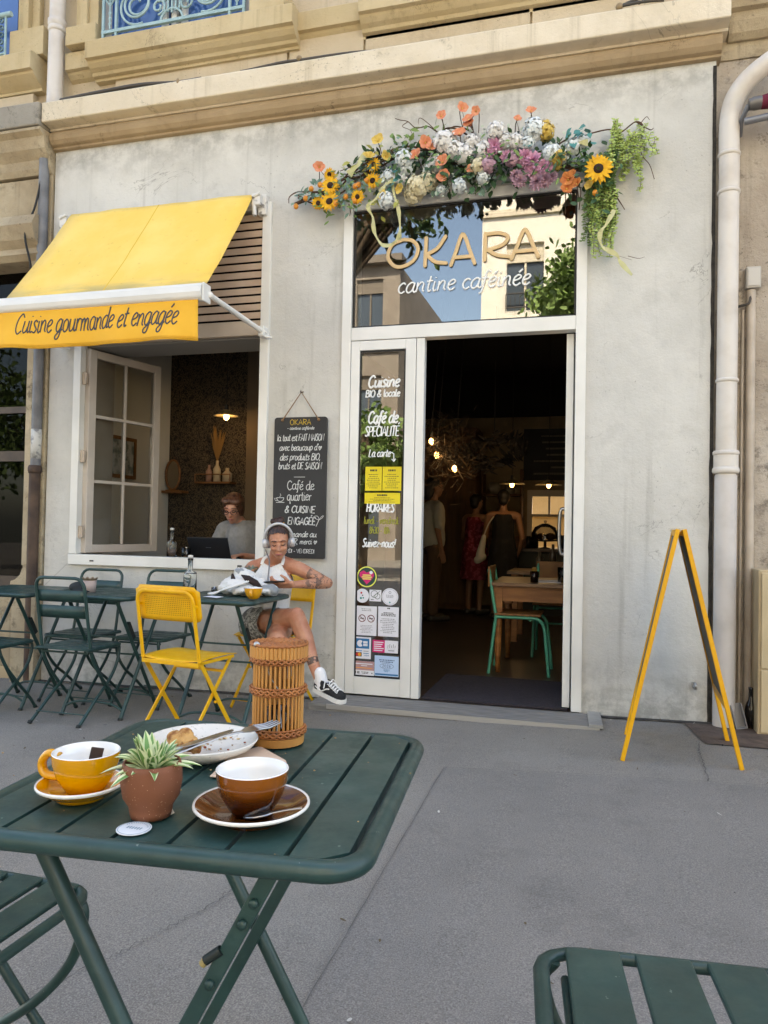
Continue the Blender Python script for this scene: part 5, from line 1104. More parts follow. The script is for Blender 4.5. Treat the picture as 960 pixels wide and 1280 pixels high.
for a in ((5.30,5.33,1.52,1.88),(5.80,5.83,1.52,1.88),(5.33,5.80,1.52,1.55),(5.33,5.80,1.85,1.88)): mb.box(-3.98, -3.955, a[0], a[1], a[2], a[3])
B('frame', mb, m_nw, t)
mb = MB(); mb.box(-3.979, -3.965, 5.33, 5.80, 1.55, 1.85); g = NB('pale_print', .6); g.col(g.mix(g.rng(g.noise(14, 6), .42, .6), hexc('b9bdbb'), hexc('6f7d7c'))); B('print', mb, g.m, t)
t = thing('picture_shelf', 'small wooden shelf on the leopard wallpaper under an oval mirror', 'shelf', (-3.9, 6.39, 1.4)); a, b = aty(190,616,6.36), aty(233,618,6.36)
mb = MB(); mb.box(a.x, b.x, 6.28, 6.398, 1.425, 1.448); B('shelf_board', mb, m_nw, t)
a = aty(216,597,6.33); t = thing('oval_mirror', 'oval wooden mirror standing on the small shelf before the leopard wallpaper', 'mirror', (a.x,6.33,1.449)); mb = MB()
mb.tube([(a.x+.075*math.cos(2*PI*i/32), 6.33, 1.60+.14*math.sin(2*PI*i/32)) for i in range(32)], .011, 8, closed=True); B('frame', mb, m_nw, t)
mb = MB(); mb.add([(a.x+.075*math.cos(2*PI*i/32), 6.332, 1.60+.14*math.sin(2*PI*i/32)) for i in range(32)], [tuple(range(32))]); B('mirror_glass', mb, M('mirror', '9a8c78', .05, metal=1), t)
mb = MB(); mb.box(a.x-.06, a.x+.06, 6.30, 6.36, 1.449, 1.458); B('foot', mb, m_nw, t)
a, b = aty(250,602,6.36), aty(293,606,6.36); t = thing('picture_shelf', 'wooden railed shelf with dried flowers and bottles on the leopard wallpaper', 'shelf', ((a.x+b.x)/2,6.36,1.53)); mb = MB()
mb.box(a.x, b.x, 6.26, 6.398, 1.515, 1.532); B('shelf_board', mb, m_nw, t); mb = MB(); mb.tube([(a.x,6.265,1.60),(b.x,6.265,1.60)], .005, 6); mb.tube([(a.x,6.265,1.532),(a.x,6.265,1.60)], .005, 6); mb.tube([(b.x,6.265,1.532),(b.x,6.265,1.60)], .005, 6); B('rail', mb, m_nw, t)
for k, (px, h_, r_, lb, mt) in enumerate(((261,.16,.03,'pink bottle','9c7a6c'),(271,.20,.035,'slender pale vase with dried stalks','b9a98c'),(284,.13,.045,'squat pale box jar','a89a84'))):
    x = aty(px,600,6.33).x; mb = MB(); mb.lathe([(0,0),(r_,0),(r_,h_*.6),(r_*.4,h_*.8),(r_*.4,h_),(0,h_)], (x,6.33,1.533), 16)
    if k == 1:
        for q in range(30): mb.petal((x,6.33,1.72), V((random.gauss(0,.16), random.gauss(0,.1), 1)), V((0,-1,0)), random.uniform(.15,.34), .016, .1, 1)
    tag(B('shelf_jar', mb, [M('jar_tint', mt, .6), M('pampas', '8d6a3c', .9)]), lb+' on the railed shelf before the wallpaper', 'jar')

# ---------------------------------------------------------------- terrace furniture
def worn_paint(name, a, b, chip, rough):
    g = NB(name, rough)
    c = g.mix(g.rng(g.noise(7, 5, .6), .35, .7), a, b)
    c = g.mix(g.mul(g.rng(g.noise(38, 6, .7), .52, .74), .22), c, tuple(min(1, x*1.9+.03) for x in a))          # dust and rubbed spots
    c = g.mix(g.mul(g.rng(g.noise(70, 3, .6), .715, .735), .8), c, chip)                                          # chips down to the primer
    sc = g.n.nodes.new('ShaderNodeMath'); sc.operation = 'ABSOLUTE'; g.l(g.mul(g.noise(9, 2, .4, g.map((1, 4, 1), (2, 1, 3)), .4), .5, 'SUBTRACT'), sc.inputs[0])
    c = g.mix(g.mul(g.mul(g.rng(sc.outputs[0], .0, .0022, 1, 0), g.rng(g.noise(4, 2), .5, .6)), .35), c, tuple(min(1, x*2.2+.04) for x in a))
    g.col(c); g.l(g.rng(g.noise(16, 5, .65), .3, .7, rough-.08, rough+.16), g.p.inputs['Roughness']); g.bump(g.noise(190, 3), .05, .003); return g.m
m_grn = worn_paint('dark_green_metal', hexc('1d3836'), hexc('294845'), hexc('6f7d78'), .36)
m_grn_t = worn_paint('dark_green_slat', hexc('1e3b38'), hexc('2b4a46'), hexc('77857f'), .38)
m_yelm = worn_paint('yellow_metal', hexc('eeb414'), hexc('e2a60e'), hexc('8a7a4a'), .40)
m_rub = M('rubber_foot', '1c2322', .7)
def rrect(x0, x1, y0, y1, c, n=6):
    P = []
    for cx, cy, a0 in ((x1-c,y1-c,0),(x0+c,y1-c,90),(x0+c,y0+c,180),(x1-c,y0+c,270)):
        for k in range(n+1): P.append((cx+c*math.cos(R(a0+90*k/n)), cy+c*math.sin(R(a0+90*k/n))))
    return P
TH = .735; THW = .285
def bistro_table(front=False):
    t = thing('bistro_table', 'x', 'table', (0,0,0))
    mb = MB(); mb.tube([(x, y, TH-.013) for x, y in rrect(-THW+.013, THW-.013, -THW+.013, THW-.013, .05, 8)], .0135, 14, closed=True); B('rim', mb, m_grn, t)
    mb = MB(); n = 7; W = 2*THW-.052; sw = W/n
    for i in range(n):
        x0 = -W/2+i*sw+.0035; x1 = -W/2+(i+1)*sw-.0035; e = .012 if i in (0, n-1) else 0
        pts = [(x0, -THW+.020+e), (x1, -THW+.020+e), (x1, THW-.020-e), (x0, THW-.020-e)]
        if i == 0: pts = [(x0, -THW+.045), (x0+.03, -THW+.020), (x1, -THW+.020), (x1, THW-.020), (x0+.03, THW-.020), (x0, THW-.045)]
        if i == n-1: pts = [(x0, -THW+.020), (x1-.03, -THW+.020), (x1, -THW+.045), (x1, THW-.045), (x1-.03, THW-.020), (x0, THW-.020)]
        mb.prism(pts, (0,0,TH-.016), (1,0,0), (0,1,0), (0,0,.0145))
    B('slats', mb, m_grn_t, t, bevel=.0022)
    mb = MB()
    for x in (-.20, .20): mb.box(x-.012, x+.012, -THW+.03, THW-.03, TH-.034, TH-.017)
    B('bearer', mb, m_grn, t)
    r_ = .0115
    for s_ in (-1, 1):                                   # outer frame: top at the far side, foot at the near side
        if front:
            y = s_*.20
            q = MB(); q.tube([(-.185, y, TH-.03), (.205, y, .0)], .0118, 14); l_ = B('leg', q, m_grn, t)
            
            for dx in (0,): q = MB(); q.bar((.160+dx, y-.022, TH-.03), (-.210+dx, y-.022, .0), .010, .0210, (0,1,0)); B('leg', q, m_grn, t, bevel=.002)
            continue
        else:
            q = MB(); q.tube([(s_*.205, .22, TH-.03), (s_*.205, -.215, .0)], r_, 10); l_ = B('leg', q, m_grn, t)
            q = MB(); q.tube([(s_*.205,-.21,.012),(s_*.205,-.216,.0)], r_*1.25, 10); B('foot', q, m_rub, l_)
        q = MB(); q.tube([(s_*.168, -.225, TH-.03), (s_*.168, .215, .0)], r_*(1.2 if front else 1), 12); l_ = B('leg', q, m_grn, t)
        q = MB(); q.tube([(s_*.168,.21,.012),(s_*.168,.216,.0)], r_*1.3, 10); B('foot', q, m_rub, l_)
    mb = MB()
    if not front:
        mb.tube(cr([(-.205,-.185,.05),(-.1,-.185,.085),(.1,-.185,.085),(.205,-.185,.05)], 6), .007, 8); mb.tube(cr([(-.168,.185,.05),(-.08,.185,.085),(.08,.185,.085),(.168,.185,.05)], 6), .007, 8)
        mb.tube([(-.168,-.05,.46),(.168,-.05,.46)], .006, 8)
    if front:
        mb.tube([(-.19,-.22,.04),(-.19,.18,.04)], .006, 8); mb.tube([(.19,-.20,.04),(.19,.20,.04)], .006, 8)
        for a_ in (.655,.628,.55,.40): mb.lathe([(0,-.004),(.006,-.004),(.006,.004),(0,.004)], (.160-.37*(1-a_/.705),-.2285,a_), 10, ax=(0,1,0))
    else:
        mb.tube([(-.21,0,.352),(.215,0,.352)], .006, 8)
        for s_ in (-1, 1): mb.lathe([(0,-.008),(.008,-.008),(.008,.008),(0,.008)], (s_*.19,0,.352), 10, ax=(1,0,0))
    B('cross_bar', mb, m_grn, t)
    mb = MB(); x = .168 if not front else .20
    if front:
        k_ = lambda z: .160-.37*(1-z/.705)-.019
        mb.tube([(k_(.592)+.010,-.226,.592),(k_(.578)-.002,-.228,.578)], .0062, 10); x = k_(.578)-.002
    else: mb.bar((x,-.11,.56),(x,-.05,.46), .022, .03, (1,0,0))
    B('latch', mb, M('latch_black', '14201f', .5), t)
    if front:
        mb = MB(); mb.tube([(x,-.228,.5778),(x-.004,-.228,.573)], .0052, 10); B('latch_tip', mb, M('latch_brass', '9a8a5a', .5), t)
    return t
def chair():
    t = thing('bistro_chair', 'x', 'chair', (0,0,0)); r_ = .0098
    up = []; side = [(.17,.205,.0),(.17,.15,.075),(.17,.06,.17),(.17,-.03,.27),(.168,-.09,.36),(.168,-.118,.44),(.167,-.14,.56),(.166,-.165,.70),(.165,-.182,.79)]
    P = cr(side, 6); 
    arc = [V((.165-.055*(1-math.cos(R(a))), -.182-.013*math.sin(R(a)), .79+.055*math.sin(R(a)))) for a in (22,45,67,90)]
    L_ = P+arc; loop = L_+[V((-p.x,p.y,p.z)) for p in reversed(L_)]
    mb = MB(); mb.tube(loop, r_, 10); B('back_frame', mb, m_grn, t)
    for s_ in (-1, 1):
        mb = MB(); mb.tube(cr([(s_*.152,.165,.425),(s_*.153,.178,.39),(s_*.155,.15,.30),(s_*.158,.07,.21),(s_*.16,-.04,.13),(s_*.163,-.14,.05),(s_*.165,-.205,.0)], 6), r_, 10); l_ = B('leg', mb, m_grn, t)
        mb = MB(); mb.tube([(s_*.165,-.198,.012),(s_*.165,-.207,-.001)], r_*1.3, 10); B('foot', mb, m_rub, l_)
        mb = MB(); mb.tube([(s_*.17,.198,.010),(s_*.17,.207,-.001)], r_*1.3, 10); B('foot', mb, m_rub, l_)
    mb = MB(); P = [(.178,-.16,.425),(.178,.12,.425)]+[(.128+.05*math.cos(R(a)), .13+.05*math.sin(R(a)), .425) for a in (0,22,45,67,90)]; P = P+[(-x,y,z) for x, y, z in reversed(P)]; mb.tube(P, .0098, 10); B('seat_frame', mb, m_grn, t)
    mb = MB()
    for i in range(4): y0 = -.165+i*.083; mb.box(-.176, .176, y0, y0+.066, .426, .4365)
    B('seat_slats', mb, m_grn_t, t, bevel=.003)
    for z0, z1 in ((.705,.772),(.610,.682)):
        mb = MB(); k = lambda z: -.118-(z-.44)*.183
        n = 8; F_ = []
        for j in range(n+1):
            x = -.164+.328*j/n; d = -.010*(1-(x/.164)**2)
            F_.append((x, d))
        a = [V((x, k(z0)+d+.006, z0)) for x, d in F_]; b = [V((x, k(z1)+d+.006, z1)) for x, d in F_]; mb.strip(a, b); B('back_slat', mb, m_grn, t, solid=.008)
    for x_, y_, z_, r2 in ((.16,-.12,.405,.006),(.163,-.155,.06,.004),(.168,.150,.075,.004),(.15,.15,.40,.006)): mb = MB(); mb.tube([(-x_,y_,z_),(x_,y_,z_)], r2, 8); B('stretcher', mb, m_grn, t)
    return t
def ychair():
    t = thing('folding_chair', 'x', 'chair', (0,0,0)); bw, bt = .012, .022
    mb = MB(); k = lambda z: -.12-(z-.43)*.19
    P = [V((.172, k(.43), .43)), V((.17, k(.60), .60)), V((.168, k(.70), .70))]+[V((.168-.05*(1-math.cos(R(a))), k(.72+.05*math.sin(R(a)))-.0, .72+.05*math.sin(R(a)))) for a in (0,25,50,75,90)]
    loop = P+[V((-p.x,p.y,p.z)) for p in reversed(P)]; mb.tube(loop, .011, 10, flat=((0,1,.19), .006)); B('back_frame', mb, m_yelm, t)
    for s_ in (-1, 1):
        mb = MB(); mb.bar((s_*.172, k(.44), .44), (s_*.172, .20, .0), .008, .022, (1,0,0)); B('leg', mb, m_yelm, t, bevel=.002)
        mb = MB(); mb.bar((s_*.152, .165, .42), (s_*.152, -.205, .0), .008, .020, (1,0,0)); B('leg', mb, m_yelm, t, bevel=.002)
    mb = MB(); nu, nv = 14, 7; g_ = []
    for j in range(nv+1):
        z = .625+.172*j/nv; row = []
        for i in range(nu+1):
            u = -1+2*i/nu; e = .0
            row.append(V((.194*u, k(z)+.022-.030*(1-u*u)*.5+.004, z)))
        g_.append(row)
    g_[0][0] += V((.012,0,.006)); g_[0][-1] += V((-.012,0,.006)); g_[-1][0] += V((.02,0,-.014)); g_[-1][-1] += V((-.02,0,-.014)); g_[-1][1] += V((0,0,-.002)); g_[-1][-2] += V((0,0,-.002))
    for j in range(nv):
        for i in range(nu): mb.quad(g_[j][i], g_[j][i+1], g_[j+1][i+1], g_[j+1][i], 0, True)
    bk = B('backrest', mb, m_yelm, t, solid=.003, weld=True)
    mb = MB()
    for j in range(10):
        for i in range(26):
            u = -.72+1.44*i/25; z = .655+.085*j/9; x = .186*u; y = k(z)+.022-.015*(1-u*u)+.004
            mb.quad((x-.0017,y-.0032,z-.0017),(x+.0017,y-.0032,z-.0017),(x+.0017,y-.0034,z+.0017),(x-.0017,y-.0034,z+.0017))
    B('perforation', mb, M('hole_shadow', '7a5a10', .9), bk)
    mb = MB(); nu = 10; g_ = []
    for j in range(9):
        v = j/8; y = -.125+.315*v; row = []
        for i in range(nu+1):
            u = -1+2*i/nu; row.append(V((.182*u*(1-.05*(v > .9)), y, .438-.012*(1-u*u)*(.4+.6*(1-v))+.006*math.sin(v*PI)-.008*max(0, v-.8)*5*.6)))
        g_.append(row)
    for j in range(8):
        for i in range(nu): mb.quad(g_[j][i], g_[j][i+1], g_[j+1][i+1], g_[j+1][i], 0, True)
    B('seat', mb, m_yelm, t, solid=.003, weld=True)
    mb = MB(); mb.bar((-.172,-.125,.418),(.172,-.125,.418), .02, .012, (0,0,1)); mb.bar((-.152,.10,.355),(.152,.10,.355), .012, .02, (0,0,1)); mb.bar((-.172,.165,.045),(.172,.165,.045), .012, .018, (0,0,1)); mb.bar((-.172,-.12,.425),(-.172,.16,.425), .008, .016, (1,0,0)); mb.bar((.172,-.12,.425),(.172,.16,.425), .008, .016, (1,0,0))
    for s_ in (-1, 1): mb.lathe([(0,-.006),(.007,-.006),(.007,.006),(0,.006)], (s_*.164, -.005+.03, .215), 10, ax=(1,0,0)); mb.tube([(s_*.17,k(.70)+.0,.70),(s_*.172,k(.70)+.03,.70)], .008, 8)
    B('cross_bar', mb, m_yelm, t, bevel=.0015)
    return t
def put(o, x, y, rz, label, group): o.location = (x, y, gz(x)+.004); o.rotation_euler.z = R(rz); o['label'] = label; o['group'] = group; return o
GT, GC, GY_ = 'green bistro tables on the pavement', 'green bistro chairs on the pavement', 'yellow folding chairs on the pavement'
ft = bistro_table(True); FTX, FTY, FTR = -.555, 1.072, 5.5
put(ft, FTX, FTY, FTR, 'green slatted bistro table carrying the brown cup, yellow cup and potted plant', GT)
bt = bistro_table()
put(bt, -2.08, 4.02, 0, 'green bistro table in front of the seated woman, holding her bag and yellow cup', GT)
put(copy_tree(bt), -2.90, 4.09, 0, 'green bistro table under the shop window with a small pale pot on it', GT)
put(copy_tree(bt), -3.66, 4.13, 2, 'green bistro table standing before the old stone pilaster', GT)
gc = chair()
put(gc, -2.987, 3.87, 0, 'green bistro chair with its back to the street at the table with the pale pot', GC)
put(copy_tree(gc), -3.337, 4.36, 180, 'green bistro chair against the wall behind the pale pot', GC)
put(copy_tree(gc), -2.80, 4.365, 180, 'green bistro chair against the wall behind the clear water bottle', GC)
put(copy_tree(gc), -3.59, 3.82, 0, 'green bistro chair cut by the picture edge beside the stone pilaster', GC)
put(copy_tree(gc), -1.095, 1.07, -90, 'green bistro chair cut by the picture edge beside the table with the cups', GC)
q_ = put(copy_tree(gc), .172, 1.100, 96, 'green bistro chair alone on the bare pavement, only its slatted seat showing', GC); q_.scale = (1.05, 1.3, 1.0)
yc = ychair()
put(yc, -2.08, 3.56, -8, 'yellow folding chair with perforated back turned to the street, empty', GY_); yc.scale = (1.05, 1.05, 1.05)
put(copy_tree(yc), -1.99, 4.50, 169, 'yellow folding chair the tattooed woman sits on', GY_)
# ---------------------------------------------------------------- people: one continuous skin each, grown from tapered volumes
def cap(mb, p, q, r1, r2, n=12):
    p, q = V(p), V(q); d = (q-p); L_ = d.length; ax = d.normalized(); pr = [(0,-r1)]
    for a in (-60,-30,0): pr.append((r1*math.cos(R(a)), r1*math.sin(R(a))))
    for a in (0,30,60): pr.append((r2*math.cos(R(a)), L_+r2*math.sin(R(a))))
    pr.append((0, L_+r2)); mb.lathe(pr, p, n, ax=ax)
def limb(mb, pts):
    for (p, r1), (q, r2) in zip(pts, pts[1:]): cap(mb, p, q, r1, r2)
def organic(name, mb, vox, mats, parent, smooth=4, cut=None, paint=None, noise_amp=0, noise_sc=20):
    o = V(parent['_loc']); me = bpy.data.meshes.new('tmp'); me.from_pydata([tuple(p-o) for p in mb.v], [], mb.f)
    bm = bmesh.new(); bm.from_mesh(me); bmesh.ops.remove_doubles(bm, verts=bm.verts, dist=1e-6); bmesh.ops.recalc_face_normals(bm, faces=bm.faces); bm.to_mesh(me); bm.free()
    ob = bpy.data.objects.new('tmp', me); COL.objects.link(ob)
    m = ob.modifiers.new('r', 'REMESH'); m.mode = 'VOXEL'; m.voxel_size = vox
    m = ob.modifiers.new('s', 'SMOOTH'); m.factor = .5; m.iterations = smooth
    dg = bpy.context.evaluated_depsgraph_get(); dg.update(); me2 = bpy.data.meshes.new_from_object(ob.evaluated_get(dg)); bpy.data.objects.remove(ob)
    if noise_amp:
        for v in me2.vertices:
            p = v.co; k = noise.noise(p*noise_sc)*.6+noise.noise(p*noise_sc*2.3)*.4; v.co = p+v.normal*(k*noise_amp)
    if cut:
        bm = bmesh.new(); bm.from_mesh(me2); bmesh.ops.delete(bm, geom=[f for f in bm.faces if cut(f.calc_center_median()+o)], context='FACES'); bm.to_mesh(me2); bm.free()
    me2.materials.clear()
    for mm in (mats if isinstance(mats, (list, tuple)) else [mats]): me2.materials.append(mm)
    me2.polygons.foreach_set('use_smooth', [True]*len(me2.polygons))
    idx = [0]*len(me2.polygons)
    if paint:
        for i, f in enumerate(me2.polygons): idx[i] = paint(f.center+o)
    me2.polygons.foreach_set('material_index', idx); me2.name = name
    ob = bpy.data.objects.new(name, me2); COL.objects.link(ob); ob.parent = parent; ob['_loc'] = parent['_loc']
    return ob
def skin(n, a, b): return M(n, a, .5, b, 13, sss=.08, lo=.32, hi=.68, detail=6, bump=.12, bscale=120, rvar=.08)
m_skin = skin('skin_warm', 'c79074', 'ae7055'); m_skin2 = skin('skin_fair', 'd2a48e', 'bd846d'); m_lip = M('lips', 'a8605a', .45); m_hair = M('dark_hair', '21130f', .45, '4a2c22', 60, stretch=(1.6,1,.25), bump=.8, bscale=70); m_hair2 = M('brown_hair', '3f261a', .45, '6e4731', 55, stretch=(1.6,1,.25), bump=.8, bscale=70); m_eye = M('eye_dark', '2a1c16', .3)
g = NB('tattooed_skin', .5)
ab = g.n.nodes.new('ShaderNodeMath'); ab.operation = 'ABSOLUTE'; g.l(g.mul(g.noise(26, 3, .5, None, .6), .5, 'SUBTRACT'), ab.inputs[0])
tt = g.mul(g.rng(ab.outputs[0], .012, .035, 1, 0), g.mul(g.rng(g.noise(20, 3), .50, .58), .75), 'MAXIMUM'); tt = g.mul(tt, g.rng(g.noise(11, 2), .38, .50))
g.col(g.mix(g.mul(tt, .85), hexc('bd8669'), hexc('303234'))); m_tat = g.m
def head(mb, c, Rm, s=1.0):
    c = V(c); T = lambda p: c+Rm@(V(p)*s); E_ = lambda p, r_: mb.ell(T(p), [q*s for q in r_], Rm, 14, 10)
    E_((0,.012,.028), (.073,.090,.086)); E_((0,-.030,-.03), (.058,.062,.075)); E_((0,-.058,-.088), (.026,.026,.022)); E_((0,-.02,-.062), (.054,.05,.04))
    cap(mb, T((0,-.084,.012)), T((0,-.104,-.024)), .007*s, .012*s); E_((.011,-.094,-.028), (.008,.010,.007)); E_((-.011,-.094,-.028), (.008,.010,.007))
    for q in (-1, 1):
        E_((q*.073,.012,-.008), (.010,.022,.032)); E_((q*.034,-.072,-.022), (.024,.018,.018)); E_((q*.030,-.078,.034), (.026,.014,.009))
        E_((q*.030,-.080,.012), (.017,.010,.009))
    E_((0,-.084,-.056), (.022,.011,.007)); E_((0,-.082,-.067), (.018,.011,.007))
def face(c, Rm, par, s=1.0, hairm=None, closed=True):
    c = V(c); T = lambda p: c+Rm@(V(p)*s)
    mb = MB()
    for q in (-1, 1): mb.tube(cr([T((q*.018,-.089,.009)), T((q*.030,-.092,.004)), T((q*.044,-.085,.009))], 5), .0024*s if closed else .0042*s, 6)
    B('eyelash', mb, m_eye, par)
    mb = MB()
    for q in (-1, 1): mb.tube(cr([T((q*.014,-.0905,.034)), T((q*.030,-.0935,.040)), T((q*.050,-.080,.032))], 5), [.0038*s]*11, 6)
    B('eyebrow', mb, hairm, par)
    mb = MB(); mb.tube(cr([T((-.024,-.083,-.0615)), T((-.008,-.0955,-.058)), T((.008,-.0955,-.058)), T((.024,-.083,-.0615))], 5), [.002*s+.0038*s*math.sin(PI*i/15) for i in range(16)], 6); B('lips', mb, m_lip, par)
def hand(mb, w_, dirv, palm_n, s=1.0, curl=.6, spread=.0):
    """palm + four curled fingers + thumb; dirv points from wrist to knuckles, palm_n out of the palm"""
    w_, d, n = V(w_), V(dirv).normalized(), V(palm_n).normalized(); n = (n-d*n.dot(d)).normalized(); sd = d.cross(n)
    for k, off in enumerate((-.028,-.010,.009,.027)): cap(mb, w_+sd*off*.6*s, w_+d*.085*s+sd*off*s, .016*s, .0105*s)
    for k, (off, L_) in enumerate(((-.029,.066),(-.010,.078),(.010,.073),(.029,.056))):
        p = w_+d*.088*s+sd*off*s; dd = d
        for j, f in enumerate((.45,.32,.23)):
            a = curl*(.6+.5*j); dd = (dd*math.cos(a)+n*math.sin(a)).normalized(); q = p+dd*L_*f*s; cap(mb, p, q, (.0092-.0009*j)*s, (.0085-.0009*j)*s); nn = n; n2 = (nn*math.cos(a)-d*math.sin(a)); p = q
    p = w_+d*.03*s+sd*-.03*s; q = p+(d*.6-sd*.6+n*.5).normalized()*.036*s; cap(mb, p, q, .013*s, .0105*s); cap(mb, q, q+(d*.8-sd*.1+n*.5).normalized()*.03*s, .010*s, .008*s)
def facing(yaw, pitch=0, roll=0): return Matrix.Rotation(yaw, 3, 'Z') @ Matrix.Rotation(pitch, 3, 'X') @ Matrix.Rotation(roll, 3, 'Y')   # head looks along -y at yaw 0; positive pitch bows it

# ---- the woman with headphones
wt = thing('person', 'woman in white halter top with tattooed arms sitting cross-legged on a yellow chair', 'person', (-1.98, 4.42, gz(-2)))
HC = V((-1.908, 4.335, 1.034)); HS = .90; HR = facing(R(24), R(20), R(-4))
shR, shL = V((-2.125,4.435,.862)), V((-1.815,4.425,.868)); elR, haR = V((-2.20,4.31,.715)), V((-1.985,4.24,.745)); elL = V((-1.628,4.465,.778)); haL = V((-1.768,4.235,.778))
hipR, hipL = V((-2.085,4.40,.505)), V((-1.92,4.42,.50)); knR = V((-1.690,4.12,.600)); anR = V((-1.518,4.068,.252)); knL = V((-1.775,4.03,.475)); anL = V((-1.80,4.12,.075))
mb = MB(); 
mb.ell((-2.0,4.42,.54), (.155,.12,.10)); cap(mb, (-2.0,4.43,.58), (-1.985,4.425,.74), .108, .118); mb.ell((-1.975,4.40,.775), (.135,.098,.11)); mb.ell((-2.03,4.335,.755), (.052,.045,.05)); mb.ell((-1.925,4.325,.757), (.052,.045,.05))
limb(mb, [((-2.07,4.435,.875),.048),(shR,.046)]); limb(mb, [((-1.88,4.43,.878),.048),(shL,.046)]); cap(mb, (-2.06,4.44,.88), (-1.88,4.43,.885), .05, .05)
cap(mb, (-1.968,4.415,.89), (-1.935,4.375,.975), .047, .043); cap(mb, (-2.03,4.43,.90), (-1.95,4.40,.935), .035, .03); cap(mb, (-1.89,4.42,.90), (-1.94,4.40,.935), .035, .03)
head(mb, HC, HR, HS)
limb(mb, [(shR,.046),((shR+elR)/2,.042),(elR,.035)]); limb(mb, [(elR,.036),(elR.lerp(haR,.3),.037),(haR,.022)]); limb(mb, [(shL,.046),((shL+elL)/2,.041),(elL,.035)]); limb(mb, [(elL,.036),(elL.lerp(haL,.3),.036),(haL,.021)])
hand(mb, haL, V((-.085,-.05,.0)), V((-.25,.55,.8)), .95, .65); hand(mb, haR, V((.085,-.03,.01)), V((0,.45,.9)), .95, .6)
limb(mb, [(hipR,.088),(hipR.lerp(knR,.45),.078),(knR.lerp(hipR,.12),.056),(knR,.053)]); limb(mb, [(knR,.052),(knR.lerp(anR,.3)+V((.0,.022,-.01)),.051),(knR.lerp(anR,.75),.034),(anR,.030)])
limb(mb, [(hipL,.088),(hipL.lerp(knL,.45),.080),(knL.lerp(hipL,.12),.056),(knL,.053)]); limb(mb, [(knL,.052),(knL.lerp(anL,.3)+V((0,.025,0)),.051),(knL.lerp(anL,.75),.034),(anL,.030)])
mb.ell(knR+V((.004,-.006,.012)), (.045,.045,.045))
toeR = V((-1.338,3.975,.158)); heR = V((-1.522,4.075,.190))
cap(mb, anR, heR+V((.03,-.015,.0)), .03, .033); toeL = anL+V((.03,-.17,-.045)); cap(mb, anL, anL+V((0,0,-.04)), .03, .032)
def wpaint(p):
    # left arm sleeve, right shoulder, round shin tattoo
    if (p-shL).length+(p-elL).length < (shL-elL).length+.10 and (p-shL).length > .085: return 1
    if (p-elL).length+(p-haL).length < (elL-haL).length+.06 and (p-haL).length > .07 and (p-HC).length > .2 and p.x > -1.74: return 1
    if (p-shR).length+(p-elR).length < (shR-elR).length+.075 and p.z < .878: return 2
    tc_ = knR.lerp(anR,.70)
    if (p-tc_).length < .045 and p.y < tc_.y+.01: return 3
    return 0
g = NB('round_tattoo_skin', .5); 
wv = g.n.nodes.new('ShaderNodeTexVoronoi'); wv.inputs['Scale'].default_value = 45; g.l(g.tc, wv.inputs[0])
tc_ = knR.lerp(anR,.70)-V(wt['_loc']); mp = g.map((1,1,1), tuple(-tc_)); ln = g.n.nodes.new('ShaderNodeVectorMath'); ln.operation = 'LENGTH'; g.l(mp, ln.inputs[0]); dd = ln.outputs['Value']
rings = g.mul(g.mul(dd, 420), 0, 'ADD'); sn = g.n.nodes.new('ShaderNodeMath'); sn.operation = 'SINE'; g.l(rings, sn.inputs[0])
g.col(g.mix(g.mul(g.mul(g.rng(sn.outputs[0], -.3, .3), g.rng(wv.outputs['Distance'], .2, .45)), .85), hexc('bd8669'), hexc('303234'))); m_tat3 = g.m
g = NB('green_tattoo_skin', .5); tt = g.rng(g.noise(28, 4), .40, .52); tn = g.mix(g.rng(g.noise(16, 2), .45, .6), hexc('3d4f4a'), hexc('5c8378')); g.col(g.mix(g.mul(tt, .9), hexc('b58064'), tn)); m_tat2 = g.m
body = organic('body', mb, .0052, [m_skin, m_tat, m_tat2, m_tat3], wt, 3, None, wpaint)
face(HC, HR, wt, HS, m_hair)
# hair: pulled back into a bun with a scrunchie
mb = MB(); T = lambda p: HC+HR@(V(p)*HS); E_ = lambda p, r_: mb.ell(T(p), [q*HS for q in r_], HR, 14, 10)
E_((0,.014,.036), (.079,.094,.086)); E_((0,.06,.115), (.040,.040,.036)); E_((.02,.07,.135), (.026,.026,.024)); E_((-.03,.055,.13), (.024,.026,.022))
def hcut(p):
    q = HR.transposed()@(p-HC)/HS; return (q.y < -.030 and q.z < .088-.35*abs(q.x)) or (q.z < -.025 and q.y < .03) or (q.y < -.012 and q.z < .0)
organic('hair', mb, .006, m_hair, wt, 2, hcut, None, .004, 60)
mb = MB(); 
for k in range(3): mb.tube([T((.036*math.cos(2*PI*i/18), .058+.036*math.sin(2*PI*i/18), .098+k*.006+.005*math.sin(i*2.1+k))) for i in range(18)], .008, 7, k % 2, closed=True)
B('scrunchie', mb, [M('scrunchie_gold', 'c98a2c', .7), M('scrunchie_wine', '7a1f35', .7)], wt)
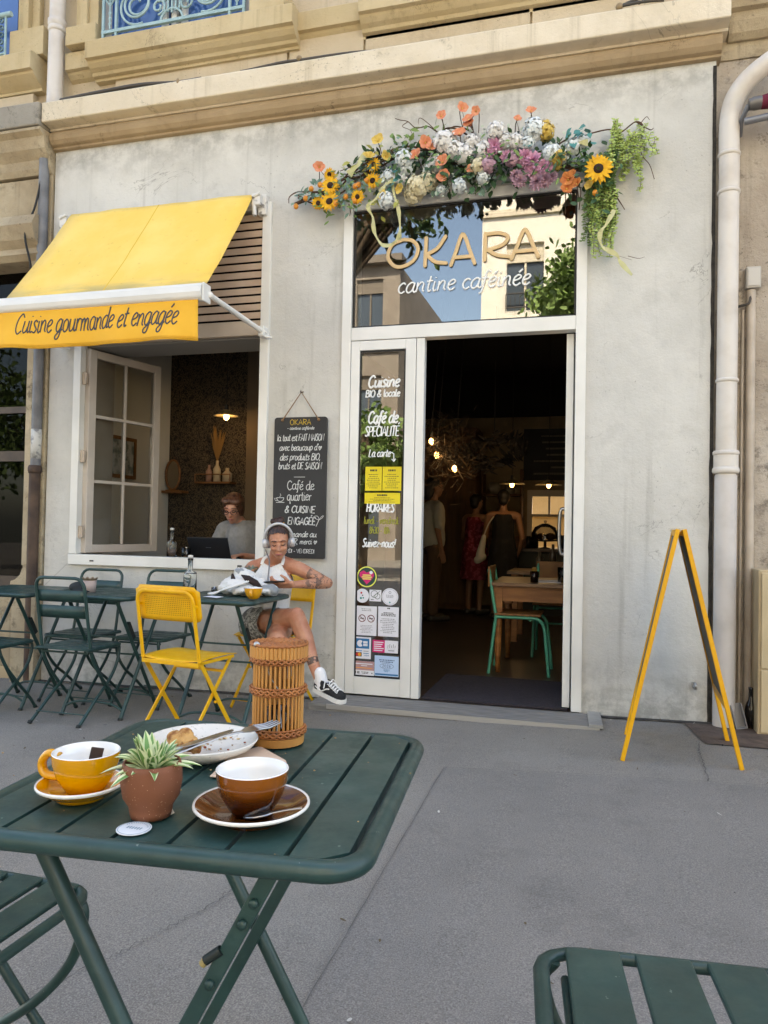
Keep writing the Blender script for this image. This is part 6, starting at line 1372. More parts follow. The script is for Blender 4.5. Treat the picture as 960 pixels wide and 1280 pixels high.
# halter top
mb = MB(); cap(mb, (-2.0,4.43,.55), (-1.985,4.425,.74), .116, .126); mb.ell((-1.975,4.40,.775), (.143,.106,.117)); mb.ell((-2.03,4.333,.755), (.058,.050,.055)); mb.ell((-1.925,4.323,.757), (.058,.050,.055)); cap(mb, (-2.02,4.405,.86), (-1.905,4.405,.86), .060, .060); cap(mb, (-2.0,4.412,.89), (-1.92,4.410,.89), .054, .054)
def tcut(p):
    if p.z < .52: return True
    x = p.x+1.962
    if p.z > .775: return abs(x) > .135-(p.z-.775)*.58 or p.z > .872+abs(x)*.45 or (p.y > 4.43 and p.z > .82)
    return False
organic('halter_top', mb, .006, M('white_ribbed_cotton', 'e4e2df', .85, 'd8d6d3', 60, bump=.25, bscale=160, stretch=(4,4,.2)), wt, 3, tcut, None, .002, 30)
mb = MB()
for a, b, c_ in (((-2.028,4.352,.888),(-2.018,4.368,.925),(-1.985,4.415,.952)),((-1.890,4.352,.888),(-1.888,4.366,.918),(-1.910,4.410,.948))): mb.tube(cr([a,b,c_], 6), .011, 8, flat=((0,-1,.3), .004))
B('strap', mb, M('white_strap', 'e4e2df', .85), wt)
# shorts
mb = MB(); mb.ell((-2.0,4.425,.535), (.172,.138,.115)); cap(mb, hipR, hipR.lerp(knR,.45), .110, .098); cap(mb, hipL, hipL.lerp(knL,.32), .104, .096)
g = NB('grey_print_cotton', .9); g.col(g.mix(g.rng(g.noise(24, 5, .6, dist=1.5), .46, .54), hexc('6d6a66'), hexc('bdb8b0'))); g.bump(g.noise(25, 4), .3, .01)
organic('shorts', mb, .008, g.m, wt, 3, lambda p: p.z > .625 or (p-hipR).dot((knR-hipR).normalized()) > .215 or (p-hipL).dot((knL-hipL).normalized()) > .17, None, .005, 18)
# socks and shoes
def shoe(an, heel, toe, dn):
    d = (toe-heel).normalized(); up = V(dn)*-1; up = (up-d*up.dot(d)).normalized(); sd = d.cross(up); L_ = (toe-heel).length
    mb = MB(); cap(mb, an+(an-heel)*.7, heel+d*.035+up*.02, .034, .037); cap(mb, an, heel+d*.06+up*.03, .034, .03); organic('sock', mb, .006, M('white_sock', 'e6e4e4', .9, bump=.2, bscale=120), wt, 2)
    mb = MB(); cap(mb, heel+up*.035, heel+d*L_*.35+up*.035, .036, .036); cap(mb, heel+d*L_*.3+up*.035, heel+d*L_*.84+up*.022, .036, .034); cap(mb, heel+d*.01+up*.055, heel+d*L_*.34+up*.06, .034, .034)
    sh = organic('shoe', mb, .005, M('black_canvas', '1d1d20', .8, bump=.1, bscale=150), wt, 3, lambda p: (p-heel).dot(up) > .078)
    mb = MB(); O_ = []
    for t, wd in ((-.035,.012),(-.03,.026),(.0,.034),(.25,.036),(.5,.037),(.75,.041),(.9,.036),(.98,.024),(1.0,.008)): O_.append((t*L_ if t > 0 else t, wd))
    poly = [(a, b) for a, b in O_]+[(a, -b) for a, b in reversed(O_)]; mb.prism(poly, heel-up*.008, d, sd, up*.024); B('sole', mb, M('white_rubber', 'dcdad6', .6), wt, bevel=.003)
    mb = MB(); 
    for k in range(5):
        c_ = heel+d*L_*(.42+.085*k)+up*(.076-.006*k-.0*k); mb.tube(cr([c_-sd*.026+up*-.008, c_+up*.006, c_+sd*.026+up*-.008+d*.012], 4), .0035, 6); mb.tube(cr([c_+sd*.026+up*-.008, c_+up*.006, c_-sd*.026+up*-.008+d*.012], 4), .0035, 6)
    for k in (-1, 1): mb.tube(cr([heel+d*L_*.40+up*.08, heel+d*L_*.36+sd*k*.03+up*.085, heel+d*L_*.42+sd*k*.05+up*.05], 4), .0035, 6)
    for k in (-1, 1): mb.tube(cr([heel+d*.0+sd*k*.037+up*.035, heel+d*L_*.25+sd*k*.0385+up*.022, heel+d*L_*.45+sd*k*.0375+up*.045, heel+d*L_*.56+sd*k*.036+up*.052], 5), .004, 6, flat=(sd*k, .002))
    B('laces', mb, M('white_lace', 'e4e2de', .8), wt)
shoe(anR, heR, toeR, (0,0,-1)); shoe(anL, anL+V((-.0,.045,-.065)), anL+V((.03,-.20,-.065)), (0,0,-1))
# headphones and phone
t = thing('headphones', 'silver over-ear headphones worn by the tattooed woman', 'headphones', HC); m_sil = M('silver_plastic', 'c3c2c4', .35, metal=.3); m_sil2 = M('silver_pad', '8f8e92', .6)
mb = MB(); mb.tube([T((.094*math.cos(R(a)), .008, .022+.104*math.sin(R(a)))) for a in range(-2, 183, 8)], .013, 10, flat=(HR@V((0,0,1)), .006)) if False else mb.tube([T((.094*math.cos(R(a)), .004, .024+.106*math.sin(R(a)))) for a in range(-2, 183, 8)], .0092, 10); B('headband', mb, m_sil, t)
for q in (-1, 1):
    mb = MB(); mb.lathe([(0,-.016),(.027,-.016),(.032,-.009),(.032,.005),(.025,.016),(0,.018)], T((q*.094,.006,-.010)), 20, ax=HR@V((q,0,0))); B('ear_cup', mb, m_sil, t)
    mb = MB(); mb.lathe([(.012,-.015),(.030,-.015),(.034,-.006),(.030,.0),(.012,0)], T((q*.076,.006,-.010)), 20, ax=HR@V((q,0,0))); B('ear_pad', mb, m_sil2, t)
mb = MB(); mb.tube(cr([T((-.094,-.01,-.05)), T((-.07,-.05,-.12)), V((-1.945,4.27,.80)), V((-1.915,4.22,.74)), V((-1.96,4.18,.68))], 8), .0045, 7); B('cable', mb, M('grey_cable', '77767a', .6), t)
t = thing('smartphone', 'black smartphone in the hands of the tattooed woman', 'phone', (-1.85, 4.21, .83))
mb = MB(); ph = V((-1.845,4.155,.796)); pu = V((-.35,-.93,.05)).normalized(); pn = V((-.05,.22,.97)); pn = (pn-pu*pn.dot(pu)).normalized(); pv = pu.cross(pn); mb.obox(ph, pu*.074, pv*.036, pn*.0045); B('phone_body', mb, M('phone_black', '111215', .3), t, bevel=.003)

# ---- the person at the laptop
lt = thing('person', 'person with glasses in a grey t-shirt working at a black laptop inside the window', 'person', (-2.63, 5.32, .03))
hc = aty(292, 636, 5.22); hr = facing(R(8), R(22), R(2)); sx = hc.x
DZ = .125
mb = MB(); cap(mb, (sx+.03,5.36,.62), (sx+.03,5.35,.92+DZ), .13, .13); cap(mb, (sx-.12,5.35,.985+DZ), (sx+.17,5.36,.98+DZ), .05, .05); cap(mb, (sx+.022,5.33,1.0+DZ), (sx+.008,5.26,hc.z-.06), .047, .043); head(mb, hc, hr, .94)
for q, sh, el, ha in ((-1,V((sx-.15,5.35,.97+DZ)),V((sx-.21,5.30,.76+DZ)),V((sx-.05,5.13,.905))),(1,V((sx+.19,5.36,.965+DZ)),V((sx+.23,5.30,.75+DZ)),V((sx+.12,5.13,.905)))):
    limb(mb, [(sh,.046),(el,.036)]); limb(mb, [(el,.036),(ha,.022)]); hand(mb, ha, V((-.01,-.08,0)), V((0,0,-1)), .9, .35)
mb.ell((sx+.03,5.36,.55), (.17,.14,.12)); 
for q in (-1, 1): limb(mb, [((sx+.03+q*.09,5.34,.52),.085),((sx+.03+q*.11,5.28,.47),.06)]); limb(mb, [((sx+.03+q*.11,5.28,.47),.055),((sx+.03+q*.11,5.36,.10),.035)])
organic('body', mb, .008, m_skin2, lt, 3); face(hc, hr, lt, .94, m_hair2, False)
mb = MB(); cap(mb, (sx+.03,5.36,.62), (sx+.03,5.35,.93+DZ), .145, .14); cap(mb, (sx-.12,5.35,.985+DZ), (sx+.17,5.36,.98+DZ), .062, .062); cap(mb, (sx-.14,5.35,.97+DZ), (sx-.20,5.31,.82+DZ), .066, .060); cap(mb, (sx+.18,5.36,.965+DZ), (sx+.225,5.31,.81+DZ), .066, .060); cap(mb, (sx+.025,5.35,.96+DZ), (sx+.02,5.32,1.02+DZ), .09, .07)
organic('t_shirt', mb, .008, M('heather_grey', '8f9092', .9, '848587', 40, bump=.15, bscale=120), lt, 3, lambda p: (p.z > 1.045+DZ) or (p.z < .80+DZ and (p.x < sx-.16 or p.x > sx+.20)), None, .005, 14)
mb = MB(); T2 = lambda p: hc+hr@(V(p)*.94)
for p, r_ in (((0,.022,.042),(.081,.094,.084)),((-.03,-.04,.085),(.05,.05,.03)),((.04,-.035,.08),(.045,.05,.03)),((.06,.01,.0),(.025,.05,.06)),((-.06,.02,.0),(.025,.05,.06)),((0,.07,-.02),(.06,.04,.07))): mb.ell(T2(p), r_, hr)
organic('hair', mb, .007, m_hair2, lt, 2, lambda p: (hr.transposed()@(p-hc)).y < -.06 and (hr.transposed()@(p-hc)).z < .06, None, .005, 50)
gl = thing('glasses', 'dark rimmed glasses worn by the person at the laptop', 'glasses', hc); mb = MB()
for q in (-1, 1): mb.tube([T2((q*.034+.025*math.cos(2*PI*i/18), -.104, .006+.019*math.sin(2*PI*i/18))) for i in range(18)], .0026, 6, closed=True); mb.tube([T2((q*.058,-.104,.012)), T2((q*.076,-.06,.012)), T2((q*.080,.02,.008))], .0024, 6)
mb.tube([T2((-.01,-.105,.01)), T2((.01,-.105,.01))], .0024, 6); B('spectacle_frame', mb, M('dark_tortoise', '2a1815', .4), gl)

# ---- guests standing deep inside
def standing(label, X, Y, h, yaw, top, bottom, hairm, dress=False, longhair=.0, arm=(0,0), bag=None):
    s = h/1.70; t = thing('person', label, 'person', (X, Y, .03)); Rz = Matrix.Rotation(yaw, 3, 'Z'); W = lambda p: V((X,Y,.03))+Rz@(V(p)*s)
    def c2(mb, p, q, a, b): cap(mb, W(p), W(q), a*s, b*s)
    mb = MB(); c2(mb, (0,0,.98), (0,0,1.30), .13, .13); c2(mb, (-.15,0,1.37), (.15,0,1.37), .055, .055); c2(mb, (0,0,1.38), (0,-.01,1.48), .052, .047); head(mb, W((0,-.015,1.585)), Rz, s); mb.ell(W((0,0,.92)), (.16*s,.12*s,.13*s), Rz)
    for q in (-1, 1):
        c2(mb, (q*.09,0,.90), (q*.10,-.01,.50), .085, .055); c2(mb, (q*.10,-.01,.50), (q*.10,.02,.09), .054, .036); c2(mb, (q*.10,.03,.045), (q*.11,-.15,.035), .04, .034)
        a = arm[0] if q < 0 else arm[1]; sh, el = V((q*.19,0,1.36)), V((q*.25,.02-a*.1,1.08)); ha = el+V((-q*.02-q*a*.10,-.06-a*.14,-.25+a*.33))
        c2(mb, sh, el, .046, .038); c2(mb, el, ha, .037, .024); hand(mb, W(ha), Rz@(ha-el), Rz@V((-q,-.2,0)), s, .35)
    organic('body', mb, .012, M('dim_skin', '8a634b', .6), t, 3)
    mb = MB(); c2(mb, (0,0,.96), (0,0,1.30), .15, .145)
    if dress:
        c2(mb, (0,0,.95), (0,0,.55), .18, .22); c2(mb, (-.08,0,1.34), (.08,0,1.34), .06, .06)
        organic('dress', mb, .012, top, t, 3, lambda p: p.z < .03+.50*s or p.z > .03+1.38*s, None, .012, 9)
    else:
        c2(mb, (-.15,0,1.36), (.15,0,1.36), .068, .068)
        for q in (-1, 1): c2(mb, (q*.19,0,1.35), (q*.24,.01,1.12), .066, .058)
        mb.ell(W((0,0,.93)), (.18*s,.145*s,.14*s), Rz); organic('shirt', mb, .012, top, t, 3, lambda p: p.z > .03+1.43*s or p.z < .03+.86*s, None, .010, 9)
        mb = MB(); mb.ell(W((0,0,.90)), (.172*s,.135*s,.12*s), Rz)
        for q in (-1, 1): c2(mb, (q*.09,0,.88), (q*.10,0,.50), .098, .078); c2(mb, (q*.10,0,.50), (q*.10,.02,.12), .076, .066)
        organic('trousers', mb, .012, bottom, t, 3, lambda p: p.z < .03+.07*s, None, .008, 10)
    mb = MB(); hcn = W((0,-.015,1.585)); mb.ell(hcn+Rz@V((0,.026,.04))*s, (.084*s,.096*s,.090*s), Rz)
    if longhair: c2(mb, (0,.06,1.60), (0,.07,1.60-longhair), .08, .07)
    else: mb.ell(hcn+Rz@V((0,.05,-.02))*s, (.066*s,.06*s,.07*s), Rz)
    organic('hair', mb, .010, hairm, t, 2, lambda p: (Rz.transposed()@(p-hcn)).y < -.05*s, None, .006, 30)
    mb = MB()
    for q in (-1, 1): c2(mb, (q*.10,.04,.04), (q*.11,-.16,.035), .047, .041)
    organic('shoes', mb, .010, M('dim_shoe', '24201d', .6), t, 2, lambda p: p.z < .031); return t
X = lambda px, Y: aty(px, 660, Y).x
standing('person with dark hair in pale shirt and brown trousers standing inside the doorway', X(541,8.9), 8.9, 1.72, R(120), M('pale_shirt', '9a9890', .9), M('brown_trouser', '4d382a', .9), M('black_hair', '16110f', .6), longhair=.10)
g = NB('red_print', .9); g.col(g.mix(g.rng(g.noise(20, 4), .5, .58), hexc('6f1727'), hexc('9a4456')))
standing('woman with dark hair in a long red patterned dress inside the room', X(598,10.0), 9.75, 1.56, R(150), g.m, None, M('black_hair_2', '18120f', .6), dress=True, arm=(.3,.6))
standing('woman with cropped dark hair in a black strap dress, seen from behind', X(629,9.4), 9.4, 1.60, R(185), M('black_dress', '141316', .9), None, M('black_hair_3', '17110f', .6), dress=True, arm=(.2,.9))
p = aty(604, 690, 9.3); t = thing('shoulder_bag', 'limp white cloth bag hanging from the shoulder of the woman in black', 'bag', (p.x, 9.25, .8)); mb = MB(); cap(mb, (p.x-.03,9.25,.82), (p.x+.01,9.27,1.05), .055, .03); cap(mb, (p.x-.06,9.25,.76), (p.x-.0,9.25,.80), .05, .05); organic('bag_cloth', mb, .01, M('pale_cloth', 'b7b2a8', .9), t, 2); mb = MB(); mb.tube(cr([(p.x+.01,9.27,1.06),(p.x+.06,9.28,1.2),(p.x+.12,9.33,1.30)], 5), .008, 6); B('strap', mb, M('pale_strap', 'b7b2a8', .9), t)
# ---------------------------------------------------------------- sign board on the pavement
t = thing('sign_board', 'folding A-shaped sign board with yellow wooden frame standing edge-on on the pavement', 'sign board', (.42, 4.12, gz(.42)))
m_yw = M('yellow_wood', 'e8a90c', .5, 'dd9c08', 6, bump=.06, bscale=60, stretch=(1,1,.2)); m_slate = M('dark_panel', '55544e', .7, '605f58', 4)
AP = {}
for nm, fx, ax in (('near', .134, .381), ('far', .668, .392)):
    f0, f1 = V((fx, 3.875, gz(fx))), V((fx+.035 if nm == 'near' else fx+.015, 4.375, gz(fx))); a0, a1 = V((ax-.004 if nm == 'near' else ax+.014, 3.885, 1.152)), V((ax+.024 if nm == 'near' else ax+.036, 4.375, 1.152))
    s_ = V((1,0,.25)) if nm == 'near' else V((1,0,-.25))
    pnl = MB(); fr = []
    mb = MB(); mb.bar(f0, a0, .020, .030, (1,0,0)); mb.bar(f1, a1, .020, .030, (1,0,0))
    d0, d1 = a0-f0, a1-f1
    for k in (.26, .985): mb.bar(f0+d0*k+V((0,.016,0)), f1+d1*k-V((0,.016,0)), .020, .030, (1,0,0))
    leaf = B('board_frame', mb, m_yw, t, bevel=.002)
    mb = MB(); q0, q1, q2, q3 = f0+d0*.275+V((0,.014,0)), f1+d1*.275-V((0,.014,0)), f1+d1*.97-V((0,.014,0)), f0+d0*.97+V((0,.014,0)); n_ = (q1-q0).cross(q3-q0).normalized()*.004
    mb.add([q0-n_,q1-n_,q2-n_,q3-n_,q0+n_,q1+n_,q2+n_,q3+n_], [(0,3,2,1),(4,5,6,7),(0,1,5,4),(1,2,6,5),(2,3,7,6),(3,0,4,7)]); B('panel', mb, m_slate, leaf)
mb = MB()
for y in (3.93, 4.33): mb.tube([(.387,y-.02,1.148),(.387,y+.02,1.148)], .008, 8); mb.box(.370,.405,y-.02,y+.02,1.155,1.158)
B('hinge', mb, m_metal, t)

# ---------------------------------------------------------------- things on the terrace tables
def onground_table(px, py, dz=TH): 
    p = atz(px, py, dz)
    for _ in range(4): p = atz(px, py, dz+gz(p.x)+.004)
    return p
t = thing('cloth_bag', 'crumpled white cloth bag with cords lying on the table before the seated woman', 'bag', (-1.97, 4.08, TH+gz(-2)+.005)); zt = TH+gz(-2)+.006
mb = MB(); mb.ell((-2.06,4.09,zt+.055), (.11,.09,.055)); mb.ell((-2.02,4.12,zt+.10), (.085,.05,.05), Matrix.Rotation(R(25), 3, 'Y')); mb.ell((-1.93,4.12,zt+.062), (.115,.055,.034), Matrix.Rotation(R(24), 3, 'Y')); mb.ell((-1.86,4.08,zt+.034), (.07,.06,.04)); mb.ell((-2.10,4.05,zt+.035), (.07,.06,.035)); mb.ell((-1.95,4.02,zt+.03), (.12,.06,.03))
g = NB('printed_canvas', .9); 
c = g.mix(g.rng(g.noise(9, 4, .55, dist=.8), .54, .60), hexc('dcdad6'), hexc('8f9395')); g.col(g.mix(g.rng(g.noise(14, 3), .63, .68), c, hexc('5a5f5c'))); g.bump(g.noise(18, 5), .5, .02)
organic('bag_cloth', mb, .006, g.m, t, 2, lambda p: p.z < zt-.0, None, .022, 16)
mb = MB()
for k in range(4): mb.tube(cr([(-1.99+k*.012,4.02,zt+.085),(-2.06+k*.01,3.97-.012*k,zt+.05),(-2.13-k*.01,3.94+.012*k,zt+.012),(-2.16-k*.008,3.97,zt+.008),(-2.10,4.0,zt+.03),(-2.02,4.02,zt+.075)], 6), .0055, 7)
B('cords', mb, M('white_cord', 'dedcd8', .85), t)
mb = MB(); a, b = V((-2.02,4.055,zt+.118)), V((-1.87,4.02,zt+.055)); mb.petal(a, b-a, (0,-.8,.6), .17, .045, .0, 0, ((0,.1),(.3,.9),(.7,.9),(1,.1))); mb.petal(V((-2.075,4.05,zt+.125)), V((.03,-.02,-.09)), (0,-1,.3), .075, .03, 0); B('opening', mb, M('bag_inside', '2a1c18', .9), t, solid=.003)
m_cup = M('mustard_glaze', 'e0a012', .18, 'd6960e', 3, coat=.5, spec=.6); m_cupin = M('white_glaze', 'e8e6e2', .15, coat=.4); m_brn = M('caramel_glaze', '522506', .15, '653208', 4, coat=.6, spec=.6); m_coffee = M('coffee_dregs', '5a3a22', .4, 'c9b79c', 14)
def cup(name, c, r_, h_, mo, label, handle, rz=0, par_cat='cup', wall=True, band=None):
    c = V(c); t = thing(name, label, par_cat, c); s = r_; pr = [(0,0),(.52*s,0),(.54*s,.004),(.62*s,h_*.10),(.86*s,h_*.42),(.97*s,h_*.74),(1.0*s,h_*.985)]
    mb = MB(); mb.lathe(pr, c, 40); 
    if band: mb.m = [0]*len(mb.m)
    B('cup_body', mb, mo, t)
    mb = MB(); mb.lathe([(1.0*s,h_*.985),(.985*s,h_*1.005),(.955*s,h_*1.0),(.92*s,h_*.74),(.80*s,h_*.42),(.55*s,h_*.14),(0,h_*.10)], c, 40); B('cup_inside', mb, m_cupin, t)
    mb = MB(); mb.lathe([(0,h_*.16),(.60*s,h_*.16),(.56*s,h_*.15)], c, 28); B('coffee', mb, m_coffee, t)
    if handle:
        a = R(rz); d = V((math.cos(a), math.sin(a), 0)); P = cr([c+d*.93*s+V((0,0,h_*.80)), c+d*1.28*s+V((0,0,h_*.86)), c+d*1.52*s+V((0,0,h_*.62)), c+d*1.38*s+V((0,0,h_*.34)), c+d*.80*s+V((0,0,h_*.30))], 7)
        mb = MB(); mb.tube(P, .0062*(s/.05), 12, flat=(V((-math.sin(a), math.cos(a), 0)), .0085*(s/.05))); B('handle', mb, mo, t)
    return t
def saucer(c, r_, mo, label, rim):
    c = V(c); t = thing('saucer', label, 'saucer', c); mb = MB(); mb.lathe([(0,.002),(.55*r_,.0),(.56*r_,.003),(.75*r_,.008),(.97*r_,.017)], c, 48); B('saucer_foot', mb, mo, t)
    mb = MB(); mb.lathe([(.97*r_,.0171),(1.0*r_,.0195),(.985*r_,.0225),(.95*r_,.0215)], c, 48); B('rim', mb, rim, t)
    mb = MB(); mb.lathe([(.95*r_,.0214),(.75*r_,.0125),(.55*r_,.0075),(0,.0065)], c, 48); B('saucer_top', mb, mo, t); return t
cb = onground_table(319, 749); cup('coffee_cup', (-1.845, 3.86, TH+gz(-1.85)+.005), .052, .062, m_cup, 'yellow coffee cup on the table of the tattooed woman', True, -75)
bp = aty(235, 741, 3.95); bottle((bp.x, 3.97, TH+gz(bp.x)+.005), 1.0, 'clear glass water bottle with flat white cap standing on the middle terrace table')
mb = MB(); x = aty(197,737,4.12).x; mb.lathe([(0,0),(.045,0),(.047,.035),(.045,.035),(.042,.004),(0,.004)], (-2.22,4.16,TH+gz(-2.2)+.005), 24); tag(B('glass_ashtray', mb, m_gl), 'low clear glass dish behind the yellow folding chair', 'dish')
def plant(c, pot_pr, pot_m, label, kind):
    c = V(c); t = thing('potted_plant', label, 'potted plant', c); mb = MB(); mb.lathe(pot_pr, c, 40); B('pot', mb, pot_m, t); return t
c0 = V((-2.10, 4.20, TH+gz(-2.1)+.005)); t = plant(c0, [(0,0),(.028,0),(.034,.06),(.030,.06),(.028,.045),(0,.045)], M('dark_grey_pot', '4a4f4e', .7), 'tiny dry herb in a dark pot behind the glass bottle', 0); mb = MB()
for k in range(60): mb.petal(c0+V((random.gauss(0,.015),random.gauss(0,.015),.05+random.random()*.10)), V((random.gauss(0,1),random.gauss(0,1),.8)), (0,-1,0), .022, .008, .2, 0)
for k in range(8): mb.tube([c0+V((0,0,.04)), c0+V((random.gauss(0,.018),random.gauss(0,.018),.15))], .001, 4)
B('herb', mb, M('dry_herb', '6d7048', .8), t)
c0 = aty(112, 741, 3.99); c0 = V((c0.x, 3.99, TH+gz(c0.x)+.005)); mb = MB(); mb.lathe([(0,0),(.034,0),(.040,.075),(.036,.075),(.032,.01),(0,.01)], c0, 28); t = thing('paper_pot', 'small pale pink pot with crumpled paper on the table under the window', 'pot', c0); B('pot', mb, M('pale_pink_pot', 'b3a09a', .8), t)
mb = MB(); 
for k in range(10): a = k*.63; mb.petal(c0+V((.02*math.cos(a),.02*math.sin(a),.06)), V((.5*math.cos(a),.5*math.sin(a),1)), V((math.cos(a),math.sin(a),0)), .045, .03, .3, 0)
B('crumpled_paper', mb, M('kraft_paper', '8a7a66', .9), t)
x, y = -3.20, 4.02; mb = MB(); mb.ell((x,y,TH+gz(x)+.06), (.12,.07,.055)); q = thing('dark_cap', 'dark rounded cloth cap lying on the table with the pale pot', 'cap', (-3.09,3.99,TH+gz(-3)+.005)); mb = MB(); mb.ell((-3.09,3.99,TH+gz(-3)+.035), (.065,.06,.035)); mb.ell((-3.05,3.96,TH+gz(-3)+.014), (.06,.05,.010)); organic('cap_cloth', mb, .008, M('dark_cloth', '23282b', .9), q, 2, lambda p: p.z < TH+gz(-3)+.006)
mb = MB(); z_ = TH+gz(-1.9)+.0055; mb.add([(-2.16,3.86,z_),(-2.05,3.82,z_),(-2.03,3.86,z_+.004),(-2.13,3.90,z_+.002)], [(0,1,2,3)]); tag(B('receipt', mb, m_paper, solid=.0008), 'small white paper slip on the table edge near the yellow chair', 'paper')

# ---------------------------------------------------------------- things on the near table
ZT = TH+gz(FTX)+.005
def tp(px, py, dz=0): return atz(px, py, ZT+dz)
yc_ = tp(101, 987, .01); yc_ = V((yc_.x, yc_.y, ZT)); saucer(yc_, .060, m_cup, 'mustard yellow saucer with white rim under the yellow cup', m_cupin); cup('coffee_cup', yc_+V((.006,.002,.0075)), .0455, .057, m_cup, 'mustard yellow cup on a matching saucer beside the potted plant', True, 184)
mb = MB(); s0 = yc_+V((.022,-.0,.055)); mb.obox(s0, (.010,0,0), (0,.0012,.0), V((.004,.0,.016))); tag(B('chocolate_stick', mb, M('dark_chocolate', '2f1a10', .5), bevel=.001), 'dark brown stick leaning inside the yellow cup', 'stick')
bc = tp(314.5, 1011, .012); bc = V((bc.x, bc.y, ZT)); saucer(bc, .0765, m_brn, 'glossy brown saucer with white rim under the brown cup', m_cupin)
g = NB('amber_to_brown_glaze', .16); zz = g.sep()[2]; g.col(g.mix(g.rng(zz, .052, .020), hexc('8a4c08'), hexc('3a1804'))); g.p.inputs['Coat Weight'].default_value = .6
cup('coffee_cup', bc+V((0,0,.0075)), .0475, .058, g.m, 'amber brown glazed cup with white inside on a brown saucer', False)
def spoon(p, d, L_, label, bowl=.5):
    p, d = V(p), V(d).normalized(); s_ = V((0,0,1)).cross(d).normalized(); t = thing('teaspoon', label, 'spoon', p); mb = MB(); P = [p, p+d*L_*.35, p+d*L_*.7, p+d*L_]; mb.tube(cr(P, 4), [.0045,.0040,.0035,.0030,.0025,.0022,.0022,.0022,.0024,.0026,.003,.0035,.004], 8, flat=(s_.cross(d)*-1, .0014)); mb.ell(p-d*.018, (.020,.011,.003), d.to_track_quat('X','Z').to_matrix()); B('spoon_body', mb, m_metal, t)
spoon(bc+V((.035,-.012,.016)), (.8,.30,.12), .038, 'small steel spoon resting on the brown saucer')
# napkin, plate, leftovers
npk = [tp(262,972), tp(300,975), tp(361,966), tp(357,955), tp(325,934), tp(290,945)]
mb = MB(); mb.add([p+V((0,0,.0015+.004*(i in (2,3)))) for i, p in enumerate(npk)], [tuple(range(6))]); tag(B('paper_napkin', mb, M('beige_napkin', 'd3b9a2', .9, 'c8ad96', 20, bump=.2, bscale=60), solid=.0012), 'beige paper napkin half under the white plate', 'napkin')
mb = MB(); q = [tp(203,1024), tp(218,1017), tp(213,1008), tp(180,1010)]; mb.add([p+V((0,0,.0012)) for p in q], [(0,1,2,3)]); tag(B('paper_slip', mb, M('slip_paper', 'cfc6b8', .9), solid=.001), 'corner of white paper showing under the plant pot', 'paper')
pl = tp(258, 946, .012); PR = .092; pl = V((tp(318,934,.02).x-PR+.002, 0, ZT)); pl.y = tp(318,936,.02).y-.002
t = thing('dinner_plate', 'white speckled plate with crumbs, bread crust and cutlery on it', 'plate', pl)
g = NB('speckled_glaze', .25); g.col(g.mix(g.mul(g.rng(g.noise(160, 3), .62, .68), .45), hexc('dedbd3'), hexc('8a8478'))); m_plate = g.m
mb = MB(); mb.lathe([(0,.002),(.55*PR,.0),(.60*PR,.004),(.9*PR,.015),(1.0*PR,.026),(.992*PR,.0285),(.975*PR,.0275),(.86*PR,.018),(.62*PR,.0075),(0,.0065)], pl+V((0,0,.001)), 56); B('plate_body', mb, m_plate, t)
mb = MB()
for k in range(60): a = random.uniform(0,6.28); r_ = .8*PR*math.sqrt(random.random()); s_ = random.uniform(.0008,.003); mb.ell(pl+V((r_*math.cos(a), r_*math.sin(a), .009+s_*.5+max(0, r_/PR-.6)*.035)), (s_*1.4,s_,s_*.6), None, 6, 4, random.choice((0,0,1,2)))
B('crumbs', mb, [M('crumb_tan', 'a8763c', .8), M('crumb_red', '8c3a20', .8), M('crumb_pale', 'e0c9a0', .8)], t)
mb = MB(); b0 = tp(226, 925, .03); b0 = V((b0.x, b0.y, ZT+.012)); t2 = thing('bread_crust', 'piece of toasted bread crust left on the white plate', 'bread', b0)
for k, (dx, dy, dz, r_) in enumerate(((0,0,.016,.020),(.018,-.004,.014,.018),(-.012,.006,.018,.017),(.032,-.008,.010,.012),(.006,.004,.028,.013))): mb.ell(b0+V((dx,dy,dz)), (r_,r_*.8,r_*.75))
g = NB('bread', .85); g.col(g.mix(g.rng(g.noise(60, 5), .42, .6), hexc('c79a5e'), hexc('8f5a2c'))); g.bump(g.noise(120, 4), .6, .006); organic('crust', mb, .003, g.m, t2, 2, None, None, .004, 90)
def fork(p, d, up, label):
    p, d, up = V(p), V(d).normalized(), V(up).normalized(); s_ = d.cross(up).normalized(); t = thing('fork', label, 'fork', p); mb = MB(); f = lambda a, b, c=0: p+d*a+s_*b+up*c
    mb.tube(cr([f(0,0,.0), f(.05,0,.004), f(.10,0,.006), f(.125,0,.004)], 5), [.0062]*4+[.005]*4+[.0035]*4+[.003]*4, 8, flat=(up, .0014))
    mb.prism([(0,-.003),(.012,-.010),(.03,-.011),(.03,.011),(.012,.010),(0,.003)], f(.122,0,.003), d, s_, up*.0016)
    for k in range(4): b = -.0095+.0063*k; mb.tube([f(.15,b,.0038), f(.17,b,.001), f(.192,b*.95,.004)], [.0021,.0019,.001], 6)
    B('fork_body', mb, m_metal, t)
def knife(p, d, up, label):
    p, d, up = V(p), V(d).normalized(), V(up).normalized(); s_ = d.cross(up).normalized(); t = thing('table_knife', label, 'knife', p); mb = MB(); mb.prism([(0,-.003),(.01,-.008),(.08,-.009),(.10,-.004),(.10,.004),(.02,.005),(0,.003)], p, d, s_, up*.0015); mb.tube([p+d*.095, p+d*.14, p+d*.20], [.0045,.006,.0065], 8, flat=(up, .0025)); B('knife_body', mb, m_metal, t)
pa, pb = tp(291,913,.04), tp(222,935,.03); knife(pa, pb-pa, (0,0,1), 'steel knife lying across the white plate')
